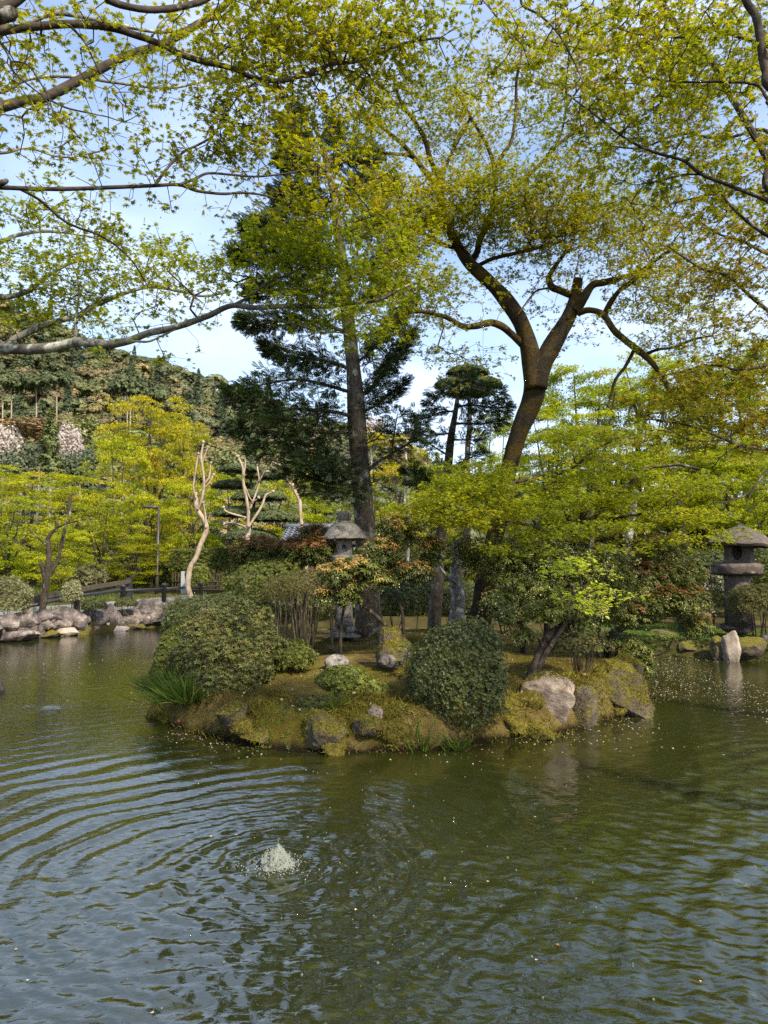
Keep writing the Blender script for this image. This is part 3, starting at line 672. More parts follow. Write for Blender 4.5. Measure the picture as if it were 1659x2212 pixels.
boulder('dark damp stone under the reddish pieris on the right bank', (1500, 1405), 17.9, (34, 22), 'rock_moss', 112, .8, 8, .12, 4, group=RB)
boulder('low mossy mound of rock on the right bank behind the crooked branch', (1432, 1390), 19.0, (42, 24), 'rock_moss', 115, .8, 6, .14, 4, group=RB)

g = np.random.default_rng(64)
for q in range(28):                                  # mossy stones packed along the lip of the island
    i = int(g.uniform(0, 86)); e = ISL[i]; inw = norm(np.array([0.2, 13.5]) - e); p = e + inw * g.uniform(.02, .34); r = g.uniform(.07, .18)
    V, Qf = rock_shape((0, 0, 0), (r * g.uniform(.9, 1.5), r, r * g.uniform(.6, 1.0)), 500 + q, 3, 8, .16)
    c = np.array([p[0], p[1], max(.06, isl_z(p[None])[0] - r * g.uniform(.3, .6))]); MOSSY.append((V + c, Qf, -.35))
    o = mk('stone', V, Qf, M['stone_mossed'], smooth_=True); o.parent = island; o.location = Vector(c)

FILL = True
wall = thing('stone_embankment', 'low retaining wall of rough grey and pale boulders along the far left bank', 'stone wall', (-9.5, 24, 0))
g = np.random.default_rng(33)
S0 = catmull(np.array([on(-40, 1392)[:2], on(60, 1381)[:2], on(160, 1370)[:2], on(260, 1360)[:2], on(345, 1352)[:2], on(420, 1347)[:2]]), 200)
stones = [  # px x, y centre, half width, half height, material
    (8, 1350, 34, 26, 'rock_wall'), (52, 1342, 30, 27, 'rock_wall'), (98, 1335, 18, 14, 'rock_wall'), (118, 1352, 24, 17, 'rock_wall'), (150, 1338, 33, 24, 'rock_wall'),
    (192, 1352, 20, 18, 'rock_wall'), (198, 1334, 22, 17, 'rock_wall'), (236, 1336, 22, 26, 'rock_wall'), (268, 1344, 24, 20, 'rock_wall'), (312, 1332, 40, 26, 'rock_wall'),
    (345, 1340, 20, 19, 'rock_wall'), (378, 1330, 32, 24, 'rock_wall'), (420, 1330, 26, 22, 'rock_wall'), (30, 1372, 24, 12, 'rock_wall'), (64, 1370, 20, 11, 'rock_pale'), (110, 1372, 22, 9, 'rock_moss'),
    (145, 1367, 22, 10, 'rock_pale'), (176, 1366, 16, 10, 'rock_moss'), (215, 1353, 20, 18, 'rock_pale'), (252, 1360, 24, 10, 'rock_pale'), (290, 1356, 24, 9, 'rock_moss'), (330, 1354, 24, 8, 'rock_wall'), (370, 1351, 26, 9, 'rock_pale'), (-25, 1362, 26, 24, 'rock_wall')]
for q, (x, y, hx, hy, mt) in enumerate(stones):
    base = S0[np.argmin(np.abs(CX + S0[:, 0] * F / S0[:, 1] - x))]; Y = base[1] + (.30 if y < 1355 else .02)
    c = at(x, y, Y); sc = Y / F
    V, Qf = rock_shape((0, 0, 0), (hx * sc * 1.36, .5, hy * sc * 1.36), 200 + q, 4, 17, .12)
    o = mk('stone', V, Qf, M[mt], smooth_=True, sharp=24); o.parent = wall; o.location = Vector(c - origin(wall))

for q in range(34):                                  # stones that close the gaps of the wall
    i = int(q / 33 * 199); e = S0[i]; out = norm(np.array([-1.2, .5])) if e[1] < 23 else norm(np.array([-.4, 1.0])); p = e + out * g.uniform(.12, .3); hz_ = g.uniform(.16, .44)
    V, Qf = rock_shape((0, 0, 0), (g.uniform(.36, .52), .34, g.uniform(.22, .34)), 700 + q, 3, 15, .12); o = mk('stone', V, Qf, M['rock_wall'], smooth_=True, sharp=24); o.parent = wall; o.location = Vector(np.array([p[0], p[1], hz_]) - origin(wall))

# ================================================================ THE BIG ISLAND MAPLE
def ground_loc(x, y, Y):
    p = at(x, y, Y); return np.array([p[0], Y, gz(p[0], Y)])
tr = [limb([(1030, 1350), (1042, 1310), (1050, 1240), (1066, 1160), (1086, 1080), (1101, 1010), (1120, 940), (1142, 880), (1158, 820), (1165, 768)], 14.6, 13.6, [54, 45, 41, 39, 37, 39, 44, 49, 52, 26], 26, 70, .12)]
tr[0][0][0][2] = gz(*tr[0][0][0][:2]) - .1
li = [
    limb([(1154, 838), (1148, 775), (1138, 730), (1122, 690), (1088, 640), (1045, 600), (1012, 567), (986, 530), (968, 490), (955, 443), (952, 385)], 13.6, 13.0, [44, 42, 36, 31, 27, 22, 18, 15], 14, wig=.2),
    limb([(1160, 838), (1176, 780), (1206, 722), (1228, 680), (1242, 640), (1249, 601)], 13.6, 13.4, [46, 42, 37, 33, 26, 21], 21, wig=.15),
    limb([(1240, 668), (1256, 646), (1278, 615), (1302, 609), (1332, 603), (1362, 592), (1410, 570)], 13.4, 12.8, [24, 20, 17, 15, 8, 7], 4),
    limb([(1232, 634), (1212, 626), (1192, 618), (1186, 600), (1200, 575), (1225, 540)], 13.4, 13.9, [18, 15, 14, 11, 7], 4),
    limb([(1195, 621), (1160, 628), (1140, 650), (1118, 680)], 13.5, 12.6, 5, 3),
    limb([(1246, 676), (1273, 670), (1306, 681), (1329, 714), (1363, 744), (1392, 767), (1416, 793), (1438, 830), (1458, 857), (1503, 884)], 13.4, 12.0, [16, 14, 15, 14, 14, 12, 10, 9, 7], 5),
    limb([(1306, 680), (1321, 652), (1339, 627), (1364, 609), (1396, 580), (1424, 556), (1470, 530)], 13.2, 12.2, [14, 11, 10, 8, 7], 4),
    limb([(1392, 767), (1419, 756), (1459, 750), (1498, 733), (1540, 725)], 12.9, 12.0, [8, 6, 5], 3),
    limb([(1369, 757), (1349, 793), (1330, 820), (1320, 853), (1312, 878)], 12.9, 12.4, [8, 7, 5], 2),
    limb([(1128, 742), (1106, 722), (1093, 709), (1063, 696), (1030, 703), (1000, 706), (970, 690), (943, 680), (900, 673), (850, 690)], 13.5, 11.8, [18, 17, 16, 14, 13, 10, 8, 6], 4),
    limb([(953, 395), (932, 350), (918, 300), (895, 260), (870, 227), (850, 180)], 13.0, 12.6, [14, 12, 10, 8, 6], 4),
    limb([(953, 390), (975, 330), (1006, 277), (1020, 240)], 13.0, 13.4, [8, 6, 5], 3),
    limb([(952, 400), (930, 387), (897, 343), (868, 310), (836, 283), (800, 250)], 13.0, 12.2, [13, 12, 10, 8, 6], 4),
    limb([(900, 347), (880, 336), (850, 332), (826, 328), (800, 305), (780, 290)], 12.8, 12.0, [8, 7, 6, 5], 3),
    limb([(1012, 570), (1030, 545), (1037, 518), (1060, 473), (1068, 430), (1070, 393), (1068, 360), (1055, 320), (1040, 293), (1010, 243), (990, 200)], 13.4, 13.2, [16, 14, 14, 12, 10, 9, 8, 7], 4),
    limb([(1068, 362), (1090, 330), (1106, 300), (1114, 235), (1117, 167), (1126, 117), (1130, 70)], 13.3, 13.8, [9, 8, 7, 6, 5], 3),
    limb([(1050, 490), (1075, 440), (1106, 410), (1163, 360), (1199, 317), (1253, 277), (1290, 240)], 13.4, 14.0, [9, 8, 8, 7, 6], 3),
    limb([(1199, 320), (1215, 280), (1225, 230), (1260, 180)], 13.9, 14.2, [5, 4], 2),
    limb([(990, 540), (950, 525), (910, 500), (880, 488), (840, 470)], 13.3, 12.0, [10, 9, 7, 6], 3),
    limb([(1020, 580), (1060, 560), (1110, 548), (1160, 535), (1220, 520)], 13.5, 12.6, [9, 8, 6], 3),
]
pads = [
    (880, 225, 12.8, 120, 70, 1.2, 1.0), (990, 265, 13.2, 110, 70, 1.2, .8), (1080, 190, 13.8, 110, 80, 1.2, .65), (1180, 170, 14, 110, 70, 1.2, .6), (1250, 120, 14.2, 100, 60, 1.2, .7), (1130, 80, 14, 90, 45, 1, .5),
    (1010, 340, 13.2, 110, 45, 1.2, .4), (1170, 300, 13.6, 120, 60, 1.2, .45), (1290, 260, 14, 90, 70, 1.2, .6), (840, 320, 12.2, 70, 60, 1, .7), (780, 255, 12, 70, 45, 1, .8),
    (900, 425, 12.4, 150, 40, 1.3, 2.40), (1030, 425, 12.6, 150, 42, 1.4, 2.88), (1180, 430, 12.8, 150, 42, 1.4, 2.40), (1310, 440, 13.2, 120, 50, 1.3, 1.76), (850, 480, 12, 120, 40, 1.2, 2.40), (960, 475, 12.4, 120, 30, 1.2, 2.24),
    (1100, 490, 12.8, 140, 38, 1.3, 2.08), (1240, 500, 13, 140, 38, 1.3, 2.24), (1380, 500, 13, 100, 45, 1.2, 1.76), (880, 545, 11.9, 110, 40, 1.2, 1.92), (1130, 555, 13, 120, 28, 1.2, 0.96), (1300, 560, 13, 120, 30, 1.2, 0.96),
    (1420, 570, 12.5, 100, 50, 1.2, 1.60), (1400, 640, 12.6, 90, 45, 1.2, 1.28), (1480, 640, 12.2, 70, 45, 1.2, 1.76), (1350, 690, 12.8, 70, 26, 1.0, 0.56), (1460, 720, 12, 90, 30, 1.2, 1.28), (1540, 700, 12, 70, 45, 1.2, 1.28),
    (1180, 650, 13.8, 60, 60, 1.0, 0.40), (1250, 725, 13.8, 60, 40, 1.0, 0.40), (900, 635, 11.8, 110, 45, 1.2, 1.76), (820, 690, 11.6, 80, 40, 1.2, 1.76), (970, 650, 12.2, 70, 40, 1.2, 0.64), (960, 740, 12, 90, 45, 1.2, 0.48), (1020, 785, 12.2, 80, 40, 1.2, 0.45), (1060, 640, 13, 40, 40, 1, 0.32)]
stub = (tr, li)
maple('maple_tree', 'tall maple with mossy forked trunk and a sawn stump on the island', tr, li, pads, .043, 5, T5, 'maple_island', 'bark_moss', ground_loc(1030, 1350, 14.6), seed_share=.55, sides=9, wob=.14)

# ---- low spreading maple in front of it
tr = [limb([(1215, 1380), (1222, 1330), (1232, 1260), (1250, 1190), (1262, 1120), (1268, 1060)], 14.2, 13.6, [26, 22, 18, 15], 12)]
li = [limb([(1250, 1190), (1230, 1120), (1200, 1060), (1193, 1026), (1156, 1030), (1110, 1045), (1040, 1070), (960, 1090)], 13.7, 12.2, [12, 10, 9, 7, 5], 3),
      limb([(1193, 1028), (1239, 1012), (1266, 986), (1303, 962), (1350, 940)], 13.4, 13.0, [9, 8, 6, 4], 3),
      limb([(1255, 1150), (1310, 1090), (1363, 1043), (1390, 1013), (1439, 1006), (1480, 1006), (1530, 1020)], 13.8, 13.2, [11, 9, 8, 6, 5], 3),
      limb([(1255, 1170), (1290, 1130), (1330, 1120), (1400, 1110), (1470, 1120)], 13.8, 12.8, [9, 7, 5], 3), limb([(1250, 1180), (1190, 1150), (1120, 1130), (1040, 1120), (970, 1110)], 13.8, 12.2, [9, 7, 5], 3)]
pads = [(930, 1085, 12, 90, 24, 1.2, 3.29), (1020, 1055, 12.2, 120, 24, 1.2, 3.50), (1035, 1025, 12.6, 90, 24, 1.2, 3.08), (1230, 985, 13, 80, 26, 1.2, 1.86), (1260, 945, 13.2, 90, 26, 1.2, 1.74), (1215, 1030, 12.8, 80, 24, 1.2, 1.61),
        (1000, 1120, 11.8, 110, 20, 1.1, 3.29), (1110, 1100, 12.2, 120, 22, 1.2, 3.29), (1230, 1075, 12.8, 110, 26, 1.2, 1.99), (1330, 1010, 13.2, 100, 26, 1.2, 1.86), (1330, 1080, 12.8, 110, 24, 1.2, 1.99), (1430, 1060, 13, 110, 26, 1.2, 1.99), (1520, 1040, 13, 80, 26, 1.2, 1.86),
        (1180, 1150, 12.2, 120, 22, 1.1, 1.74), (1290, 1140, 12.4, 110, 20, 1.1, 1.86), (1400, 1120, 12.8, 110, 22, 1.1, 1.86), (1500, 1110, 12.8, 90, 22, 1.1, 1.86), (1120, 1185, 11.8, 90, 16, 1, 1.44), (1440, 1165, 12.4, 90, 18, 1, 1.12), (1330, 1185, 12, 80, 14, 0.9, 0.99), (1540, 1150, 13, 60, 20, 1, 1.12)]
maple('maple_tree', 'low spreading bright green maple in flat layers in front of the mossy trunk', tr, li, pads, .045, 5, T5, 'maple_green', 'bark_dark', ground_loc(1215, 1380, 14.2), seed_share=.12, tilt=.38)

# ---- sapling with the brightest leaves
tr = [limb([(1232, 1390), (1240, 1350), (1248, 1310), (1255, 1270), (1252, 1240)], 10.9, 10.5, [7, 5, 4], 3)]
li = [limb([(1248, 1310), (1220, 1290), (1200, 1262)], 10.6, 10.3, 4, 2), limb([(1250, 1300), (1285, 1275), (1320, 1270)], 10.6, 10.3, 4, 2), limb([(1255, 1275), (1280, 1250), (1290, 1235)], 10.5, 10.4, 3, 2)]
pads = [(1245, 1215, 10.3, 48, 10, .3, 1.60), (1215, 1232, 10.2, 42, 10, .3, 1.60), (1265, 1232, 10.3, 45, 9, .3, 1.44), (1290, 1275, 10.2, 34, 9, .3, 1.60), (1218, 1288, 10.1, 34, 9, .25, 1.44), (1318, 1300, 10.2, 26, 12, .25, 1.60), (1265, 1262, 10.2, 30, 7, .3, 1.12), (1225, 1305, 10.1, 30, 7, .2, 0.96), (1275, 1318, 10.1, 28, 6, .2, 0.80), (1330, 1285, 10.2, 25, 8, .2, 1.28)]
maple('maple_sapling', 'young maple with the brightest lime leaves among the dark pieris leaves', tr, li, pads, .047, 4, T7, 'sapling', 'twig', ground_loc(1232, 1390, 10.9), nleaf=200, seed_share=0, step=.1, tilt=.3, wob=.05)

# ================================================================ TREES THAT OVERHANG THE CAMERA
def gl(x, y): return np.array([x, y, gz(x, y)])
# ---- left, near: trunk on the bank beside the camera, outside the frame
ta = gl(-5.7, 4.1)
tr = [wlimb([ta - [0, 0, .2], ta + [.1, 0, 1.2], ta + [.25, .1, 2.6], ta + [.3, .2, 4.0], ta + [.5, .3, 5.5], ta + [.9, .6, 7.0]], .24, .10)]
def from_trunk(z, px, Y0, Y1, w0, w1, tr=tr, n=None, wig=.3):   # a limb that leaves the trunk at height z and then follows the traced points
    k = len(px); Ys = np.linspace(Y0, Y1, k); P = [at(x, y, Y) for (x, y), Y in zip(px, Ys)]
    C = tr[0][0]; s = C[np.argmin(np.abs(C[:, 2] - z))]; mid = s + (P[0] - s) * .5 + np.array([0, 0, .08])
    P = np.array([s, mid] + P); n = n or 6 * len(P); Q = catmull(P, n)
    ww = np.concatenate([[w0 * 1.25, w0 * 1.1], np.linspace(w0, w1, k) if not hasattr(w0, '__len__') else w0]); u = np.linspace(0, 1, len(ww))
    Yr = np.concatenate([[Y0, Y0], Ys]); R = np.interp(np.linspace(0, 1, n), u, ww * Yr / F / 2)
    return Q + wig * R[:, None] * np.stack([NZ(Q + q, 1.7) for q in (5, 9, 14)], -1), R
li = [
    from_trunk(4.6, [(-30, 72), (0, 68), (43, 62), (150, 53), (233, 58), (293, 75), (347, 95), (400, 120), (440, 133), (500, 147), (553, 170), (613, 175), (663, 160), (720, 137), (766, 133), (836, 107), (880, 92), (950, 82)], 4.3, 5.6, 19, 5),
    from_trunk(3.6, [(-30, 238), (0, 232), (50, 220), (100, 210), (160, 180), (233, 143), (287, 117), (350, 97), (417, 60), (480, 17), (520, -30)], 5.4, 6.6, 24, 14),
    from_trunk(4.9, [(-20, 40), (0, 23), (40, -5), (90, -50)], 3.5, 3.6, 30, 22),
    from_trunk(5.2, [(180, -40), (233, 0), (287, 17), (333, 22), (383, 17), (443, 0), (500, -40)], 3.7, 4.3, 16, 13),
    from_trunk(3.2, [(-30, 405), (0, 405), (100, 408), (200, 407), (333, 402), (387, 400), (427, 413), (480, 419), (527, 417), (580, 425), (640, 450), (700, 470)], 4.3, 5.4, 11, 3),
    limb([(335, 402), (350, 380), (363, 363), (380, 345), (400, 327), (435, 310), (460, 293), (480, 262), (497, 233), (520, 205), (547, 183), (590, 150)], 4.62, 5.2, 7, 2.5),
    limb([(387, 400), (420, 388), (450, 375), (500, 378), (553, 382), (620, 375), (700, 360), (760, 370)], 4.7, 5.4, 7, 2.5),
    limb([(440, 133), (470, 122), (500, 95), (530, 80), (560, 50)], 5.1, 5.4, 6, 2), limb([(613, 175), (660, 165), (690, 160), (740, 150), (790, 165), (840, 200)], 5.3, 5.6, 7, 2),
    limb([(43, 408), (87, 433), (143, 480), (213, 508), (253, 533), (290, 570), (320, 620)], 4.5, 5.6, 7, 2.5),
    limb([(-10, 75), (10, 105), (23, 130), (30, 155), (70, 190), (100, 215), (105, 250)], 4.2, 4.4, 6, 2), limb([(25, 132), (60, 140), (85, 175), (105, 210), (118, 250), (136, 280), (130, 320)], 4.25, 4.5, 4, 1.5),
    limb([(150, 55), (170, 75), (187, 97), (205, 135), (220, 160), (257, 193)], 4.5, 4.6, 6, 2), limb([(100, 212), (140, 232), (180, 242), (230, 252), (270, 262), (310, 240)], 5.6, 5.9, 5, 1.5),
    limb([(347, 95), (340, 60), (370, 30), (420, 10)], 4.9, 5.2, 5, 2), limb([(660, 162), (640, 120), (590, 80), (560, 40), (530, -10)], 5.4, 5.6, 6, 2)]
pads = [(80, 40, 4.4, 120, 45, .6, 0.65), (250, 25, 4.6, 110, 40, .6, 0.72), (400, 40, 4.8, 90, 40, .6, 0.98), (500, 60, 5.0, 80, 50, .6, 1.93), (600, 60, 5.1, 90, 60, .6, 2.11), (700, 60, 5.3, 90, 60, .6, 2.28), (800, 80, 5.5, 90, 50, .6, 2.11), (890, 50, 5.5, 70, 50, .6, 1.76), (960, 110, 5.6, 70, 35, .5, 1.05),
        (560, 130, 5.0, 80, 40, .5, 1.76), (680, 130, 5.3, 90, 45, .5, 1.76), (780, 170, 5.6, 80, 40, .5, 1.40), (860, 150, 5.6, 70, 40, .5, 1.40),
        (60, 130, 4.5, 80, 50, .6, 0.52), (60, 200, 5.2, 80, 50, .6, 0.45), (160, 140, 4.8, 80, 40, .6, 0.59), (250, 180, 4.6, 70, 40, .5, 0.52), (120, 240, 5.4, 100, 40, .6, 0.45), (270, 110, 5, 70, 40, .5, 0.45), (40, 320, 4.7, 70, 40, .5, 0.45), (130, 280, 4.6, 60, 30, .4, 0.45),
        (410, 210, 5.0, 70, 40, .5, 0.65), (350, 170, 5, 60, 35, .5, 0.52), (480, 210, 5, 70, 40, .5, 0.98), (540, 240, 5.1, 80, 50, .5, 1.17), (400, 270, 4.9, 70, 35, .5, 0.85), (310, 300, 4.8, 50, 30, .4, 0.65), (240, 335, 4.6, 55, 25, .4, 0.78), (290, 370, 4.6, 60, 25, .4, 0.65), (400, 355, 4.8, 60, 25, .4, 0.65), (500, 310, 5, 70, 40, .5, 0.91), (370, 440, 4.8, 30, 25, .3, 0.78),
        (560, 330, 5.2, 80, 30, 0.5, 0.80), (640, 310, 4.7, 70, 26.25, 0.4, 0.97), (640, 390, 5, 90, 30, 0.5, 1.05), (720, 370, 5.1, 80, 30, 0.5, 1.15), (700, 430, 5.3, 100, 30, 0.5, 1.05), (790, 400, 5.3, 70, 30, 0.5, 0.80), (600, 450, 5.3, 70, 22.5, 0.5, 0.80), (40, 430, 4.8, 60, 20, .5, 0.88), (160, 410, 4.7, 50, 18, .4, 0.53), (230, 500, 5.2, 60, 25, .4, 0.70), (530, 260, 5.1, 60, 40, .4, 1.05), (660, 240, 5.4, 70, 40, .5, 1.40), (740, 260, 5.5, 60, 40, .5, 1.22), (120, 330, 4.9, 60, 30, .4, 0.70)]
maple('maple_tree', 'near maple reaching in over the water from the left with sharply seen star leaves', tr, li, pads, .034, 4, T7, 'maple_near', 'bark_dark', ta, nleaf=300, seed_share=.75, step=.12, sides=10, wob=.07)

# ---- left, a little farther: the low lichened limb over the pond
tb = gl(-7.9, 7.6)
tr = [wlimb([tb - [0, 0, .2], tb + [.1, 0, 1.5], tb + [.2, .1, 3.2], tb + [.4, .2, 5.0], tb + [.5, .4, 7.0], tb + [.9, .7, 9.0], tb + [1.5, .9, 10.4]], .28, .07)]
def ft2(z, *a, **k): return from_trunk(z, *a, tr=tr, **k)
li = [ft2(3.6, [(-40, 744), (0, 750), (50, 754), (110, 753), (160, 741), (190, 740), (233, 743), (283, 734), (320, 720), (383, 706), (450, 682), (500, 660), (553, 665), (620, 661), (690, 662), (760, 655), (820, 648), (870, 622), (930, 600)], 7.6, 6.6, 25, 5),
      ft2(4.0, [(-10, 748), (30, 731), (77, 710), (110, 698), (140, 690), (170, 682), (200, 663), (247, 643), (273, 633), (330, 620), (400, 632), (440, 640), (500, 630)], 7.6, 8.2, 17, 5),
      limb([(500, 661), (540, 640), (580, 610), (630, 590), (680, 560), (740, 530), (790, 500)], 7.0, 6.4, 8, 3), limb([(640, 661), (690, 640), (740, 610), (800, 590), (860, 560)], 6.8, 6.3, 6, 2.5), limb([(160, 741), (165, 715), (163, 690), (170, 650), (168, 600), (150, 560)], 7.4, 7.6, 7, 3),
      limb([(553, 665), (600, 690), (640, 700), (690, 715), (740, 720), (780, 740)], 6.9, 6.5, 6, 2), limb([(283, 736), (320, 738), (350, 725), (380, 712)], 7.2, 7.0, 6, 2.5), ft2(5.2, [(-20, 640), (10, 642), (60, 630), (100, 600), (150, 570), (200, 560)], 7.5, 8, 14, 5), ft2(8.2, [(-20, 200), (60, 170), (150, 165), (260, 180), (370, 190), (480, 170), (590, 190), (690, 210)], 8.2, 9, 9, 3), ft2(9.0, [(20, 60), (120, 30), (240, 50), (360, 70), (480, 40), (620, 60), (760, 90), (880, 120)], 8.6, 9.4, 10, 3), ft2(7.2, [(-20, 330), (60, 320), (140, 340), (240, 320)], 8, 8.6, 7, 3), ft2(6.0, [(-20, 520), (30, 510), (90, 500), (160, 505), (230, 520)], 7.4, 7.8, 10, 4)]
pads = [(50, 500, 7.6, 80, 50, .8, .7), (150, 480, 7.7, 90, 50, .8, .7), (90, 570, 7.6, 120, 45, .9, 1.1), (220, 560, 7.7, 110, 45, .9, 1.0), (330, 560, 7.4, 80, 35, .8, .9), (60, 640, 7.6, 90, 45, .8, 1.3), (160, 630, 7.7, 90, 40, .8, 1.2), (260, 600, 7.6, 90, 35, .8, 1.0), (400, 590, 7.3, 80, 35, .8, 1.1), (390, 640, 7.4, 90, 30, .8, .9), (480, 600, 7.0, 80, 40, .8, 1.2), (90, 695, 7.5, 100, 26, .7, .8), (210, 700, 7.5, 60, 24, .6, .6), (300, 690, 7.3, 70, 24, .6, .6), (360, 745, 7.1, 60, 22, .5, .8), (250, 770, 7.2, 40, 14, .4, .35), (130, 430, 7.8, 100, 40, .8, .5), (320, 500, 7.6, 60, 30, .6, .5), (30, 580, 7.5, 50, 40, .6, 1.0),
        (595, 560, 6.8, 80, 36, 0.7, 1.89), (675, 520, 6.6, 90, 36, 0.7, 1.49), (720, 480, 6.4, 90, 32, 0.7, 1.40), (675, 600, 6.8, 90, 28, 0.7, 2.02), (740, 570, 6.6, 90, 32, 0.7, 2.15), (830, 530, 6.4, 80, 32, 0.7, 1.31), (820, 610, 6.5, 90, 28, 0.7, 1.89), (720, 650, 6.7, 90, 22.4, 0.7, 1.89), (890, 600, 6.4, 60, 24, 0.6, 1.39), (665, 680, 6.8, 70, 19.2, 0.6, 1.39), (740, 700, 6.6, 80, 19.2, 0.6, 1.76), (770, 735, 6.5, 60, 16, 0.5, 1.26), (595, 480, 6.8, 60, 32, 0.6, 0.42), (625, 630, 6.9, 70, 20, 0.6, 1.26)]
maple('maple_tree', 'maple behind the near left one with a long low lichened limb over the pond', tr, li, pads, .040, 5, T5, 'maple_green', 'bark_grey', tb, seed_share=.5, step=.15, sides=9, wob=.1, tshift=-.12)

# ---- right, near
tc_ = gl(5.1, 4.7)
tr = [wlimb([tc_ - [0, 0, .2], tc_ + [-.1, 0, 1.5], tc_ + [-.3, .1, 3.0], tc_ + [-.6, .2, 4.6], tc_ + [-.9, .3, 6.2]], .20, .10)]
def ft3(z, *a, **k): return from_trunk(z, *a, tr=tr, **k)
li = [ft3(4.4, [(1680, 420), (1660, 350), (1639, 310), (1616, 270), (1589, 227), (1566, 187), (1553, 157), (1520, 115), (1483, 83), (1455, 45), (1440, 20), (1420, -20)], 4.9, 5.6, 16, 11),
      ft3(4.9, [(1690, 200), (1656, 150), (1643, 83), (1633, 37), (1613, 7), (1600, -40)], 4.3, 4.3, 20, 16),
      ft3(3.9, [(1690, 448), (1659, 433), (1583, 403), (1516, 377), (1476, 347), (1426, 333), (1383, 317), (1336, 290), (1283, 247), (1240, 215), (1200, 180)], 4.9, 5.2, 10, 3),
      ft3(4.3, [(1690, 240), (1659, 215), (1633, 183), (1556, 177), (1490, 178), (1423, 173), (1370, 160)], 4.4, 4.9, 8, 3),
      ft3(3.4, [(1690, 520), (1659, 510), (1619, 483), (1573, 440), (1549, 400), (1530, 360)], 5.2, 5.6, 9, 4),
      limb([(1440, 22), (1400, 40), (1350, 30), (1310, 15)], 5.4, 5.0, 6, 2), limb([(1483, 84), (1440, 80), (1380, 75), (1330, 60)], 5.4, 5.0, 5, 2), limb([(1516, 377), (1470, 378), (1430, 390), (1370, 400)], 5.0, 5.2, 5, 2),
      ft3(5.6, [(1500, -120), (1300, -90), (1150, -40), (1126, 7), (1166, 33), (1206, 73), (1239, 133), (1260, 180)], 4.4, 4.2, 8, 3), limb([(1040, -30), (1060, 20), (1100, 67), (1130, 100)], 4.3, 4.2, 5, 2), limb([(1300, -88), (1180, -60), (1040, -30)], 4.4, 4.3, 6, 4)]
pads = [(1150, 30, 4.2, 90, 35, .5, 1.08), (1240, 60, 4.3, 80, 40, .5, 1.08), (1080, 60, 4.2, 60, 50, .5, 0.74), (1230, 150, 4.4, 60, 40, .5, 0.81), (1130, 110, 4.2, 60, 30, .4, 0.68), (1340, 40, 5, 80, 40, .6, 1.35), (1430, 60, 5.1, 80, 45, .6, 1.49), (1400, 120, 5.2, 80, 40, .6, 1.49), (1500, 130, 5.3, 80, 45, .6, 1.62), (1580, 100, 5, 60, 60, .6, 1.08), (1600, 40, 4.7, 60, 40, .5, 0.94),
        (1330, 190, 5, 90, 40, .5, 1.22), (1430, 190, 5, 90, 35, .5, 1.35), (1540, 190, 5, 80, 40, .5, 1.22), (1620, 200, 4.8, 50, 50, .5, 0.94), (1270, 230, 5.1, 70, 35, .5, 1.08), (1370, 250, 5.1, 80, 35, .5, 1.35), (1470, 240, 5.2, 60, 30, .5, 0.68), (1320, 290, 5.1, 70, 30, .5, 0.94), (1420, 310, 5, 60, 25, .4, 0.81), (1590, 320, 5.2, 50, 30, .5, 1.08), (1500, 340, 5.1, 70, 30, .5, 1.08), (1590, 390, 5.1, 60, 30, .5, 1.22), (1640, 300, 5, 40, 40, .4, 0.94), (1490, 400, 5.2, 90, 25, .5, 1.08), (1400, 380, 5.2, 60, 25, .4, 0.94), (1560, 430, 5.3, 80, 30, .5, 1.08), (1640, 450, 5.2, 40, 40, .5, 1.22), (1350, 330, 5.1, 50, 25, .4, 0.68)]
maple('maple_tree', 'near maple arching over from the right with dark olive leaves against the sky', tr, li, pads, .036, 4, T7, 'maple_near', 'bark_dark', tc_, nleaf=300, seed_share=.5, step=.12, sides=10, wob=.07)

# ---- right, farther: bronze sprays
td_ = gl(7.3, 8.8)
tr = [wlimb([td_ - [0, 0, .2], td_ + [-.1, 0, 1.5], td_ + [-.2, .1, 3.2], td_ + [-.5, .1, 5.0], td_ + [-.9, .2, 7.0], td_ + [-1.3, .4, 9.2]], .20, .06)]
def ft4(z, *a, **k): return from_trunk(z, *a, tr=tr, **k)
li = [ft4(4.4, [(1690, 690), (1659, 670), (1629, 646), (1599, 620), (1573, 596), (1523, 583), (1483, 560), (1440, 530)], 8.0, 7.6, 10, 3), ft4(3.1, [(1690, 975), (1659, 970), (1599, 963), (1566, 950), (1500, 923), (1440, 910), (1390, 905)], 7.8, 7.2, 9, 3),
      limb([(1566, 950), (1530, 953), (1489, 951), (1453, 933), (1420, 930)], 7.5, 7.2, 5, 2), limb([(1599, 963), (1560, 985), (1540, 1010)], 7.6, 7.6, 4, 2), ft4(3.7, [(1690, 800), (1650, 790), (1600, 800), (1540, 790), (1480, 800), (1420, 815)], 7.9, 7.4, 8, 3), ft4(7.4, [(1690, 300), (1640, 280), (1560, 300), (1470, 290), (1380, 320), (1290, 310)], 8.6, 9.2, 9, 3), ft4(8.4, [(1680, 110), (1600, 80), (1500, 60), (1400, 90), (1290, 110), (1190, 90)], 9, 9.6, 9, 3), ft4(6.2, [(1690, 430), (1620, 410), (1540, 420), (1450, 440)], 8.4, 8.8, 7, 3), ft4(5.2, [(1690, 560), (1650, 545), (1600, 520), (1550, 505), (1500, 470)], 8.1, 8.0, 9, 3),
      ft4(2.6, [(1690, 1010), (1660, 1012), (1630, 1050), (1600, 1075), (1560, 1085), (1530, 1080)], 7.8, 7.6, 6, 2), limb([(1630, 1050), (1618, 1075), (1612, 1095), (1622, 1105)], 7.7, 7.6, 3, 1.5)]
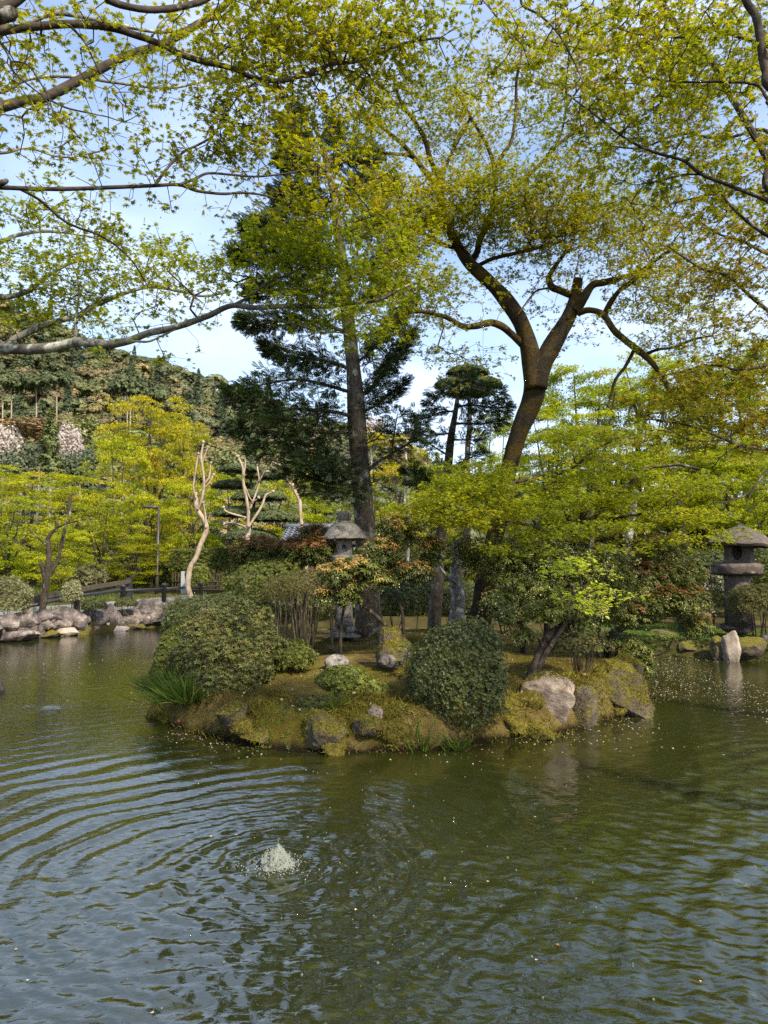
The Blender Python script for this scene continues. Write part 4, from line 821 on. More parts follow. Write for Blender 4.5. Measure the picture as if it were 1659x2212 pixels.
pads = [(1600, 560, 8, 70, 40, .8, 1.76), (1540, 530, 8, 80, 35, .8, 1.62), (1490, 490, 8, 70, 35, .8, 1.35), (1620, 500, 8, 50, 45, .8, 1.62), (1580, 620, 7.9, 90, 35, .8, 1.49), (1500, 600, 7.8, 70, 30, .7, 1.08), (1640, 680, 7.9, 40, 40, .7, 1.35), (1600, 740, 7.9, 80, 30, .8, 1.35), (1530, 780, 7.6, 100, 28, .8, 1.49), (1630, 800, 7.8, 50, 30, .7, 1.76), (1450, 830, 7.4, 90, 28, .7, 1.62), (1560, 850, 7.6, 100, 28, .7, 1.62), (1420, 880, 7.2, 80, 24, .7, 1.76), (1500, 895, 7.3, 90, 24, .7, 1.62), (1600, 920, 7.6, 70, 28, .7, 1.62), (1450, 930, 7.2, 60, 20, .6, 1.08), (1550, 970, 7.5, 80, 18, .6, 1.08), (1640, 960, 7.7, 40, 25, .6, 1.49), (1240, 70, 9.5, 90, 45, .9, .5), (1340, 100, 9.5, 100, 45, .9, .8), (1440, 60, 9.4, 100, 45, .9, 1.0), (1550, 70, 9.2, 90, 50, .9, 1.0), (1630, 130, 9, 60, 60, .8, .9), (1310, 200, 9.3, 90, 35, .8, .6), (1420, 170, 9.3, 90, 40, .8, .9), (1520, 190, 9.2, 80, 40, .8, .9), (1290, 310, 9.2, 80, 35, .8, .6), (1390, 300, 9.2, 90, 35, .8, .8), (1490, 280, 9, 80, 40, .8, .8), (1590, 270, 8.9, 70, 40, .8, .9), (1640, 380, 8.6, 50, 45, .8, 1.0), (1550, 380, 8.8, 80, 40, .8, .9), (1460, 420, 8.9, 80, 35, .8, .9), (1650, 870, 7.8, 40, 30, .6, 1.49)]
maple('maple_tree', 'maple at the right edge with bronze tinted drooping sprays', tr, li, pads, .040, 5, T5, 'maple_bronze', 'bark_dark', td_, seed_share=.25, step=.15, sides=8, wob=.1)

# ================================================================ CONIFERS ON THE ISLAND
def conifer(label, trunk, boughs, bark, loc, name='fir_tree', size=.20, dens=4.4):
    """boughs: (px path, Y0, Y1, width, half height of foliage px, cover)"""
    root = thing(name, label, 'tree', loc); tb = MB()
    for C, R in trunk: tb.add(*tube(C, R, 16, wob=.05))
    tb.build('trunk', M[bark], root, smooth_=True); L = Leaves(); tw = MB()
    for bi, (px, Y0, Y1, w, hh, cov) in enumerate(boughs):
        C, R = limb(px, Y0, Y1, w, max(2, w * .3), n=24, wig=.5)
        MB().add(*tube(C, R, 7, wob=.1)).build('limb', M['bark_fir'], root, smooth_=True)
        Ln = np.linalg.norm(np.diff(C, axis=0), axis=1).sum(); hm = hh * np.mean([Y0, Y1]) / F
        n = int(cov * dens * Ln * hm * 2 / (size * size * .30)); u = rng.random(n) ** .75 * .9 + .1; P = C[(u * 23).astype(int)]
        side = np.cross(norm(np.gradient(C, axis=0)), [0, 0, 1])[(u * 23).astype(int)]; w_ = hm * 1.5 * np.sin(math.pi * np.clip(u * .8 + .12, 0, 1)) ** .6
        P = P + norm(side) * (w_ * rng.normal(0, .55, n))[:, None] + np.array([0, 0, 1.0]) * (hm * np.sin(math.pi * np.clip(u * .85 + .1, 0, 1)) ** .5 * rng.normal(0.05, .42, n))[:, None]
        D = norm(C[-1] - C[0])[None] * .7 + norm(P - C[(u * 23).astype(int)]) * .9 + rng.normal(0, .35, (n, 3)) - np.array([0, 0, .12])
        L.add(TF, P, D, np.array([0, 0, 1.0]) + rng.normal(0, .45, (n, 3)), size * rng.uniform(.7, 1.25, n), np.clip(.42 + .3 * NZ(P, 2.2) + rng.normal(0, .16, n), 0, 1))
        mb, _, _ = grow([(C, R)], P[rng.random(n) < .35], step=.2, tip=.003, bias=.1); tw.V += mb.V; tw.F += [f + tw.n for f in mb.F]; tw.n += mb.n
    tw.build('twigs', M['twig'], root, kind='stuff'); L.build('needles', M['conifer'], root); return root

t1 = ground_loc(796, 1350, 15)
tr = [limb([(798, 1352), (796, 1300), (792, 1200), (786, 1100), (778, 1000), (769, 880), (762, 790), (752, 690), (738, 560), (722, 430), (700, 330), (672, 250)], 15, 14.6, [62, 52, 48, 45, 42, 38, 32, 28, 24, 18, 12, 6], 5, 70, .08)]
tr[0][0][0][2] = t1[2] - .15
B = [
    ([(770, 900), (720, 890), (660, 885), (600, 880), (540, 865), (485, 850)], 14.8, 13.8, 10, 40, 1.2), ([(772, 930), (710, 935), (640, 930), (570, 920), (500, 925)], 14.8, 13.4, 9, 36, 1.2), ([(765, 850), (700, 830), (640, 820), (570, 830), (515, 850)], 14.8, 14.4, 9, 34, 1.1),
    ([(776, 985), (720, 990), (660, 985), (600, 975), (540, 970)], 14.8, 13.6, 9, 32, 1.1), ([(784, 1065), (745, 1050), (700, 1040), (650, 1025), (600, 1010)], 14.6, 13.6, 11, 32, 1.1), ([(784, 1085), (760, 1075), (720, 1070), (670, 1060)], 14.6, 13.4, 7, 20, .8), ([(780, 1010), (740, 1020), (690, 1005), (640, 1000)], 14.5, 13.2, 7, 26, 1.1),
    ([(760, 800), (710, 780), (660, 775), (610, 765), (570, 750)], 14.8, 15.0, 9, 30, 1.87), ([(752, 720), (700, 700), (650, 690), (600, 695), (550, 700), (515, 690)], 14.8, 14.6, 9, 30, 1.87), ([(745, 640), (690, 620), (640, 615), (580, 620), (535, 640)], 14.8, 15.2, 9, 32, 1.70), ([(740, 570), (680, 550), (620, 540), (560, 545), (500, 560)], 14.8, 14.9, 9, 36, 2.04), ([(732, 510), (680, 490), (620, 485), (570, 490), (530, 505)], 14.8, 15.2, 8, 34, 2.04),
    ([(722, 440), (680, 425), (640, 420), (590, 430)], 14.8, 15.1, 7, 34, 1.87), ([(705, 370), (670, 350), (635, 345), (605, 355)], 14.8, 15, 6, 32, 2.04), ([(690, 310), (655, 300), (630, 290), (605, 290)], 14.7, 14.8, 5, 30, 2.21), ([(688, 300), (710, 285), (735, 290)], 14.7, 14.7, 4, 24, 2.04), ([(675, 260), (655, 250), (640, 255)], 14.6, 14.6, 3, 22, 2.21), ([(700, 350), (740, 335), (780, 335), (815, 345)], 14.8, 15.4, 5, 28, 1.70), ([(718, 420), (760, 405), (810, 400), (850, 400)], 14.8, 15.4, 6, 32, 1.70),
    ([(765, 860), (800, 840), (830, 800), (860, 755), (885, 720)], 14.8, 15.4, 11, 34, 1.70), ([(760, 790), (800, 760), (830, 720), (850, 690), (875, 660)], 14.8, 15.4, 8, 32, 1.53), ([(770, 890), (805, 880), (840, 850), (870, 830)], 14.8, 15.2, 8, 26, 1.53), ([(750, 670), (790, 640), (830, 625), (870, 620)], 14.8, 15.5, 7, 28, 1.53), ([(745, 590), (790, 575), (830, 560), (870, 560)], 14.8, 15.5, 7, 28, 1.53), ([(735, 500), (780, 485), (830, 475)], 14.8, 15.4, 6, 30, 1.70),
    ([(785, 1030), (815, 1000), (840, 985), (870, 965), (900, 950), (925, 945)], 14.8, 14.0, 9, 14, .7), ([(845, 985), (850, 950), (855, 915), (860, 890)], 14.4, 14.2, 5, 32, .9), ([(880, 960), (895, 930), (905, 900)], 14.2, 14.0, 4, 26, .8), ([(780, 960), (810, 950), (830, 930)], 14.8, 14.4, 5, 20, .8), ([(784, 1060), (810, 1040), (830, 1050), (850, 1060)], 14.7, 14.2, 4, 12, .5)]
conifer('tall dark conifer with straight lichened trunk behind the small stone lantern', tr, B, 'bark_fir', t1)

t2 = ground_loc(938, 1345, 16.5)
tr = [limb([(938, 1350), (944, 1280), (950, 1180), (958, 1090), (966, 1020), (974, 950), (984, 890), (992, 830)], 16.5, 16.3, [30, 27, 24, 22, 20, 16, 11, 6], 4, 50, .1)]
tr[0][0][0][2] = t2[2] - .1
B = [([(990, 850), (1015, 835), (1050, 840), (1085, 850)], 16.3, 16, 6, 24, 1.2), ([(985, 880), (1020, 875), (1060, 880), (1100, 880)], 16.3, 15.8, 6, 24, 1.3), ([(980, 915), (1015, 915), (1050, 915), (1090, 905)], 16.3, 15.6, 6, 22, 1.2), ([(990, 850), (970, 840), (950, 850), (925, 870)], 16.3, 16.1, 5, 24, 1.2), ([(982, 890), (955, 890), (930, 900), (905, 905)], 16.3, 16, 5, 22, 1.1), ([(976, 935), (945, 940), (915, 940), (895, 930)], 16.3, 15.7, 5, 16, .9), ([(992, 830), (1005, 810), (1020, 805)], 16.3, 16.2, 4, 20, 1.2),
     ([(970, 985), (945, 970), (920, 955)], 16.3, 15.9, 5, 12, .8), ([(962, 1045), (930, 1040), (905, 1025), (880, 1015)], 16.4, 15.6, 6, 20, 1.2), ([(962, 1050), (940, 1050), (915, 1045), (890, 1042)], 16.4, 15.4, 5, 14, 1.1), ([(966, 1010), (995, 1000), (1025, 985), (1050, 980)], 16.4, 16, 5, 16, 1.0), ([(974, 950), (1005, 950), (1040, 950)], 16.3, 15.8, 5, 16, .9), ([(955, 1130), (925, 1130), (895, 1145)], 16.4, 15.9, 4, 12, .6)]
conifer('smaller dark conifer with bushy top right of the tall conifer', tr, B, 'bark_fir', t2)

t3 = ground_loc(986, 1350, 15.6)
tr = [limb([(985, 1352), (986, 1320), (988, 1285), (985, 1250), (990, 1215), (994, 1170)], 15.6, 15.5, [36, 32, 30, 28, 26, 20], 16, 40, .25)]; tr[0][0][0][2] = t3[2] - .1
root = thing('tree_stub', 'thick pale grey lichened trunk between the two darker trunks on the island', 'tree', t3)
MB().add(*tube(*tr[0], 14, wob=.14)).build('trunk', M['bark_grey'], root, smooth_=True)
for q in ([(985, 1260), (965, 1245), (950, 1225)], [(992, 1180), (1010, 1150), (1020, 1120)]):
    MB().add(*tube(*limb(q, 15.4, 15.2, 10, 4), 7, wob=.1)).build('limb', M['bark_grey'], root, smooth_=True)

# ================================================================ SHRUBS
def shrub(label, lobes, n, T, size, mat, stems=8, base=None, stem_mat='twig', cat='shrub', name='azalea_bush', group=None, tint=(.45, .22), shell=.28, low=-.45, up=.35, stem_w=.012, under=0, z0=None, fine=1.0, lumps=4):
    """lobes: (x, y, Y, rx, ry, depth ratio) domes of foliage; stems run from the ground to the crown"""
    cs = [(at(x, y, Y), np.array([rx * Y / F, rx * Y / F * dr, ry * Y / F])) for x, y, Y, rx, ry, dr in lobes]
    sat = []
    for c, r in cs:
        for _ in range(lumps):
            u = norm(rng.normal(0, 1, 3)); u[2] = abs(u[2]) * 1.1 - .25; sat.append((c + u * r * rng.uniform(.66, .92), r * rng.uniform(.26, .5)))
    c0 = np.mean([c for c, _ in cs], 0) if base is None else at(*base); zz = gz(c0[0], c0[1]) if z0 is None else z0
    root = thing(name, label, cat, (c0[0], c0[1], zz), group); L = Leaves(); w0_ = np.array([r[0] * (r[2] + r[1]) for _, r in cs]); w0_ = w0_ / w0_.sum(); nc = len(cs); cs = cs + sat; w = np.array([r[0] * (r[2] + r[1]) for _, r in cs]); w = w / w.sum() * 1.15; tw = []
    for (c, r), wi in zip(cs, w):
        m = int(1.7 * n * wi); u = norm(rng.normal(0, 1, (m * 2, 3))); u = u[u[:, 2] > low][:m]; m = len(u)
        lump = 1 + .13 * NZ(u * 2.2 + c, 1.3) + .09 * NZ(u * 5 + c, 1.3) + .16 * (rng.random(m) < .05) * rng.random(m)
        rr = lump * (1 - shell * rng.random(m) ** 2.2) * rng.uniform(.97, 1.05, m)
        P = c + u * r * rr[:, None]; Nn = norm(u / r) + np.array([0, 0, up]) + rng.normal(0, .35, (m, 3))
        ok = P[:, 2] > np.maximum(isl_z(P), land_z(P)) - .02; 
        for c2, r2 in cs:
            if c2 is not c: ok &= (((P - c2) / r2) ** 2).sum(1) > .72
        P, Nn = P[ok], Nn[ok]; m = len(P)
        t = np.clip(tint[0] + .24 * NZ(P, 2.4) + rng.normal(0, tint[1], m), 0, 1); L.add(T, P, rng.normal(0, 1, (m, 3)), Nn, size * rng.uniform(.7, 1.25, m), t); tw.append(P)
    tw = np.concatenate(tw); LI = []
    for s in range(stems):
        (c, r) = cs[rng.choice(nc, p=w0_)]; a = rng.uniform(0, 2 * math.pi); q = rng.uniform(.1, .55); b0 = np.array([c[0] + math.cos(a) * r[0] * q * .55, c[1] + math.sin(a) * r[1] * q * .55, 0]); b0[2] = max(isl_z(b0[None])[0], land_z(b0[None])[0]) - .03
        e = c + np.array([math.cos(a) * r[0] * q * 1.2, math.sin(a) * r[1] * q * 1.2, r[2] * rng.uniform(-.1, .5)]); mid = (b0 + e) / 2 + rng.normal(0, .05, 3)
        C, R = wlimb([b0, mid, e], stem_w * rng.uniform(.8, 1.4), stem_w * .45, 12); LI.append((C, R)); MB().add(*tube(C, R, 6)).build('stem', M[stem_mat], root, smooth_=True)
    if stems:
        sel = tw[rng.choice(len(tw), min(len(tw), int(170 * fine + under)), replace=False)]; g2, _, _ = grow(LI, sel, step=.12, tip=.0018, bias=.1)
        g2.build('twigs', M[stem_mat], root, kind='stuff')
    L.build('foliage', M[mat], root); return root

shrub('big dark green domed azalea at the front of the island', [(985, 1440, 9.35, 96, 92, .85), (1005, 1500, 9.15, 84, 70, .8), (950, 1470, 9.2, 70, 70, .8), (1010, 1400, 9.6, 70, 62, .9)], 9500, R6, .040, 'azalea_dark', 9, tint=(.45, .28), up=.2, low=-.75, shell=.3, lumps=5)
shrub('large loose azalea mound on the left of the island', [(430, 1370, 11.2, 40, 36, .9), (485, 1348, 11.4, 42, 36, .9), (545, 1352, 11.3, 44, 42, .9), (580, 1398, 10.8, 34, 38, .9), (405, 1425, 10.9, 34, 36, .9), (450, 1425, 10.6, 42, 38, .9), (505, 1408, 10.7, 44, 40, .9), (550, 1445, 10.4, 38, 38, .9), (472, 1485, 10.0, 46, 40, .9), (422, 1485, 10.3, 34, 36, .9), (522, 1490, 10.0, 38, 32, .9)], 5200, R5, .056, 'azalea_olive', 12, up=.6, shell=.45, low=-.6, fine=2, tint=(.45, .28), lumps=6)
shrub('dense dark azalea behind the large mound at the left end', [(445, 1335, 13.2, 84, 44, .8), (390, 1352, 13.0, 40, 40, .8), (520, 1312, 13.4, 60, 26, .8)], 4400, R5, .043, 'azalea_dark', 7, tint=(.55, .22))
shrub('rounded fresh green azalea at the left waterline of the island', [(385, 1410, 12.0, 42, 52, .9), (375, 1440, 11.8, 34, 34, .9)], 2200, R5, .043, 'azalea_fresh', 5, tint=(.35, .2))
shrub('small low azalea right of the large loose mound', [(632, 1420, 11.0, 46, 34, .9)], 1300, R5, .042, 'azalea_fresh', 6, tint=(.3, .22), shell=.4)
shrub('small light green azalea above the front bank', [(745, 1478, 9.9, 58, 38, .9), (790, 1490, 9.8, 40, 22, .9)], 2100, R5, .046, 'azalea_fresh', 7, tint=(.55, .22), shell=.35)
shrub('sparse sprigs of azalea spilling down the front bank', [(700, 1520, 9.2, 60, 16, .7), (650, 1535, 9.1, 40, 12, .7)], 420, R5, .046, 'azalea_olive', 3, tint=(.4, .2))
shrub('rounded green clipped shrub below the red pieris', [(572, 1262, 14.2, 70, 48, .9), (610, 1245, 14.3, 44, 34, .9)], 4200, R5, .042, 'azalea_fresh', 8, tint=(.33, .2), low=-.6)
shrub('flat topped tan green shrub on a thicket of bare stems', [(660, 1270, 13.0, 78, 36, .9), (610, 1290, 13.1, 44, 44, .9), (722, 1285, 13.0, 36, 34, .9)], 3000, R5, .036, 'azalea_tan', 26, tint=(.45, .22), low=-.25, stem_mat='twig_tan', under=500, shell=.5, stem_w=.016)
shrub('low twiggy brown shrub with fanned stems near the pink boulder', [(1250, 1400, 11.0, 62, 62, .8)], 900, R5, .034, 'azalea_olive', 22, tint=(.5, .3), low=-.1, under=500, shell=.6, stem_w=.008)
shrub('grey green rounded shrub on the far left bank', [(22, 1295, 21.9, 42, 46, .9), (-20, 1290, 22, 40, 46, .9)], 3200, R5, .06, 'azalea_grey', 10, tint=(.55, .25), low=-.5, under=200)
shrub('rounded clipped shrub in front of the tall stone lantern', [(1636, 1310, 17.6, 58, 44, .9), (1670, 1310, 17.6, 50, 46, .9)], 6500, R5, .042, 'azalea_tan', 16, tint=(.4, .2), low=-.25, under=500, shell=.4)
shrub('bright rounded shrub at the right edge behind the clipped one', [(1665, 1250, 19.0, 30, 44, .9)], 1300, R5, .05, 'azalea_fresh', 4, tint=(.5, .2))
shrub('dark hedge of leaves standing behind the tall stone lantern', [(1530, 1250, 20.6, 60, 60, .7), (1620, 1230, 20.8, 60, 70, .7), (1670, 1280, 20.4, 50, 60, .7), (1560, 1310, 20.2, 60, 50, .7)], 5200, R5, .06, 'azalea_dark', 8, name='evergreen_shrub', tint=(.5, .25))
shrub('pale leaved bush at the foot of the tall stone lantern', [(1520, 1290, 18.9, 44, 50, .8), (1490, 1330, 18.8, 34, 36, .8)], 1900, R5, .045, 'azalea_tan', 5, tint=(.5, .2), name='evergreen_shrub')
shrub('small dark mounded shrub on the wall stones left of the second fence post', [(203, 1309, 24.0, 24, 15, .9)], 900, R5, .055, 'azalea_dark', 3, tint=(.6, .2))
shrub('small brown green mounded shrub on the wall stones near the third fence post', [(272, 1304, 25.4, 22, 13, .9)], 700, R5, .05, 'azalea_olive', 3, tint=(.5, .2))
shrub('pale flowering sprig of a shrub against the second fence post', [(156, 1285, 23.8, 20, 30, .9)], 500, R5, .065, 'azalea_grey', 4, tint=(.8, .2), shell=.6)
shrub('low straggly shrub at the right end of the stone wall', [(390, 1312, 26.0, 36, 16, .9), (425, 1303, 26.5, 20, 14, .9)], 700, R5, .055, 'azalea_olive', 6, tint=(.6, .2), shell=.6, under=100)
shrub('low dark shrub peeping between the green dome and the dark azalea', [(490, 1300, 13.9, 40, 16, .9)], 1000, R5, .042, 'azalea_dark', 3, tint=(.5, .2))
shrub('round golden green clipped bush seen between two trunks on the island', [(968, 1300, 18.5, 16, 30, .9)], 900, R5, .05, 'azalea_fresh', 3, tint=(.85, .15))
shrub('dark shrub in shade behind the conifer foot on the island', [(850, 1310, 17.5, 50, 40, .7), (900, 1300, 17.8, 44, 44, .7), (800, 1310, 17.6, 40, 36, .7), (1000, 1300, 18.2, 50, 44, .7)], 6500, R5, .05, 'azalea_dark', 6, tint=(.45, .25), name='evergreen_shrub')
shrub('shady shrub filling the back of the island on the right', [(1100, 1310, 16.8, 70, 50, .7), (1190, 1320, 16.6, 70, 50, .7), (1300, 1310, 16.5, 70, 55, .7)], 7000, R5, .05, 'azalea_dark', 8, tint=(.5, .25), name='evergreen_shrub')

# ---- pieris: whorls of long drooping leaves, young red or orange whorls on top, strings of white bells
def pieris(label, trunks, lobes, n, size=.085, red=.0, orange=.0, flowers=.1, bark='bark_dark', under=220, young_low=.1, loc=None):
    cs = [(at(x, y, Y), np.array([rx * Y / F, rx * Y / F * dr, ry * Y / F])) for x, y, Y, rx, ry, dr in lobes]
    b = trunks[0][0][0]; root = thing('pieris_bush', label, 'shrub', (b[0], b[1], gz(b[0], b[1]))); L = Leaves(); w = np.array([r[0] * r[2] for _, r in cs]); w /= w.sum(); al = []
    for q, (C, R) in enumerate(trunks): MB().add(*tube(C, R, 9, wob=.12, seed=q)).build('stem', M[bark], root, smooth_=True)
    for (c, r), wi in zip(cs, w):
        m = int(n * wi); u = norm(rng.normal(0, 1, (m, 3))); rad = rng.random(m) ** .45
        P = c + u * r * (rad * (1 + .15 * NZ(u * 2 + c, 1.2)))[:, None]; P = P[P[:, 2] > np.maximum(isl_z(P), land_z(P)) + .03]; m = len(P)
        hi = (P[:, 2] - c[2]) / r[2]; Nn = np.array([0, 0, 1.0]) + norm(P - c) * .7 + rng.normal(0, .3, (m, 3))
        L.add(RP, P, rng.normal(0, 1, (m, 3)), Nn, size * rng.uniform(.75, 1.2, m), np.clip(.36 + .16 * NZ(P, 2.5) + rng.normal(0, .12, m), 0, .61)); al.append(P)
        yw = smooth((hi + young_low) / .8) * (.6 + .8 * NZ(P, 1.6)); s = rng.random(m) < (red + orange) * yw * 2.4
        if s.any():
            k = s.sum(); isr = rng.random(k) < red / (red + orange + 1e-9); t = np.where(isr, rng.uniform(.66, .80, k), rng.uniform(.84, .94, k))
            L.add(RU if orange == 0 else RP, P[s] + [0, 0, size * .3], rng.normal(0, 1, (k, 3)), Nn[s], size * rng.uniform(.75, 1.15, k), t)
        s = rng.random(m) < flowers * (.5 + .8 * np.clip(NZ(P + 9, 1.8) + .3, 0, 1)); k = int(s.sum())
        if k:
            Pf = np.repeat(P[s], 7, 0) + rng.normal(0, size * .38, (k * 7, 3)) - [0, 0, size * .35]
            L.add(TQ, Pf, rng.normal(0, .4, Pf.shape) + [0, 0, -1], rng.normal(0, 1, Pf.shape), size * rng.uniform(.17, .27, len(Pf)), rng.uniform(.965, 1, len(Pf)))
    al = np.concatenate(al); g2, _, _ = grow(trunks, al[rng.choice(len(al), min(len(al), under), replace=False)], step=.14, tip=.0022, bias=.12)
    g2.build('twigs', M['twig'], root, kind='stuff'); L.build('foliage', M['pieris'], root); return root

def gtr(px, Y0, Y1, w0, w1):
    C, R = limb(px, Y0, Y1, w0, w1); C[0, 2] = gz(C[0, 0], C[0, 1]) - .06; return C, R
pieris('pieris bush topped with red young leaves left of the small stone lantern', [gtr([(640, 1345), (636, 1290), (625, 1230), (610, 1190)], 14.9, 14.6, 9, 4), gtr([(650, 1345), (665, 1270), (690, 1200)], 14.9, 14.5, 8, 4)],
       [(655, 1190, 14.6, 62, 36, .8), (560, 1190, 14.9, 60, 34, .8), (690, 1190, 14.2, 44, 32, .8), (525, 1215, 15.0, 26, 22, .8), (680, 1150, 14.6, 40, 20, .8)], 2100, .092, red=.62, flowers=.08, young_low=.35)
pieris('pieris bush with orange young leaves and white bells in front of the small lantern', [gtr([(735, 1400), (738, 1340), (750, 1290), (770, 1250)], 12.0, 11.8, 8, 4), gtr([(855, 1395), (840, 1360), (800, 1320), (760, 1290), (730, 1270)], 12.2, 11.6, 12, 4), gtr([(878, 1410), (872, 1370), (868, 1320), (850, 1270), (845, 1220)], 12.2, 12.0, 9, 4)],
       [(770, 1225, 11.6, 62, 26, .7), (820, 1195, 12.0, 52, 34, .7), (860, 1150, 12.3, 56, 36, .7), (890, 1235, 11.9, 52, 26, .7), (725, 1238, 11.4, 46, 26, .7), (748, 1275, 11.6, 44, 34, .7), (810, 1250, 11.7, 60, 20, .7), (700, 1285, 11.4, 22, 14, .6), (930, 1190, 12.2, 36, 36, .7)], 2000, .092, orange=.75, flowers=.25, young_low=.2)
pieris('leaning pieris with dark whorls over the pink granite boulder', [gtr([(1148, 1462), (1160, 1430), (1172, 1395), (1190, 1368), (1215, 1350), (1250, 1335), (1280, 1318)], 10.6, 11.2, [24, 20, 18, 15, 12, 9], 6), gtr([(1160, 1450), (1180, 1410), (1200, 1380), (1222, 1345), (1235, 1310), (1240, 1260)], 10.6, 10.9, [14, 12, 10, 8, 6], 4), limb([(1170, 1395), (1160, 1375), (1130, 1350), (1100, 1330)], 10.6, 10.2, 8, 3)],
       [(1100, 1330, 10.3, 50, 22, .7), (1130, 1370, 10.2, 38, 20, .7), (1180, 1320, 10.6, 60, 26, .7), (1250, 1320, 11, 60, 28, .7), (1080, 1290, 10.6, 44, 18, .7), (1060, 1305, 10.5, 30, 14, .7)], 760, .085, orange=.06, flowers=.22)
pieris('tall dark pieris hung with white bells in the middle of the island', [gtr([(1130, 1350), (1120, 1290), (1105, 1230), (1090, 1180)], 13.0, 12.6, 12, 5), gtr([(1180, 1350), (1190, 1290), (1200, 1230)], 13.0, 12.6, 12, 5), gtr([(1290, 1350), (1300, 1280), (1290, 1220)], 13.2, 12.8, 12, 5)],
       [(1080, 1205, 12.4, 80, 50, .7), (1180, 1215, 12.4, 90, 55, .7), (1290, 1225, 12.4, 90, 50, .7), (1120, 1265, 12.2, 80, 40, .7), (1220, 1280, 12.3, 80, 40, .7), (1330, 1280, 12.4, 70, 40, .7), (1010, 1190, 12.8, 50, 40, .7)], 3000, .088, flowers=.42, under=400)
pieris('spreading pieris with rusty red tips at the right end of the island', [gtr([(1310, 1390), (1330, 1385), (1370, 1400), (1410, 1415), (1440, 1405), (1455, 1375)], 13.6, 13.0, 9, 3), gtr([(1305, 1390), (1320, 1370), (1355, 1350), (1390, 1335), (1410, 1310), (1440, 1295), (1470, 1270)], 13.8, 13.4, [16, 14, 11, 8], 4), gtr([(1310, 1395), (1345, 1350), (1352, 1310), (1345, 1270), (1370, 1230)], 13.8, 13.6, [15, 12, 9], 4)],
       [(1400, 1200, 13.6, 80, 40, .7), (1460, 1240, 13.4, 70, 44, .7), (1380, 1260, 13.2, 70, 44, .7), (1480, 1300, 13.3, 60, 40, .7), (1420, 1300, 13.0, 70, 34, .7), (1500, 1350, 13.6, 44, 30, .7), (1350, 1330, 13, 60, 30, .7), (1440, 1180, 14, 60, 26, .7)], 2900, .088, red=.42, flowers=.12, under=350)
pieris('glossy low branch of pieris overhanging the water at the right end of the island', [gtr([(1330, 1400), (1360, 1405), (1390, 1420)], 13.2, 12.8, 7, 3)], [(1375, 1405, 13.0, 44, 22, .7), (1395, 1440, 12.8, 26, 28, .7), (1350, 1385, 13.2, 36, 20, .7)], 380, .09)

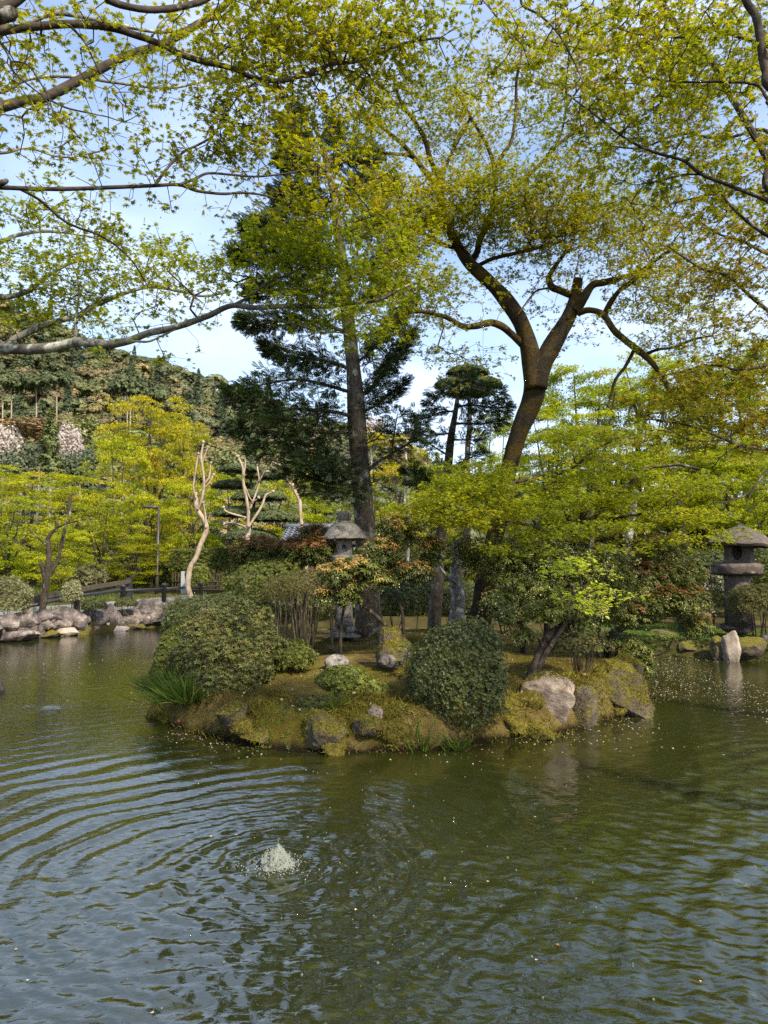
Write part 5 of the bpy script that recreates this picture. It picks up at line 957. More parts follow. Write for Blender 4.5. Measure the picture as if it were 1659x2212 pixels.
# ================================================================ SHRUBS THAT CLOSE THE VIEW UNDER THE TREES
for q, (x, y, Y, rx, ry, mt, lab) in enumerate([
    (20, 1225, 46, 60, 36, 'azalea_fresh', 'leafy green shrub under the edge maple on the left'), (110, 1235, 44, 56, 34, 'azalea_olive', 'olive shrub behind the leaning lichened tree'), (190, 1245, 36, 40, 26, 'azalea_grey', 'pale flowering shrub behind the second fence post'), (240, 1235, 42, 50, 34, 'azalea_olive', 'olive shrub behind the top of the handrail'),
    (310, 1240, 46, 46, 34, 'azalea_fresh', 'bright leafy shrub left of the lamp post'), (360, 1245, 47, 30, 28, 'azalea_fresh', 'leafy shrub right of the lamp post'), (427, 1245, 35, 24, 26, 'azalea_fresh', 'rounded green shrub behind the kinked pale tree'), (470, 1225, 52, 70, 44, 'azalea_olive', 'shady shrub behind the clipped hedge'), (560, 1215, 45, 60, 40, 'azalea_olive', 'shady shrub below the cloud pruned pine'),
    (150, 1200, 58, 110, 50, 'azalea_olive', 'broad thicket under the yellow maples on the left'), (300, 1190, 60, 110, 50, 'azalea_olive', 'broad thicket under the tallest golden maple'), (30, 1190, 58, 90, 50, 'azalea_fresh', 'broad thicket at the left edge beyond the path'),
    (540, 1298, 27.6, 60, 30, 'azalea_olive', 'low shrub on the back bank behind the clipped green shrub'), (630, 1300, 27.4, 60, 34, 'azalea_dark', 'low dark shrub on the back bank behind the bare stems'), (715, 1300, 27, 56, 36, 'azalea_olive', 'low shrub on the back bank behind the small lantern post'), (800, 1300, 26.8, 60, 36, 'azalea_dark', 'low dark shrub on the back bank beside the conifer foot'),
    (890, 1302, 26.6, 60, 34, 'azalea_olive', 'low shrub on the back bank between the conifer trunks'), (980, 1300, 26.2, 60, 36, 'azalea_olive', 'low shrub on the back bank behind the pale lichened trunk'), (1075, 1302, 25.6, 64, 36, 'azalea_dark', 'low dark shrub on the back bank behind the mossy trunk'), (1170, 1306, 24.8, 64, 36, 'azalea_olive', 'low shrub on the back bank behind the leaning pieris'), (1270, 1310, 23.6, 70, 36, 'azalea_dark', 'low dark shrub on the back bank behind the sapling'), (1370, 1315, 22, 64, 36, 'azalea_olive', 'low shrub on the back bank behind the crooked branch'),
    (700, 1240, 33, 60, 50, 'azalea_olive', 'shrub behind the small stone lantern'), (810, 1240, 32, 70, 50, 'azalea_olive', 'shrub seen right of the conifer foot beyond the water'), (900, 1225, 31, 70, 56, 'azalea_olive', 'shrub seen between the two conifers beyond the water'), (1000, 1235, 30, 70, 56, 'azalea_fresh', 'shrub beyond the water behind the pale lichened trunk'), (1110, 1225, 29, 80, 60, 'azalea_olive', 'shrub beyond the water behind the mossy trunk foot'),
    (1210, 1225, 28, 80, 60, 'azalea_olive', 'shrub beyond the water behind the white belled pieris'), (1320, 1220, 27, 80, 60, 'azalea_olive', 'shrub beyond the water behind the spreading pieris'), (1430, 1220, 25.5, 80, 64, 'azalea_olive', 'shrub on the right bank left of the tall lantern'), (1540, 1195, 25, 80, 60, 'azalea_olive', 'tall shrub on the right bank behind the lantern roof'), (1650, 1190, 25, 70, 66, 'azalea_fresh', 'tall shrub on the right bank at the picture edge')]):
    shrub(lab, [(x, y, Y, rx, ry, .8)], int(900 + rx * ry * .5), R5, .0032 * Y, mt, 5, name='garden_shrub', tint=(.45, .25), shell=.5, low=-.8)

# ================================================================ TREES BEYOND THE POND
def far_maple(seed, H=9.0, Wd=9.0, low=1.1, leaf=.125, n=15000, tint=(.45, .18), nd=70):
    """one maple standing at the origin: forked trunk, layered sprays"""
    g = np.random.default_rng(seed); root = thing('maple_tree', 'maple', 'tree', (0, 0, 0))
    f = H * g.uniform(.16, .26); lean = g.normal(0, .25, 2); tr = [wlimb([(0, 0, -.3), (lean[0] * .3, lean[1] * .3, f * .5), (lean[0], lean[1], f)], .21 * H / 9, .15 * H / 9, 14)]
    li = []; nb = 6; top = tr[0][0][-1]
    for q in range(nb):
        a = 2 * math.pi * q / nb + g.uniform(-.4, .4); rr = Wd / 2 * g.uniform(.45, .85); zt = H * g.uniform(.5, .92) if q % 3 else H * .97; rr = rr * (.35 if not q % 3 else 1)
        e = np.array([math.cos(a) * rr, math.sin(a) * rr, zt]); m1 = top + (e - top) * .4 + np.array([0, 0, H * .05]) + g.normal(0, .25, 3)
        li.append(wlimb([top, m1, top + (e - top) * .75 + g.normal(0, .2, 3), e], .12 * H / 9, .025, 24))
    b = MB(); b.add(*tube(*tr[0], 10, wob=.12)); b.build('trunk', M['bark_dark'], root, smooth_=True)
    for C, R in li: MB().add(*tube(C, R, 6, wob=.1)).build('limb', M['bark_dark'], root, smooth_=True)
    pts = []; own = []
    for q in range(nd):
        u = g.random() ** .8; z = low + (H - low) * u; env = Wd / 2 * (math.sin(math.pi * min(1, .22 + .78 * (1 - u))) ** .75) * (1 - .25 * u)
        a = g.uniform(0, 2 * math.pi); r = env * g.random() ** .45; c = np.array([math.cos(a) * r, math.sin(a) * r, z]); rd = g.uniform(.55, 1.15) * Wd / 9; m = int(n / 7 / nd * g.uniform(.6, 1.4))
        aa, r2 = g.random(m) * 2 * math.pi, rd * np.sqrt(g.random(m)); tx, ty = g.normal(0, .18, 2) - .12 * np.array([math.cos(a), math.sin(a)]); dx, dy = r2 * np.cos(aa), r2 * np.sin(aa)
        pts.append(np.stack([c[0] + dx, c[1] + dy, c[2] + tx * dx + ty * dy - .15 * r2 ** 2 / rd + g.normal(0, .07, m)], 1)); own.append(np.full(m, g.normal(tint[0], tint[1])))
    pts = np.concatenate(pts); own = np.concatenate(own); sel = g.random(len(pts)) < .22
    mb, _, _ = grow(tr + li, pts[sel], step=.5, tip=.006, bias=.1); mb.build('twigs', M['twig'], root, kind='stuff')
    k = 7; P = np.repeat(pts, k, 0) + g.normal(0, 1, (len(pts) * k, 3)) * [.16, .16, .05]; L = Leaves()
    L.add(T3, P, g.normal(0, 1, P.shape) - [0, 0, .2], np.array([0, 0, 1.0]) + g.normal(0, .5, P.shape), leaf * g.uniform(.7, 1.25, len(P)), np.clip(np.repeat(own, k) + g.normal(0, .12, len(P)), 0, 1))
    L.build('leaves', M['maple_far'], root); return root

TALL = dict(leaf=.125, n=34000, nd=150)
PROTO = [far_maple(301, 9, 9), far_maple(302, 10, 8, 1.4), far_maple(303, 8, 10, 1.4), far_maple(304, 9, 9, 1.2, tint=(.6, .2)), far_maple(305, 11, 8, 1.6, tint=(.5, .25)), far_maple(306, 13, 9.5, 1.2, **TALL), far_maple(307, 13, 10, 1.0, tint=(.55, .2), **TALL)]
used = set()
def put_maple(pi, x, ytop, Y, wpx, label, color, group, rz, zb=None):
    t = at(x, ytop, Y); zb = gz(t[0], Y) if zb is None else zb; hs = (9, 10, 8, 9, 11, 13, 13)[pi]; ws = (9, 8, 10, 9, 8, 9.5, 10)[pi]
    sz = (t[2] - zb) / hs; sx = wpx * Y / F / ws; src = PROTO[pi]
    if pi not in used:
        used.add(pi); o = src; o.location = Vector((t[0], Y, zb)); o.rotation_euler = (0, 0, rz); o.scale = (sx, sx, sz); o['label'] = label; o['group'] = group; o.color = color
        for c in o.children: c.color = color
    else: o = dup(src, (t[0], Y, zb), label, group, (sx, sx, sz), rz, color)
GL, GR = 'maples beyond the left bank', 'maples beyond the right bank'
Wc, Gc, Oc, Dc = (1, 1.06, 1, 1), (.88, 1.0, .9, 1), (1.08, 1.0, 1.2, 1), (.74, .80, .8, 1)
for a in [
    (6, 330, 862, 52, 260, 'tallest golden maple beyond the left bank, its crown reaching up against the hill', Oc), (1, 415, 925, 47, 150, 'golden maple crown just behind the first pale pollarded trunk', Oc), (2, 255, 950, 46, 190, 'wide yellow maple left of the lamp post', Wc), (6, 60, 1015, 44, 260, 'broad yellow maple at the left edge below the white cherry', Wc),
    (4, 175, 1030, 50, 190, 'yellow maple between the edge maple and the wide one', Wc), (0, 20, 1075, 36, 200, 'lime green maple lowest at the left edge', Gc), (1, 215, 1090, 37, 190, 'low shaded maple behind the handrail', Dc), (2, 330, 1075, 44, 200, 'maple with dark bare limbs around the lamp post', Wc),
    (3, 420, 1045, 42, 170, 'green maple over the clipped hedge', Gc), (4, 500, 1030, 60, 150, 'pale green maple behind the second pale pollarded trunk', Gc), (0, 620, 1010, 52, 190, 'yellow green maple behind the third pale pollarded trunk', Wc), (1, 700, 1040, 46, 160, 'light maple seen below the conifer boughs', Gc), (2, 130, 1140, 32, 170, 'small maple behind the leaning lichened tree', Wc), (2, -60, 1010, 46, 200, 'maple cut by the left picture edge', Wc), (4, 290, 1160, 40, 160, 'shaded low maple right behind the grey handrail', Dc)]:
    put_maple(*a[:5], a[5], a[6], GL, rng.uniform(0, 6.28))
for a in [
    (3, 860, 930, 40, 200, 'orange tinged maple between the two conifers', Oc), (0, 930, 1000, 32, 200, 'spring green maple behind the smaller conifer', Gc), (1, 1075, 905, 44, 170, 'maple just left of the mossy trunk in the distance', Gc), (5, 1260, 800, 34, 300, 'tall light maple right of the mossy trunk', Gc),
    (6, 1380, 775, 36, 330, 'tall airy green maple in the right background', Gc), (5, 1490, 790, 33, 330, 'dense spring maple right of the airy one', Gc), (6, 1600, 750, 30, 320, 'tall spring maple behind the right lantern', Gc), (5, 1690, 740, 28, 280, 'maple at the far right edge', Gc), (5, 1180, 890, 28, 240, 'middle distance maple behind the low spreading maple', Gc),
    (6, 1330, 920, 26, 280, 'maple behind the middle of the low spreading maple', Dc), (6, 1450, 930, 25, 280, 'shady maple behind the rusty pieris', Dc), (5, 1580, 950, 24, 260, 'green maple directly behind the tall stone lantern', Gc), (1, 1000, 1060, 28, 180, 'low maple behind the two conifer trunks', Dc), (2, 1120, 1040, 30, 180, 'low light maple behind the foot of the mossy trunk', Gc), (4, 800, 1060, 44, 150, 'maple behind the straight conifer trunk', Wc), (2, 1670, 1000, 23, 170, 'low maple at the right edge behind the lantern roof', Gc)]:
    put_maple(*a[:5], a[5], a[6], GR, rng.uniform(0, 6.28))

# ---- pines with cloud shaped pads, behind
def pine(label, x, ybase, Y, padsp, trunk_px, wt, color_t=.45):
    p = at(trunk_px[0][0], trunk_px[0][1], Y); root = thing('pine_tree', label, 'tree', (p[0], Y, gz(p[0], Y))); tr = limb(trunk_px, Y, Y, wt, wt * .4); tr[0][0][2] = gz(p[0], Y)
    MB().add(*tube(*tr, 10, wob=.1)).build('trunk', M['bark_dark'], root, smooth_=True); L = Leaves(); allp = []
    for (cx, cy_, rx, ry) in padsp:
        c = at(cx, cy_, Y + rng.normal(0, .5)); r = np.array([rx, rx * .9, ry]) * Y / F; m = int(rx * ry * 1.6); u = norm(rng.normal(0, 1, (m, 3))); u[:, 2] = np.abs(u[:, 2]) * 1 - .25
        P = c + u * r * rng.uniform(.75, 1.0, (m, 1)); allp.append(P); L.add(R6, P, rng.normal(0, 1, P.shape), norm(u) + [0, 0, .8], .16 * Y / 35 * rng.uniform(.7, 1.2, m), np.clip(color_t + .2 * NZ(P, 1.5) + rng.normal(0, .18, m), 0, 1))
    allp = np.concatenate(allp); mb, _, _ = grow([tr], allp[rng.choice(len(allp), min(len(allp), 160), replace=False)], step=.4, tip=.012, bias=.1); mb.build('twigs', M['bark_dark'], root, kind='stuff', smooth_=True); L.build('needles', M['pine'], root)
pine('grey green pine dome rising behind the smaller conifer', 1010, 1200, 38, [(1010, 805, 48, 18), (975, 830, 36, 16), (1045, 830, 40, 16), (1010, 850, 50, 14)], [(1010, 1200), (1008, 1000), (1015, 900), (1010, 820)], 16)
pine('pruned pine with cloud pads behind the second pale pollarded trunk', 540, 1250, 40, [(520, 1015, 46, 14), (575, 1030, 46, 14), (500, 1050, 44, 16), (560, 1075, 60, 18), (520, 1110, 60, 20), (590, 1120, 56, 22), (540, 1160, 60, 22)], [(545, 1250), (540, 1150), (548, 1080), (535, 1010)], 14)

# ---- wooded slope: crowns too far off to show leaves
def hill_crown(seed, cone=False):
    g = np.random.default_rng(seed); L = Leaves()
    if cone:
        n = 520; z = g.random(n) ** 1.3; a = g.random(n) * 6.283; r = (1 - z) * .95 * (.75 + .25 * np.sin(z * 60)) * g.uniform(.7, 1, n)
        P = np.stack([r * np.cos(a), r * np.sin(a), z * 3.6 - .9], 1); D = np.stack([np.cos(a), np.sin(a), np.full(n, -.5)], 1); L.add(T3, P, D, np.array([0, 0, 1.0]) + D * .3 + g.normal(0, .35, P.shape), .26 * g.uniform(.7, 1.3, n), np.clip(.4 + g.normal(0, .2, n), 0, 1))
    else:
        for _ in range(13):
            u = norm(g.normal(0, 1, 3)); u[2] = abs(u[2]) * .9 - .1; c = u * np.array([.62, .62, .5]); m = 52; v = norm(g.normal(0, 1, (m, 3))); v[:, 2] = np.abs(v[:, 2]) - .3
            L.add(T3, c + v * .42, g.normal(0, 1, v.shape), v + [0, 0, .5] + g.normal(0, .3, v.shape), .17 * g.uniform(.7, 1.3, m), np.clip(.45 + g.normal(0, .15) + g.normal(0, .12, m), 0, 1))
    o = L.build('forest_tree', M['hill_tree'], None, kind=None); me = o.data; bpy.data.objects.remove(o); return me
HC = [hill_crown(s) for s in (1, 2, 3)] + [hill_crown(s, True) for s in (4, 5)]
g = np.random.default_rng(77); spots = []
for Yh in np.arange(92, 278, 6.2):
    for xh in np.arange(-.66 * Yh, .62 * Yh, 6.4 if xs is not None else 6):
        x, y = xh + g.normal(0, 1.8), Yh + g.normal(0, 1.8); px = CX + x * F / y
        if -60 < px < 1750 and (px < 1000 or y > 170): spots.append((x, y))
spots = np.array(spots); zz = hill_z(spots[None])[0]; kind = g.random(len(spots)); size = g.uniform(3.2, 5.8, len(spots)); hue = NZ(np.c_[spots, zz * 0], .02)
pxs = CX + spots[:, 0] * F / spots[:, 1]; show = np.where((pxs > -40) & (pxs < 700), size / spots[:, 1] * (1 + .6 * smooth((zz - 8) / 10)), 0); order = np.argsort(-show); rest_V, rest_F, rest_t, nn = [], [], [], 0
KL = {0: 'round crowned olive green tree in the wood on the hillside', 1: 'dark pointed cedar in the wood on the hillside'}
for rank, i in enumerate(order):
    conei = kind[i] < .17 + .25 * hue[i]; me = HC[3 + int(kind[i] * 97) % 2] if conei else HC[int(kind[i] * 97) % 3]; s = size[i] * (.62 if conei else 1.0)
    loc = Vector((spots[i, 0], spots[i, 1], zz[i] + (2.4 if conei else 2.0)))
    w = g.uniform(-1, 1); col = (.62 + .1 * w, .8 + .1 * w, .9, 1) if conei else ((1.35 + .2 * w, 1.08 + .15 * w, .95, 1) if g.random() < .5 else (.95 + .15 * w, 1.0 + .15 * w, .9, 1))
    if rank < 295:
        o = bpy.data.objects.new('forest_tree', me); COL.objects.link(o); o.location = loc; o.scale = (s, s, s * (1.15 if conei else g.uniform(.8, 1.1))); o.rotation_euler = (0, 0, g.uniform(0, 6.28)); o.color = col
        tag(o, KL[int(conei)], 'tree', 'cedars on the wooded hill' if conei else 'round trees on the wooded hill')
    else:
        n0 = len(me.vertices); co = np.empty(n0 * 3, np.float32); me.vertices.foreach_get('co', co); co = co.reshape(-1, 3) * s + np.array(loc); f = np.empty(len(me.loops), np.int32); me.loops.foreach_get('vertex_index', f); t = np.empty(len(me.polygons), np.float32); me.attributes['tint'].data.foreach_get('value', t)
        rest_V.append(co); rest_F.append(f.reshape(-1, 3) + nn); rest_t.append(t); nn += n0
if rest_V: mk('forest', np.concatenate(rest_V), np.concatenate(rest_F), M['hill_tree'], tint=np.concatenate(rest_t), kind='stuff').color = (.9, .95, .9, 1)

# ---- trees at the foot of the hill
def foot_tree(me, x, y, Y, s, sz, col, label, name, mat=None, trunk=None):
    c = at(x, y, Y); o = bpy.data.objects.new(name, me if mat is None else me.copy()); COL.objects.link(o)
    if mat: o.data.materials.clear(); o.data.materials.append(M[mat])
    zb = max(gz(c[0], Y), float(hill_z(np.array([[[c[0], Y]]]))[0, 0])); root = thing(name, label, 'tree', (c[0], Y, zb)); o.name = 'crown'; o.parent = root; o.location = Vector(c) - root.location; o.scale = (s, s, sz); o.rotation_euler = (0, 0, rng.uniform(0, 6)); o.color = col
    C, R = wlimb([(c[0], Y, zb - .5), (c[0] + .2, Y, (zb + c[2]) / 2), (c[0], Y, c[2])], .22, .1, 8); MB().add(*tube(C, R, 6)).build('trunk', M['bark_grey'], root, smooth_=True)
HB = [hill_crown(s) for s in (11, 12)]
def dense_crown(seed, n=2600):
    g = np.random.default_rng(seed); L = Leaves()
    for _ in range(30):
        u = norm(g.normal(0, 1, 3)); c = u * np.array([.62, .62, .6]) * g.random() ** .4; m = n // 30; v = norm(g.normal(0, 1, (m, 3)))
        L.add(T3, c + v * .36 * g.uniform(.5, 1, (m, 1)), g.normal(0, 1, v.shape), v + [0, 0, .5] + g.normal(0, .4, v.shape), .085 * g.uniform(.7, 1.3, m), np.clip(.45 + g.normal(0, .15) + g.normal(0, .15, m), 0, 1))
    o = L.build('forest_tree', M['hill_tree'], None, kind=None); me = o.data; bpy.data.objects.remove(o); return me
DC = [dense_crown(s) for s in (21, 22)]
foot_tree(DC[0], 5, 962, 78, 2.9, 4.2, Wc, 'white flowering cherry cut by the left edge below the hill', 'cherry_tree', 'blossom')
foot_tree(DC[1], 152, 958, 80, 2.4, 3.2, Wc, 'white flowering cherry behind the pointed evergreen', 'cherry_tree', 'blossom')
foot_tree(DC[0], 85, 925, 88, 6.0, 2.2, (1.75, 1.2, 1.15, 1), 'russet budding tree below the hillside cedars', 'russet_tree')
foot_tree(DC[1], 170, 925, 90, 4.6, 2.6, (1.5, 1.6, 1.2, 1), 'light green tree at the foot of the hill above the white cherry', 'broadleaf_tree')
foot_tree(DC[0], 265, 955, 88, 5.0, 2.4, (1.8, 2.0, 1.5, 1), 'pale green tree at the foot of the hill left of the tallest maple', 'broadleaf_tree')
foot_tree(DC[1], 45, 1000, 66, 2.6, 2.6, (.7, .85, .95, 1), 'dark evergreen below the russet tree', 'broadleaf_tree')
foot_tree(DC[0], 170, 1000, 64, 2.1, 2.4, (.7, .85, .95, 1), 'dark evergreen right of the pointed evergreen', 'broadleaf_tree')
foot_tree(HC[3], 108, 985, 62, 1.7, 1.55, (1.0, 1.15, .8, 1), 'pointed evergreen cone between two dark evergreens', 'cedar_tree')
foot_tree(DC[1], 510, 1000, 80, 4, 3, (1.2, 1.3, 1, 1), 'dull green tree at the foot of the hill behind the pollarded trees', 'broadleaf_tree')
foot_tree(DC[0], 870, 1000, 70, 3.4, 2.6, (1.7, 1.3, 1.1, 1), 'reddish budding tree in the gap right of the straight conifer trunk', 'russet_tree')
foot_tree(DC[1], 800, 930, 75, 2.4, 2.4, Wc, 'white flowering cherry glimpsed right behind the straight conifer trunk', 'cherry_tree', 'blossom')
# bare dark trunks of the plantation at the foot of the wood
for q, (x, y0, y1) in enumerate([(5, 905, 835), (24, 905, 850), (78, 905, 850), (122, 908, 845), (274, 925, 860), (281, 925, 850), (341, 925, 880)]):
    Yq = 108; p = at(x, y0, Yq); root = thing('cedar_tree', ['slim pale cedar trunk at the left edge of the wood', 'slim pale cedar trunk next to the edge one', 'slim pale cedar trunk above the russet tree', 'slim pale cedar trunk above the first white cherry', 'left one of a close pair of cedar trunks below the hill wood', 'right one of a close pair of cedar trunks below the hill wood', 'lone thin cedar trunk left of the tallest maple'][q], 'tree', p)
    C, R = limb([(x, y0 + 14), (x + 1, (y0 + y1) / 2), (x, y1 - 12)], Yq, Yq, 3.4, 2); MB().add(*tube(C, R, 6)).build('trunk', M['bark_pale'], root, smooth_=True)
    cr = bpy.data.objects.new('crown', HC[q % 3]); COL.objects.link(cr); cr.parent = root; cr.location = Vector(at(x, y1 - 14, Yq) - p); cr.scale = (2.9, 2.9, 3.4); cr.color = (.62, .74, .62, 1); cr.rotation_euler = (0, 0, q * 1.3)

# ---- leaning lichened tree and pale pollarded trees on the left bank
p = at(95, 1318, 23.6); zb = gz(p[0], p[1])
tr = [limb([(92, 1322), (97, 1290), (100, 1255), (104, 1220), (106, 1185), (104, 1165), (112, 1150), (122, 1143), (122, 1128), (112, 1110), (108, 1098)], 23.6, 23.6, [14, 13, 12, 11, 10, 8, 7, 6, 4], 3, 50, .2)]; tr[0][0][0][2] = zb - .1
li = [limb([(98, 1262), (93, 1240), (88, 1215)], 23.6, 23.4, [9, 9], 8), limb([(101, 1250), (118, 1225), (128, 1200), (138, 1150), (150, 1095), (155, 1065)], 23.6, 24, [7, 6, 6], 7), limb([(115, 1120), (125, 1110), (132, 1100)], 23.6, 23.6, 3, 2), limb([(104, 1180), (80, 1160), (60, 1140)], 23.6, 23.2, 4, 2), limb([(122, 1140), (150, 1130), (185, 1120)], 23.6, 23.2, 4, 2)]
maple('maple_tree', 'small leaning tree with lichen patched trunk and a broken top on the left bank', tr, li, [(70, 1140, 23.4, 50, 10, .8, .7), (130, 1120, 23.4, 55, 9, .8, .9), (170, 1125, 23.3, 40, 8, .7, .9), (110, 1095, 23.6, 40, 8, .7, .8), (60, 1180, 23.6, 40, 8, .8, .6)], .06, 5, T3, 'maple_far', 'bark_dark', (p[0], p[1], zb), seed_share=0, step=.3, sides=7)
def pollard(label, paths, Y):
    b = at(paths[0][0][0][0], paths[0][0][0][1], Y); root = thing('pollarded_tree', label, 'tree', (b[0], Y, gz(b[0], Y))); first = True
    for px, w0, w1 in paths:
        C, R = limb(px, Y, Y + rng.normal(0, .3), w0, w1, wig=.5); R = R * (.76 if first else .68)
        if first: C[0, 2] = gz(b[0], Y) - .1
        mb = MB(); mb.add(*tube(C, R, 10, wob=.12))
        if not first:                                            # knuckle where the shoots are cut back each year
            V, Qf = rock_shape(C[-1], np.array([1.9, 1.9, 1.7]) * max(R[-1], .035), int(px[-1][0] * 7), 2, 3, .25); mb.add(V, Qf)
        mb.build('trunk' if first else 'limb', M['bark_pale'], root, smooth_=True); first = False
pollard('pale pollarded tree with a sharply kinked trunk by the fence', [([(412, 1292), (408, 1265), (406, 1240), (412, 1222), (424, 1205), (430, 1180), (441, 1160), (447, 1140), (440, 1120), (428, 1100), (424, 1080), (422, 1062)], [15, 15, 15, 15, 14, 14, 14, 12], 10), ([(428, 1100), (438, 1075), (441, 1040), (436, 1005), (434, 985), (438, 955)], 9, 6), ([(424, 1075), (418, 1050), (424, 1010), (428, 980)], 7, 5), ([(445, 1140), (444, 1110), (440, 1085)], 6, 5), ([(438, 1050), (452, 1030), (455, 1000)], 6, 5), ([(436, 1005), (445, 975), (452, 960)], 5, 4), ([(430, 1062), (450, 1045), (462, 1025)], 5, 4)], 31.5)
pollard('pale pollarded tree with a candelabra of cut limbs', [([(532, 1280), (530, 1230), (531, 1190), (534, 1160), (536, 1140)], [18, 15, 14, 13], 12), ([(534, 1140), (536, 1110), (534, 1080), (526, 1040), (524, 1010), (514, 985)], 11, 7), ([(536, 1140), (552, 1115), (568, 1090), (575, 1070), (590, 1062)], 9, 6), ([(534, 1142), (515, 1133), (495, 1130), (483, 1132)], 7, 6), ([(534, 1120), (510, 1113), (490, 1105), (482, 1095)], 7, 5), ([(540, 1100), (552, 1070), (560, 1040), (556, 1005)], 7, 5), ([(560, 1040), (572, 1020), (578, 1018)], 5, 5), ([(530, 1050), (545, 1082), (560, 1075)], 4, 4), ([(526, 1035), (530, 1000), (527, 980)], 5, 4)], 27.5)
pollard('pale pollarded tree half hidden behind the conifer boughs', [([(660, 1240), (660, 1180), (654, 1145), (648, 1110), (643, 1075), (632, 1045)], [11, 11, 11, 10], 9), ([(645, 1075), (655, 1063), (660, 1055)], 6, 4), ([(634, 1050), (622, 1040), (612, 1010), (590, 1000)], 7, 5), ([(634, 1045), (632, 1020), (626, 1000)], 6, 4)], 28.5)
# grey trunks among the maples behind on the right
for (px, Y, w, lab) in [([(1352, 1260), (1356, 1180), (1368, 1110), (1374, 1060)], 24, 20, 'pale barked trunk behind the spreading pieris'), ([(1272, 1260), (1278, 1150), (1276, 1090)], 23, 16, 'dark trunk behind the pieris hung with white bells'), ([(1468, 1240), (1472, 1150), (1466, 1080), (1450, 1030)], 24, 18, 'dark leaning trunk left of the tall stone lantern'), ([(880, 1250), (882, 1150), (880, 1060), (876, 960)], 27, 9, 'slim grey trunk between the two conifers')]:
    C, R = limb(px, Y, Y, w, w * .6); b = C[0]; zb = gz(b[0], b[1]); C[0, 2] = zb - .1; root = thing('bare_tree', lab, 'tree', (b[0], b[1], zb)); MB().add(*tube(C, R, 10, wob=.14)).build('trunk', M['bark_grey' if 'pale' in lab or 'grey' in lab else 'bark_dark'], root, smooth_=True)

# ================================================================ STONE LANTERNS
def plate_hole(c, w, h, rx, ry, u, v, dep, k=24):      # a face with an oval opening and the throat behind it; u, v in-plane axes
    c, u, v = np.asarray(c, float), np.asarray(u, float), np.asarray(v, float); n = np.cross(u, v); a = np.linspace(0, 2 * math.pi, k, endpoint=False) + math.pi / 4
    ca, sa = np.cos(a), np.sin(a); mxx = np.maximum(np.abs(ca), np.abs(sa)); out = np.stack([ca / mxx * w / 2, sa / mxx * h / 2], 1); inn = np.stack([ca * rx, sa * ry], 1)
    P = lambda q, d=0: c + q[:, :1] * u + q[:, 1:] * v - n * d
    V = np.concatenate([P(out), P(inn), P(inn * .95, dep), (c - n * dep)[None]]); i = np.arange(k); j = (i + 1) % k
    return V, [np.stack([i, j, j + k, i + k], 1), np.stack([i + k, j + k, j + 2 * k, i + 2 * k], 1), np.stack([i + 2 * k, j + 2 * k, np.full(k, 3 * k)], 1)]

def firebox(c, w, h, rx, ry, rz, mat, root, taper=.94, dep=.16):
    Rz = np.array(Matrix.Rotation(rz, 3, 'Z')); mb = MB(); c = np.asarray(c, float)
    V, Fs = plate_hole((0, -w / 2, 0), w, h, rx, ry, (1, 0, 0), (0, 0, 1), dep); mb.add(V, Fs)
    V, Fs = plate_hole((-w / 2, 0, 0), w, h, rx * .6, ry * .6, (0, -1, 0), (0, 0, 1), dep); mb.add(V, Fs)
    q = np.array([[w / 2, -w / 2, -h / 2], [w / 2, w / 2, -h / 2], [w / 2, w / 2, h / 2], [w / 2, -w / 2, h / 2], [-w / 2, w / 2, -h / 2], [-w / 2, w / 2, h / 2]]); mb.add(q, [np.array([[0, 1, 2, 3], [1, 4, 5, 2]])])
    mb.V = [(V * np.stack([1 - (1 - taper) * (V[:, 2] / h + .5), 1 - (1 - taper) * (V[:, 2] / h + .5), np.ones(len(V))], 1)) @ Rz.T + c for V in mb.V]
    return mb.build('fire_box', M[mat], root)

Y = 14.2; p0 = at(743, 1366, Y); zb = gz(p0[0], Y); S = Y / F
lan = thing('stone_lantern', 'small grey granite lantern with domed roof and ball finial beside the conifer', 'stone lantern', (p0[0], Y, zb)); X = p0[0]
hz = lambda y: float(at(745, y, Y)[2])
mb = MB(); V, Qf = rock_shape((X - .02, Y, hz(1371)), (46 * S, 40 * S, 9 * S), 301, 4, 10, .05); mb.add(V, Qf); mb.build('base_slab', M['granite'], lan, smooth_=True)
mb = MB(); V, Qf = rock_shape((X - .05, Y, hz(1360)), (30 * S, 28 * S, 8 * S), 302, 4, 10, .05); mb.add(V, Qf); mb.build('foot', M['granite'], lan, smooth_=True)
mb = MB(); mb.add(*lathe([(21 * S, hz(1360)), (19 * S, hz(1330)), (16.5 * S, hz(1290)), (16 * S, hz(1230)), (16.5 * S, hz(1222))], 20, (X, Y, 0), wob=.008)); mb.build('post', M['granite'], lan, smooth_=True)
mb = MB(); mb.add(*lathe([(18 * S, hz(1222)), (31 * S, hz(1213)), (33 * S, hz(1206)), (33 * S, hz(1200)), (22 * S, hz(1199))], 18, (X, Y, 0), wob=.006)); mb.build('platform', M['granite'], lan, smooth_=True)
firebox((X, Y, hz(1182)), 33 * S, 36 * S, 5.0 * S, 5.0 * S, .0, 'granite', lan, 1.0, .14)
mb = MB(); mb.add(*lathe([(18 * S, hz(1164.6)), (44 * S, hz(1165.5)), (46.5 * S, hz(1164)), (45.5 * S, hz(1159)), (40 * S, hz(1150)), (34 * S, hz(1140)), (27 * S, hz(1133)), (17 * S, hz(1130)), (15 * S, hz(1129))], 24, (X, Y, 0), wob=.012)); mb.build('roof', M['granite'], lan, smooth_=True, sharp=32)
mb = MB(); mb.add(*lathe([(13 * S, hz(1130)), (13.5 * S, hz(1127)), (12 * S, hz(1125.4))], 20, (X, Y, 0), wob=.004)); mb.build('neck_ring', M['granite'], lan, smooth_=True)
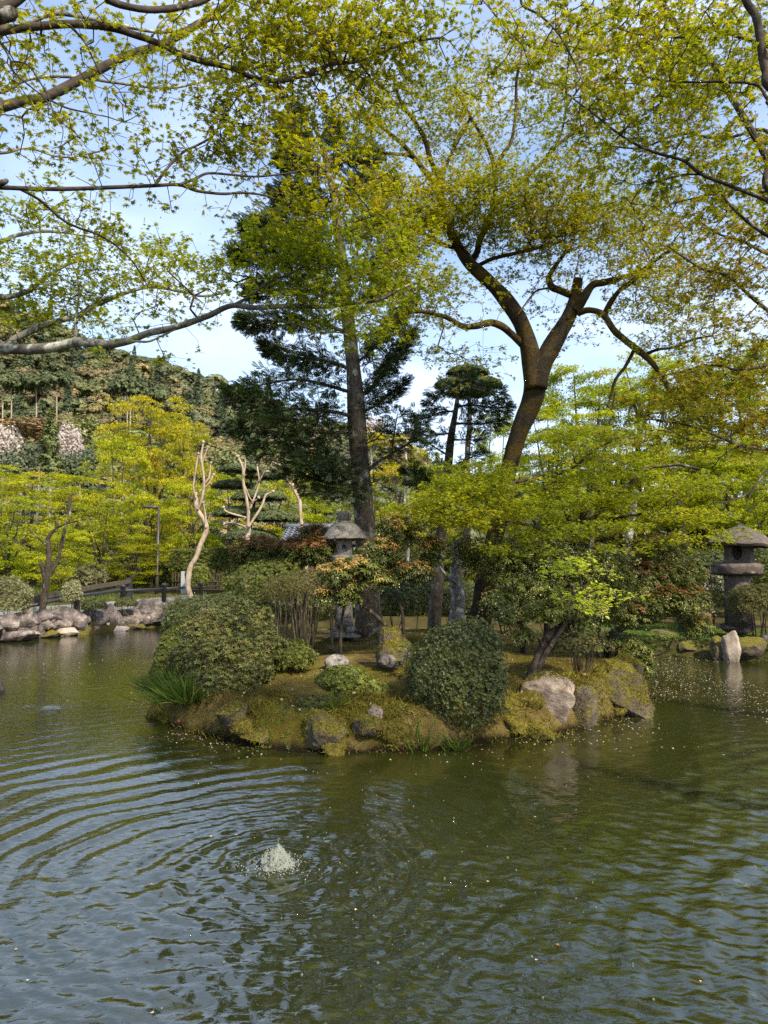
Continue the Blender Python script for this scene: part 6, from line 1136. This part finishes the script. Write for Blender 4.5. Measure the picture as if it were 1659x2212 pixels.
mb = MB(); mb.add(*lathe([(8 * S, hz(1126.2)), (13.5 * S, hz(1123)), (16 * S, hz(1117)), (15.6 * S, hz(1111)), (12 * S, hz(1106)), (6 * S, hz(1103.6)), (.5 * S, hz(1103))], 24, (X, Y, 0), wob=.005)); mb.build('finial', M['granite'], lan, smooth_=True)

Y = 18.3; S = Y / F; X = float(at(1596, 1300, Y)[0]); hz = lambda y: float(at(1596, y, Y)[2]); zb = gz(X, Y)
lan = thing('stone_lantern', 'tall rough brown stone lantern with a mushroom roof on the right bank', 'stone lantern', (X, Y, zb))
mb = MB(); V, Qf = rock_shape((X - .05, Y, hz(1352)), (30 * S, 30 * S, 16 * S), 311, 4, 9, .08); mb.add(V, Qf); mb.build('base_stone', M['rock_wall'], lan, smooth_=True)
mb = MB(); mb.add(*lathe([(27 * S, hz(1350)), (25.5 * S, hz(1310)), (24 * S, hz(1270)), (25 * S, hz(1238))], 22, (X - .03, Y, 0), wob=.03, lobes=4, lob=.06)); mb.build('pillar', M['stone_brown'], lan, smooth_=True)
mb = MB(); V, Qf = ICO[5]; V = np.sign(V) * np.abs(V) ** np.array([.75, .75, .42]); V = V * (1 + .06 * fbm(V + 4, 1.6, 4))[:, None] * np.array([50 * S, 42 * S, 15.5 * S]) + [X - .01, Y, hz(1229)]; mb.add(V, Qf); mb.build('platform', M['stone_brown'], lan, smooth_=True, sharp=26)
firebox((X + .05, Y, hz(1193)), 52 * S, 46 * S, 10.5 * S, 17 * S, -.62, 'stone_brown', lan, .95, .22)
mb = MB(); V, Fs = lathe([(26 * S, hz(1171)), (50 * S, hz(1176)), (66 * S, hz(1180)), (69 * S, hz(1175)), (61 * S, hz(1167)), (46 * S, hz(1156)), (30 * S, hz(1146)), (14 * S, hz(1138)), (.5 * S, hz(1135))], 30, (X + .16, Y, 0), wob=.035, lobes=4, lob=.06); V[:, 2] -= (V[:, 0] - X) * .06; mb.add(V, Fs); mb.build('roof', M['stone_brown'], lan, smooth_=True, sharp=32)

# ---- millstone lying on the moss
p = at(728, 1433, 11.2); zb = gz(p[0], p[1]); S = 11.2 / F
V, Fs = lathe([(6 * S, -.02), (22 * S, -.02), (24 * S, .03), (23 * S, .075), (20 * S, .09), (9 * S, .09), (6.5 * S, .075), (6 * S, .0)], 28, (0, 0, 0), wob=.012)
Fs = Fs[:1]; o = mk('millstone', V, Fs, M['granite'], smooth_=True); o.location = Vector((p[0], p[1], zb + .055)); o.rotation_euler = (.36, .05, 0); o.scale = (1.12, 1.12, 1.1); tag(o, 'round stone ring with a central hole lying on the moss', 'millstone')

# ================================================================ FENCE, HANDRAIL, LAMP, SIGN, HEDGE, HOUSE
def rod(a, b, r, sides=8): return tube(np.array([a, (np.asarray(a) + b) / 2, b]), r, sides)
fence = thing('rail_fence', 'black post and rail fence along the far path on the left', 'fence', at(266, 1298, 29))
posts = [(56, 1294, 1322, 23.6), (168, 1271, 1319, 25.5), (266, 1262, 1300, 29), (355, 1259, 1304, 31.3), (434, 1256, 1302, 34.5), (495, 1254, 1286, 38)]
tops = []
for x, y0, y1, Yp in posts:
    a, b = at(x, y0, Yp), at(x, y1, Yp); r = .105; b[2] = min(b[2], gz(b[0], b[1]) - .05)
    V, Fs = lathe([(r, b[2]), (r, a[2] - .10), (r * 1.12, a[2] - .095), (r * 1.12, a[2] - .06), (r, a[2] - .05), (r * .8, a[2] - .012), (r * .3, a[2])], 14, (a[0], a[1], 0)); MB().add(V, Fs).build('post', M['fence'], fence, smooth_=True); tops.append(a - [0, 0, .26])
for a, b in zip(tops[:-1], tops[1:]):
    d = norm(b - a) * .1; MB().add(*rod(a + d, b - d, .055)).build('rail', M['fence'], fence, smooth_=True)
hr = thing('handrail', 'grey brown two board handrail sloping down behind the black fence', 'handrail', at(279, 1291, 33))
a, b = at(279, 1252, 33), at(279, 1291, 33); MB().add(*box((a + b) / 2, (.24, .24, a[2] - b[2] + .2))).build('post', M['fence'], hr)
for (x0, y0, Y0, x1, y1, Y1) in [(283, 1255, 33, 190, 1270, 28), (190, 1270.5, 27.9, 60, 1295, 23.9), (279, 1272, 33, 170, 1284, 27.4), (160, 1286, 27, 60, 1308, 23.9)]:
    a, b = at(x0, y0, Y0), at(x1, y1, Y1); d = norm(b - a); s = np.cross(d, [0, 0, 1]); s = norm(s); u = np.cross(s, d); V = np.array([p + s * sx * .03 + u * sz * .09 for p in (a, b) for sx, sz in ((-1, -1), (1, -1), (1, 1), (-1, 1))])
    mk('board', V, [np.array([[0, 1, 2, 3], [7, 6, 5, 4], [0, 4, 5, 1], [1, 5, 6, 2], [2, 6, 7, 3], [3, 7, 4, 0]])], M['fence_brown'], hr)
Yl = 40; b = at(343, 1281, Yl); t = at(343, 1098, Yl); b[2] = gz(b[0], Yl) - .05
lamp = thing('street_lamp', 'slim dark brown lamp post with a flat head pointing left', 'street lamp', b)
MB().add(*lathe([(.11, b[2]), (.11, b[2] + 1.2), (.075, b[2] + 1.3), (.07, t[2])], 12, (t[0], t[1], 0))).build('pole', M['metal_dark'], lamp, smooth_=True)
MB().add(*rod(t + [.0, 0, -.05], t + [-.3, 0, .05], .05)).build('arm', M['metal_dark'], lamp, smooth_=True)
V, Fs = lathe([(.02, .14), (.18, .11), (.36, .03), (.38, -.03), (.34, -.05)], 20, (0, 0, 0)); V[:, 0] *= 1.25; V[:, 1] *= .6; MB().add(V + t + [-.48, 0, .06], Fs).build('lamp_head', M['metal_dark'], lamp, smooth_=True)
sg = thing('sign_post', 'plain pale grey upright marker behind the fence beside the kinked pale tree', 'sign', at(397, 1280, 36)); a, b = at(397, 1234, 36), at(397, 1282, 36); MB().add(*box((a + b) / 2, (.26, .09, a[2] - b[2]))).build('panel', M['sign'], sg)
# clipped hedge over a bamboo fence
Yh = 41; a, b = at(372, 1252, Yh), at(505, 1252, Yh); zt, zm = at(440, 1187, Yh)[2], at(440, 1232, Yh)[2]
hd = thing('hedge', 'dark green clipped hedge above the bamboo fence', 'hedge', ((a[0] + b[0]) / 2, Yh, gz(a[0], Yh))); L = Leaves(); nH = 5200
P = np.stack([rng.uniform(a[0], b[0], nH), Yh + rng.uniform(-.6, .6, nH), zm + (zt - zm) * rng.random(nH) ** .7], 1); s = rng.random(nH) < .5; P[s, 1] = Yh - .6 + rng.normal(0, .06, s.sum()); P[:, 2] += .10 * NZ(P, 1.2)
L.add(R5, P, rng.normal(0, 1, P.shape), np.array([0, -.6, .6]) + rng.normal(0, .5, P.shape), .10 * rng.uniform(.7, 1.2, nH), np.clip(.3 + .2 * NZ(P, 2) + rng.normal(0, .2, nH), 0, 1)); L.build('foliage', M['azalea_fresh'], hd)
for q in range(5):
    C, R = wlimb([(a[0] + .3 + q * (b[0] - a[0] - .6) / 4, Yh, gz(a[0], Yh) - .1), (a[0] + .35 + q * (b[0] - a[0] - .6) / 4, Yh, zm + .3)], .05, .04, 6); MB().add(*tube(C, R, 6)).build('stem', M['bark_dark'], hd, smooth_=True)
bf = thing('bamboo_fence', 'low bamboo lattice fence in the shade under the clipped hedge', 'fence', ((a[0] + b[0]) / 2, Yh - .9, gz(a[0], Yh))); z0 = gz(a[0], Yh) - .05
for q in range(22):
    x = a[0] + .3 + (b[0] - a[0] - .3) * q / 21; MB().add(*rod(np.array([x, Yh - .9, z0]), np.array([x, Yh - .9, zm - .1 + .04 * math.sin(q * 3)]), .035, 6)).build('cane', M['bamboo'], bf, smooth_=True)
for z in (.3, .75): MB().add(*rod(np.array([a[0] + .2, Yh - .96, z0 + z]), np.array([b[0], Yh - .96, z0 + z]), .03, 6)).build('rail', M['bamboo'], bf, smooth_=True)

# tiled house roof showing behind the red pieris
Yr = 31.0; c = at(668, 1168, Yr); e0, ridge = at(605, 1170, Yr)[2], at(668, 1136, Yr)[2]; xl, xr = at(604, 1170, Yr)[0], at(768, 1170, Yr)[0]; dp = 2.2; zb = gz(c[0], Yr)
hs = thing('garden_house', 'low building with a blue grey tiled roof behind the red tipped pieris', 'house', (c[0], Yr + dp, zb))
MB().add(*box(((xl + xr) / 2, Yr + dp, (zb + e0) / 2 - .1), (xr - xl - 1.0, 2 * dp - 1.0, e0 - zb))).build('wall', M['timber'], hs)
for sx in (-1, 0, 1): MB().add(*box(((xl + xr) / 2 + sx * (xr - xl - 1.1) / 2, Yr + .48, (zb + e0) / 2 - .12), (.14, .08, e0 - zb - .1))).build('timber_post', M['fence_brown'], hs)
sl = [np.array([xl, Yr, e0]), np.array([xr, Yr, e0]), np.array([xr, Yr + dp, ridge]), np.array([xl, Yr + dp, ridge])]; V = np.array(sl + [np.array([xr, Yr + 2 * dp, e0]), np.array([xl, Yr + 2 * dp, e0])]); Vd = V - [0, 0, .12]
mk('roof', np.concatenate([V, Vd]), [np.array([[0, 1, 2, 3], [3, 2, 4, 5], [6, 9, 8, 7], [9, 11, 10, 8], [0, 6, 7, 1], [5, 4, 10, 11], [0, 3, 9, 6], [3, 5, 11, 9], [1, 7, 8, 2], [2, 8, 10, 4]])], M['timber'], hs)
ncol, nrow = 14, 6; up = norm(sl[3] - sl[0]); Ls = np.linalg.norm(sl[3] - sl[0]); nn = np.cross([1, 0, 0], up); cw, ch = (xr - xl) / ncol, Ls / nrow; a_ = np.linspace(0, math.pi, 7)
prof = np.stack([np.cos(a_) * cw * .30 + cw * .12, np.sin(a_) * .075], 1); prof = np.concatenate([prof, [[-cw * .5, .0]]]); prof = prof[::-1]
tv = np.concatenate([np.stack([prof[:, 0], np.full(len(prof), y), prof[:, 1] + zz], 1) for y, zz in ((0, .05), (ch * 1.06, .015))]); k = len(prof); tf = np.array([[i, i + 1, i + 1 + k, i + k] for i in range(k - 1)]); Wt = tv[:, :1] * np.array([1.0, 0, 0]) + tv[:, 1:2] * up + tv[:, 2:] * nn
o = mk('roof_tile', Wt, [tf], M['tile'], smooth_=True); tm = o.data; bpy.data.objects.remove(o); oh = origin(hs)
for i in range(ncol):
    for j in range(nrow):
        o = bpy.data.objects.new('roof_tile', tm); COL.objects.link(o); o.parent = hs; o.location = Vector(sl[0] + np.array([(i + .5) * cw, 0, 0]) + up * j * ch + nn * .004 - oh)
MB().add(*tube(np.array([[xl - .05, Yr + dp, ridge + .1], [(xl + xr) / 2, Yr + dp, ridge + .1], [xr + .05, Yr + dp, ridge + .1]]), .13, 10)).build('ridge_tile', M['tile'], hs, smooth_=True)
# pale walled house glimpsed through the leaves on the right
Yw = 46; c = at(1290, 1130, Yw); zb = gz(c[0], Yw); xl, xr = at(1225, 1130, Yw)[0], at(1640, 1130, Yw)[0]; zt = at(1290, 1118, Yw)[2]; zr = at(1290, 1090, Yw)[2]
hs = thing('pale_house', 'long pale walled house glimpsed through the leaves on the right', 'house', ((xl + xr) / 2, Yw + 3, zb)); MB().add(*box(((xl + xr) / 2, Yw + 3, (zb + zt) / 2), (xr - xl, 6, zt - zb))).build('wall', M['plaster'], hs)
V = np.array([[xl - .6, Yw - .6, zt], [xr + .6, Yw - .6, zt], [xr + .6, Yw + 3, zr], [xl - .6, Yw + 3, zr], [xr + .6, Yw + 6.6, zt], [xl - .6, Yw + 6.6, zt]]); mk('roof', np.concatenate([V, V - [0, 0, .15]]), [np.array([[0, 1, 2, 3], [3, 2, 4, 5], [6, 9, 8, 7], [9, 11, 10, 8], [0, 6, 7, 1], [5, 4, 10, 11], [0, 3, 9, 6], [3, 5, 11, 9], [1, 7, 8, 2], [2, 8, 10, 4]])], M['tile'], hs)
for q in range(5):
    w = MB().add(*box((xl + 1.4 + q * (xr - xl - 2.8) / 4, Yw - .03, zb + 1.5), (1.2, .08, 1.3))).build('window', M['timber'], hs); MB().add(*box((xl + 1.4 + q * (xr - xl - 2.8) / 4, Yw - .085, zb + 1.5), (1.0, .02, 1.1))).build('pane', M['dark'], w)

# ================================================================ GROUND COVER AND WATER SURFACE
# moss cushions and short growth over the island, thick along its lip
def scatter(n, sel, zf):
    P = np.stack([rng.uniform(-5.2, 5.6, n), rng.uniform(8.2, 20.3, n)], 1); d = -sdist(P, ISL); P = P[sel(P, d)]; return np.c_[P, zf(P)]
EPS = .04
def tilt_n(P):
    zx = (isl_z(P[:, :2] + [EPS, 0]) - isl_z(P[:, :2] - [EPS, 0])) / (2 * EPS); zy = (isl_z(P[:, :2] + [0, EPS]) - isl_z(P[:, :2] - [0, EPS])) / (2 * EPS); return norm(np.stack([-zx, -zy, np.ones(len(P))], 1))
L = Leaves()
P = scatter(300000, lambda p, d: (d > -.02) & (d < .75) & (p[:, 1] < 14.5) & (rng.random(len(p)) < .95), isl_z); N_ = tilt_n(P); t = np.clip(.46 + .42 * NZ(P, 1.1) + .26 * NZ(P, 4.0) + rng.normal(0, .10, len(P)), 0, .9)
L.add(TS, P - N_ * .01, rng.normal(0, 1, P.shape), N_ + rng.normal(0, .4, P.shape), .052 * rng.uniform(.5, 1.5, len(P)) * (1 + .7 * NZ(P, 2)), t)
P = scatter(120000, lambda p, d: (d > .6) & (p[:, 1] < 15) & (NZ(np.c_[p, p[:, 0] * 0], .9) > -.25), isl_z); t = np.clip(.36 + .26 * NZ(P, .9) + rng.normal(0, .12, len(P)), 0, .9); L.add(TS, P, rng.normal(0, 1, P.shape), np.array([0, 0, 1.0]) + rng.normal(0, .4, P.shape), .03 * rng.uniform(.6, 1.4, len(P)), t)
for V, Q, lo in MOSSY:
    A_, B_, C_ = V[Q[:, 0]], V[Q[:, 1]], V[Q[:, 2]]; cr_ = np.cross(B_ - A_, C_ - A_); ar = np.linalg.norm(cr_, axis=1); fn = cr_ / ar[:, None].clip(1e-9); k_ = int(ar.sum() / 2 * 4200)
    f = rng.choice(len(Q), k_, p=ar / ar.sum()); u, v = rng.random((2, k_, 1)); sw = (u + v > 1)[:, 0]; u[sw], v[sw] = 1 - u[sw], 1 - v[sw]; P = A_[f] + u * (B_ - A_)[f] + v * (C_ - A_)[f]; n_ = fn[f]
    s = (n_[:, 2] + .7 * NZ(P, 2.2) > lo + .22) & (P[:, 2] > .03); P, n_ = P[s], n_[s]; t = np.clip(.46 + .42 * NZ(P, 1.1) + .26 * NZ(P, 4.0) + rng.normal(0, .10, len(P)), 0, .9)
    L.add(TS, P - n_ * .012, rng.normal(0, 1, P.shape), n_ + rng.normal(0, .4, P.shape), .04 * rng.uniform(.5, 1.5, len(P)), t)
L.build('moss', M['moss_tuft'], None, kind='stuff')
# little ferns, weeds and sedges hanging over the lip
L = Leaves(); P = scatter(26000, lambda p, d: (d > -.03) & (d < .42) & (p[:, 1] < 13.5) & (NZ(np.c_[p, p[:, 0] * 0], 1.7) > .05), isl_z); N_ = tilt_n(P)
L.add(R5, P, rng.normal(0, 1, P.shape), N_ + [0, -.2, .3] + rng.normal(0, .3, P.shape), .034 * rng.uniform(.6, 1.5, len(P)), np.clip(.35 + .3 * NZ(P, 3) + rng.normal(0, .2, len(P)), 0, .75))
L.build('undergrowth', M['grass'], None, kind='stuff')
# grass tussocks at the left end, a few thin ones along the lip and on the far bank
def tussock(label, x, y, Y, n, ln, lean, spread=.12, z=None):
    c = at(x, y, Y); zz = max(gz(c[0], Y), 0.0) if z is None else z; root = thing('grass_tussock', label, 'grass tuft', (c[0], Y, zz)); P = np.array([c[0], Y, zz]) + rng.normal(0, 1, (n, 3)) * [spread, spread * .7, .01]; o_ = P - P.mean(0)
    D = np.array([0, 0, .9]) + o_ * [4, 4, 0] + rng.normal(0, .25, (n, 3)) + lean; nr = np.cross(D, rng.normal(0, 1, (n, 3))); L = Leaves(); L.add(TB, P, D, nr + np.array(lean) * .5, ln * rng.uniform(.6, 1.15, n), np.clip(rng.normal(.45, .22, n), 0, 1)); L.build('blades', M['grass'], root)
tussock('big green grass tussock hanging over the water at the left end of the island', 405, 1545, 10.0, 420, .40, (-.1, -.35, 0), .16)
tussock('grass tussock at the leftmost tip of the island', 358, 1530, 10.9, 260, .36, (-.5, -.2, 0), .13)
tussock('small sedge tuft under the dark domed azalea at the waterline', 985, 1590, 8.75, 60, .25, (0, -.4, -.2), .05)
tussock('thin sedge tuft on the front bank below the small azalea', 728, 1545, 8.95, 40, .22, (0, -.4, 0), .05)
tussock('dry straw tuft beside the dark domed azalea', 912, 1590, 8.7, 30, .35, (0, -.1, .2), .06)
# broad leaved plant between the hollow boulder and the dome
c = at(880, 1445, 10.3); root = thing('broad_leaved_plant', 'young broad leaved plant with glossy upright leaves beside the dark dome', 'plant', (c[0], 10.3, gz(c[0], 10.3))); zz = gz(c[0], 10.3)
st = wlimb([(c[0], 10.3, zz), (c[0] - .02, 10.25, zz + .2), (c[0] + .02, 10.2, zz + .5)], .012, .005, 10); MB().add(*tube(*st, 6)).build('stem', M['twig'], root, smooth_=True)
LT = tmpl([[(0, 0, 0), (.14, .3, .05), (.0, .34, .0), (0, .0, 0)], [(0, 0, 0), (0, .34, 0), (-.14, .3, .05), (0, 0, 0)], [(0, .34, 0), (.14, .3, .05), (.11, .7, .02), (0, 1, -.12)], [(0, .34, 0), (0, 1, -.12), (-.11, .7, .02), (-.14, .3, .05)]])
for q in range(16):
    a_ = q * 2.4; z = zz + .12 + .028 * q; mk('leaf', *place(LT, np.array([[c[0], 10.24, z]]), np.array([[math.cos(a_), math.sin(a_), .55]]), np.array([[-.3 * math.cos(a_), -.3 * math.sin(a_), 1]]), .24 - .005 * q), M['broad'], root, tint=np.full(4, rng.random()))
# grass by the path, ground plants along both banks
L = Leaves(); P = np.stack([rng.uniform(-24, 2, 26000), rng.uniform(24, 46, 26000)], 1); d = sdist(P, POND); P = P[(d > .5) & (NZ(np.c_[P, P[:, 0] * 0], .35) > -.1) & (np.abs(P[:, 1] - (30 + .0 * P[:, 0])) > 2.5)]; P = np.c_[P, land_z(P)]
L.add(TB, P, np.array([0, 0, 1.0]) + rng.normal(0, .35, P.shape), rng.normal(0, 1, P.shape), .30 * rng.uniform(.5, 1.3, len(P)), np.clip(rng.normal(.5, .22, len(P)), 0, 1))
P = np.stack([rng.uniform(5.5, 14, 30000), rng.uniform(15.5, 25, 30000)], 1); d = sdist(P, POND); P = P[(d > -.02) & (d < 3)]; P = np.c_[P, land_z(P)]
L.add(R5, P, rng.normal(0, 1, P.shape), np.array([0, -.2, 1.0]) + rng.normal(0, .35, P.shape), .07 * rng.uniform(.5, 1.3, len(P)), np.clip(.4 + .3 * NZ(P, 1.2) + rng.normal(0, .2, len(P)), 0, 1)); L.build('grass', M['grass'], None, kind='stuff')
# petals and bud scales afloat, gathered under the island and on the right
def afloat(n, f):
    P = np.stack([rng.uniform(-9, 9, n), rng.uniform(3.2, 20, n)], 1); e = sdist(P, ISL); w = f(P, e) * (e > .02) * (sdist(P, POND) < -.05); return P[rng.random(n) < w]
P = afloat(90000, lambda p, e: .9 * np.exp(-e / .25) * smooth((13.5 - p[:, 1]) / 2) * (.5 + .8 * NZ(np.c_[p, p[:, 0] * 0], 1.3)) + .7 * smooth((p[:, 0] - .8) / 2.5) * smooth((p[:, 1] - 7.2) / 3) * np.clip(.35 + NZ(np.c_[p, p[:, 0] * 0 + 5], .6), 0, 1) + .05 * smooth((p[:, 1] - 11) / 5) * (p[:, 0] < -2) + .004)
L = Leaves(); P3 = np.c_[P, water_z(P) + .006]; L.add(TQ, P3, np.c_[rng.normal(0, 1, (len(P), 2)), np.zeros(len(P))], np.array([0, 0, 1.0]) + rng.normal(0, .12, P3.shape), .016 * rng.uniform(.5, 1.4, len(P)), rng.random(len(P))); L.build('floating_petals', M['petal'], None, kind='stuff')
# petals and dead leaves fallen on the moss
P = scatter(6000, lambda p, d: (d > .2) & (p[:, 1] < 16), isl_z); L = Leaves(); L.add(TQ, P + [0, 0, .012], rng.normal(0, 1, P.shape), np.array([0, 0, 1.0]) + rng.normal(0, .3, P.shape), .014 * rng.uniform(.5, 1.4, len(P)), rng.random(len(P))); L.build('fallen_petals', M['petal'], None, kind='stuff')
P = scatter(1500, lambda p, d: (d > .0) & (d < .5) & (p[:, 1] < 12), isl_z); L = Leaves(); L.add(T5, P[:40] + [0, -.02, .04], rng.normal(0, 1, (40, 3)), np.array([0, -.7, .7]) + rng.normal(0, .4, (40, 3)), .035, np.where(rng.random(40) < .3, 1, .75)); L.build('fallen_leaves', M['petal'], None, kind='stuff')
# bubbles
mbb = MB(); Vb, Fb = ICO[2]
P = np.stack([rng.uniform(-3.5, 3.5, 1500), rng.uniform(3.4, 9, 1500)], 1); P = P[(rng.random(len(P)) < .05 + .4 * np.exp(-((P[:, 0] - .4) ** 2 + (P[:, 1] - 5.0) ** 2) / 4)) & (sdist(P, ISL) > .1)]
for x, y in P: mbb.add(Vb * (.003 + .006 * rng.random() ** 2) + [x, y, float(water_z(np.array([[x, y]]))[0]) + .002], Fb)
mbb.build('bubbles', M['bubble'], None, smooth_=True, kind='stuff')
# fountains boiling up through the surface
def boil(label, c, rx, h, seed, lace=1500, sub=5):
    root = thing('bubbling_fountain', label, 'fountain', (c[0], c[1], 0)); V, Q = ICO[sub]; r2 = np.hypot(V[:, 0], V[:, 1]); n1 = fbm(V + seed, 2.6, 4); n2 = fbm(V + seed + 9, 7, 3)
    V = np.stack([V[:, 0] * rx * (1 + .16 * n1 + .05 * n2), V[:, 1] * rx * .8 * (1 + .16 * n1 + .05 * n2), np.maximum(V[:, 2], -.1) ** 1 * h * (1 - .35 * np.hypot(V[:, 0], V[:, 1])) * (1 + .30 * n1 + .12 * n2)], 1) + [c[0], c[1], -.01]; mk('water_dome', V, Q, M['foam'], root, smooth_=True)
    g = np.random.default_rng(seed); mb = MB(); a = g.uniform(0, 6.283, lace); rr = rx * (1 + g.exponential(.55, lace)); Vb, Fb = ICO[2]; sel = Vb
    for q in range(lace // 6):
        x, y = c[0] + rr[q] * math.cos(a[q]), c[1] + rr[q] * math.sin(a[q]) * .9; mb.add(Vb * g.uniform(.002, .006) + [x, y, float(water_z(np.array([[x, y]]))[0]) + .004], Fb)
    for q in range(int(lace * .8)):                       # froth beading on the dome and thrown drops
        f = V[g.integers(len(V))]
        if f[2] > -.005: mb.add(Vb * g.uniform(.0015, .0055) + f + g.normal(0, .006, 3) + [0, 0, .001 + .03 * g.random() ** 9], Fb)
    mb.build('froth', M['foam'], root, smooth_=True, kind='stuff')
c = on(596, 1872); boil('white bubbling upwelling in the open water in front of the island', c, .125, .135, 5)
c = on(112, 1530); boil('faint second upwelling of water near the left edge', c, .16, .05, 8, 900, 4)
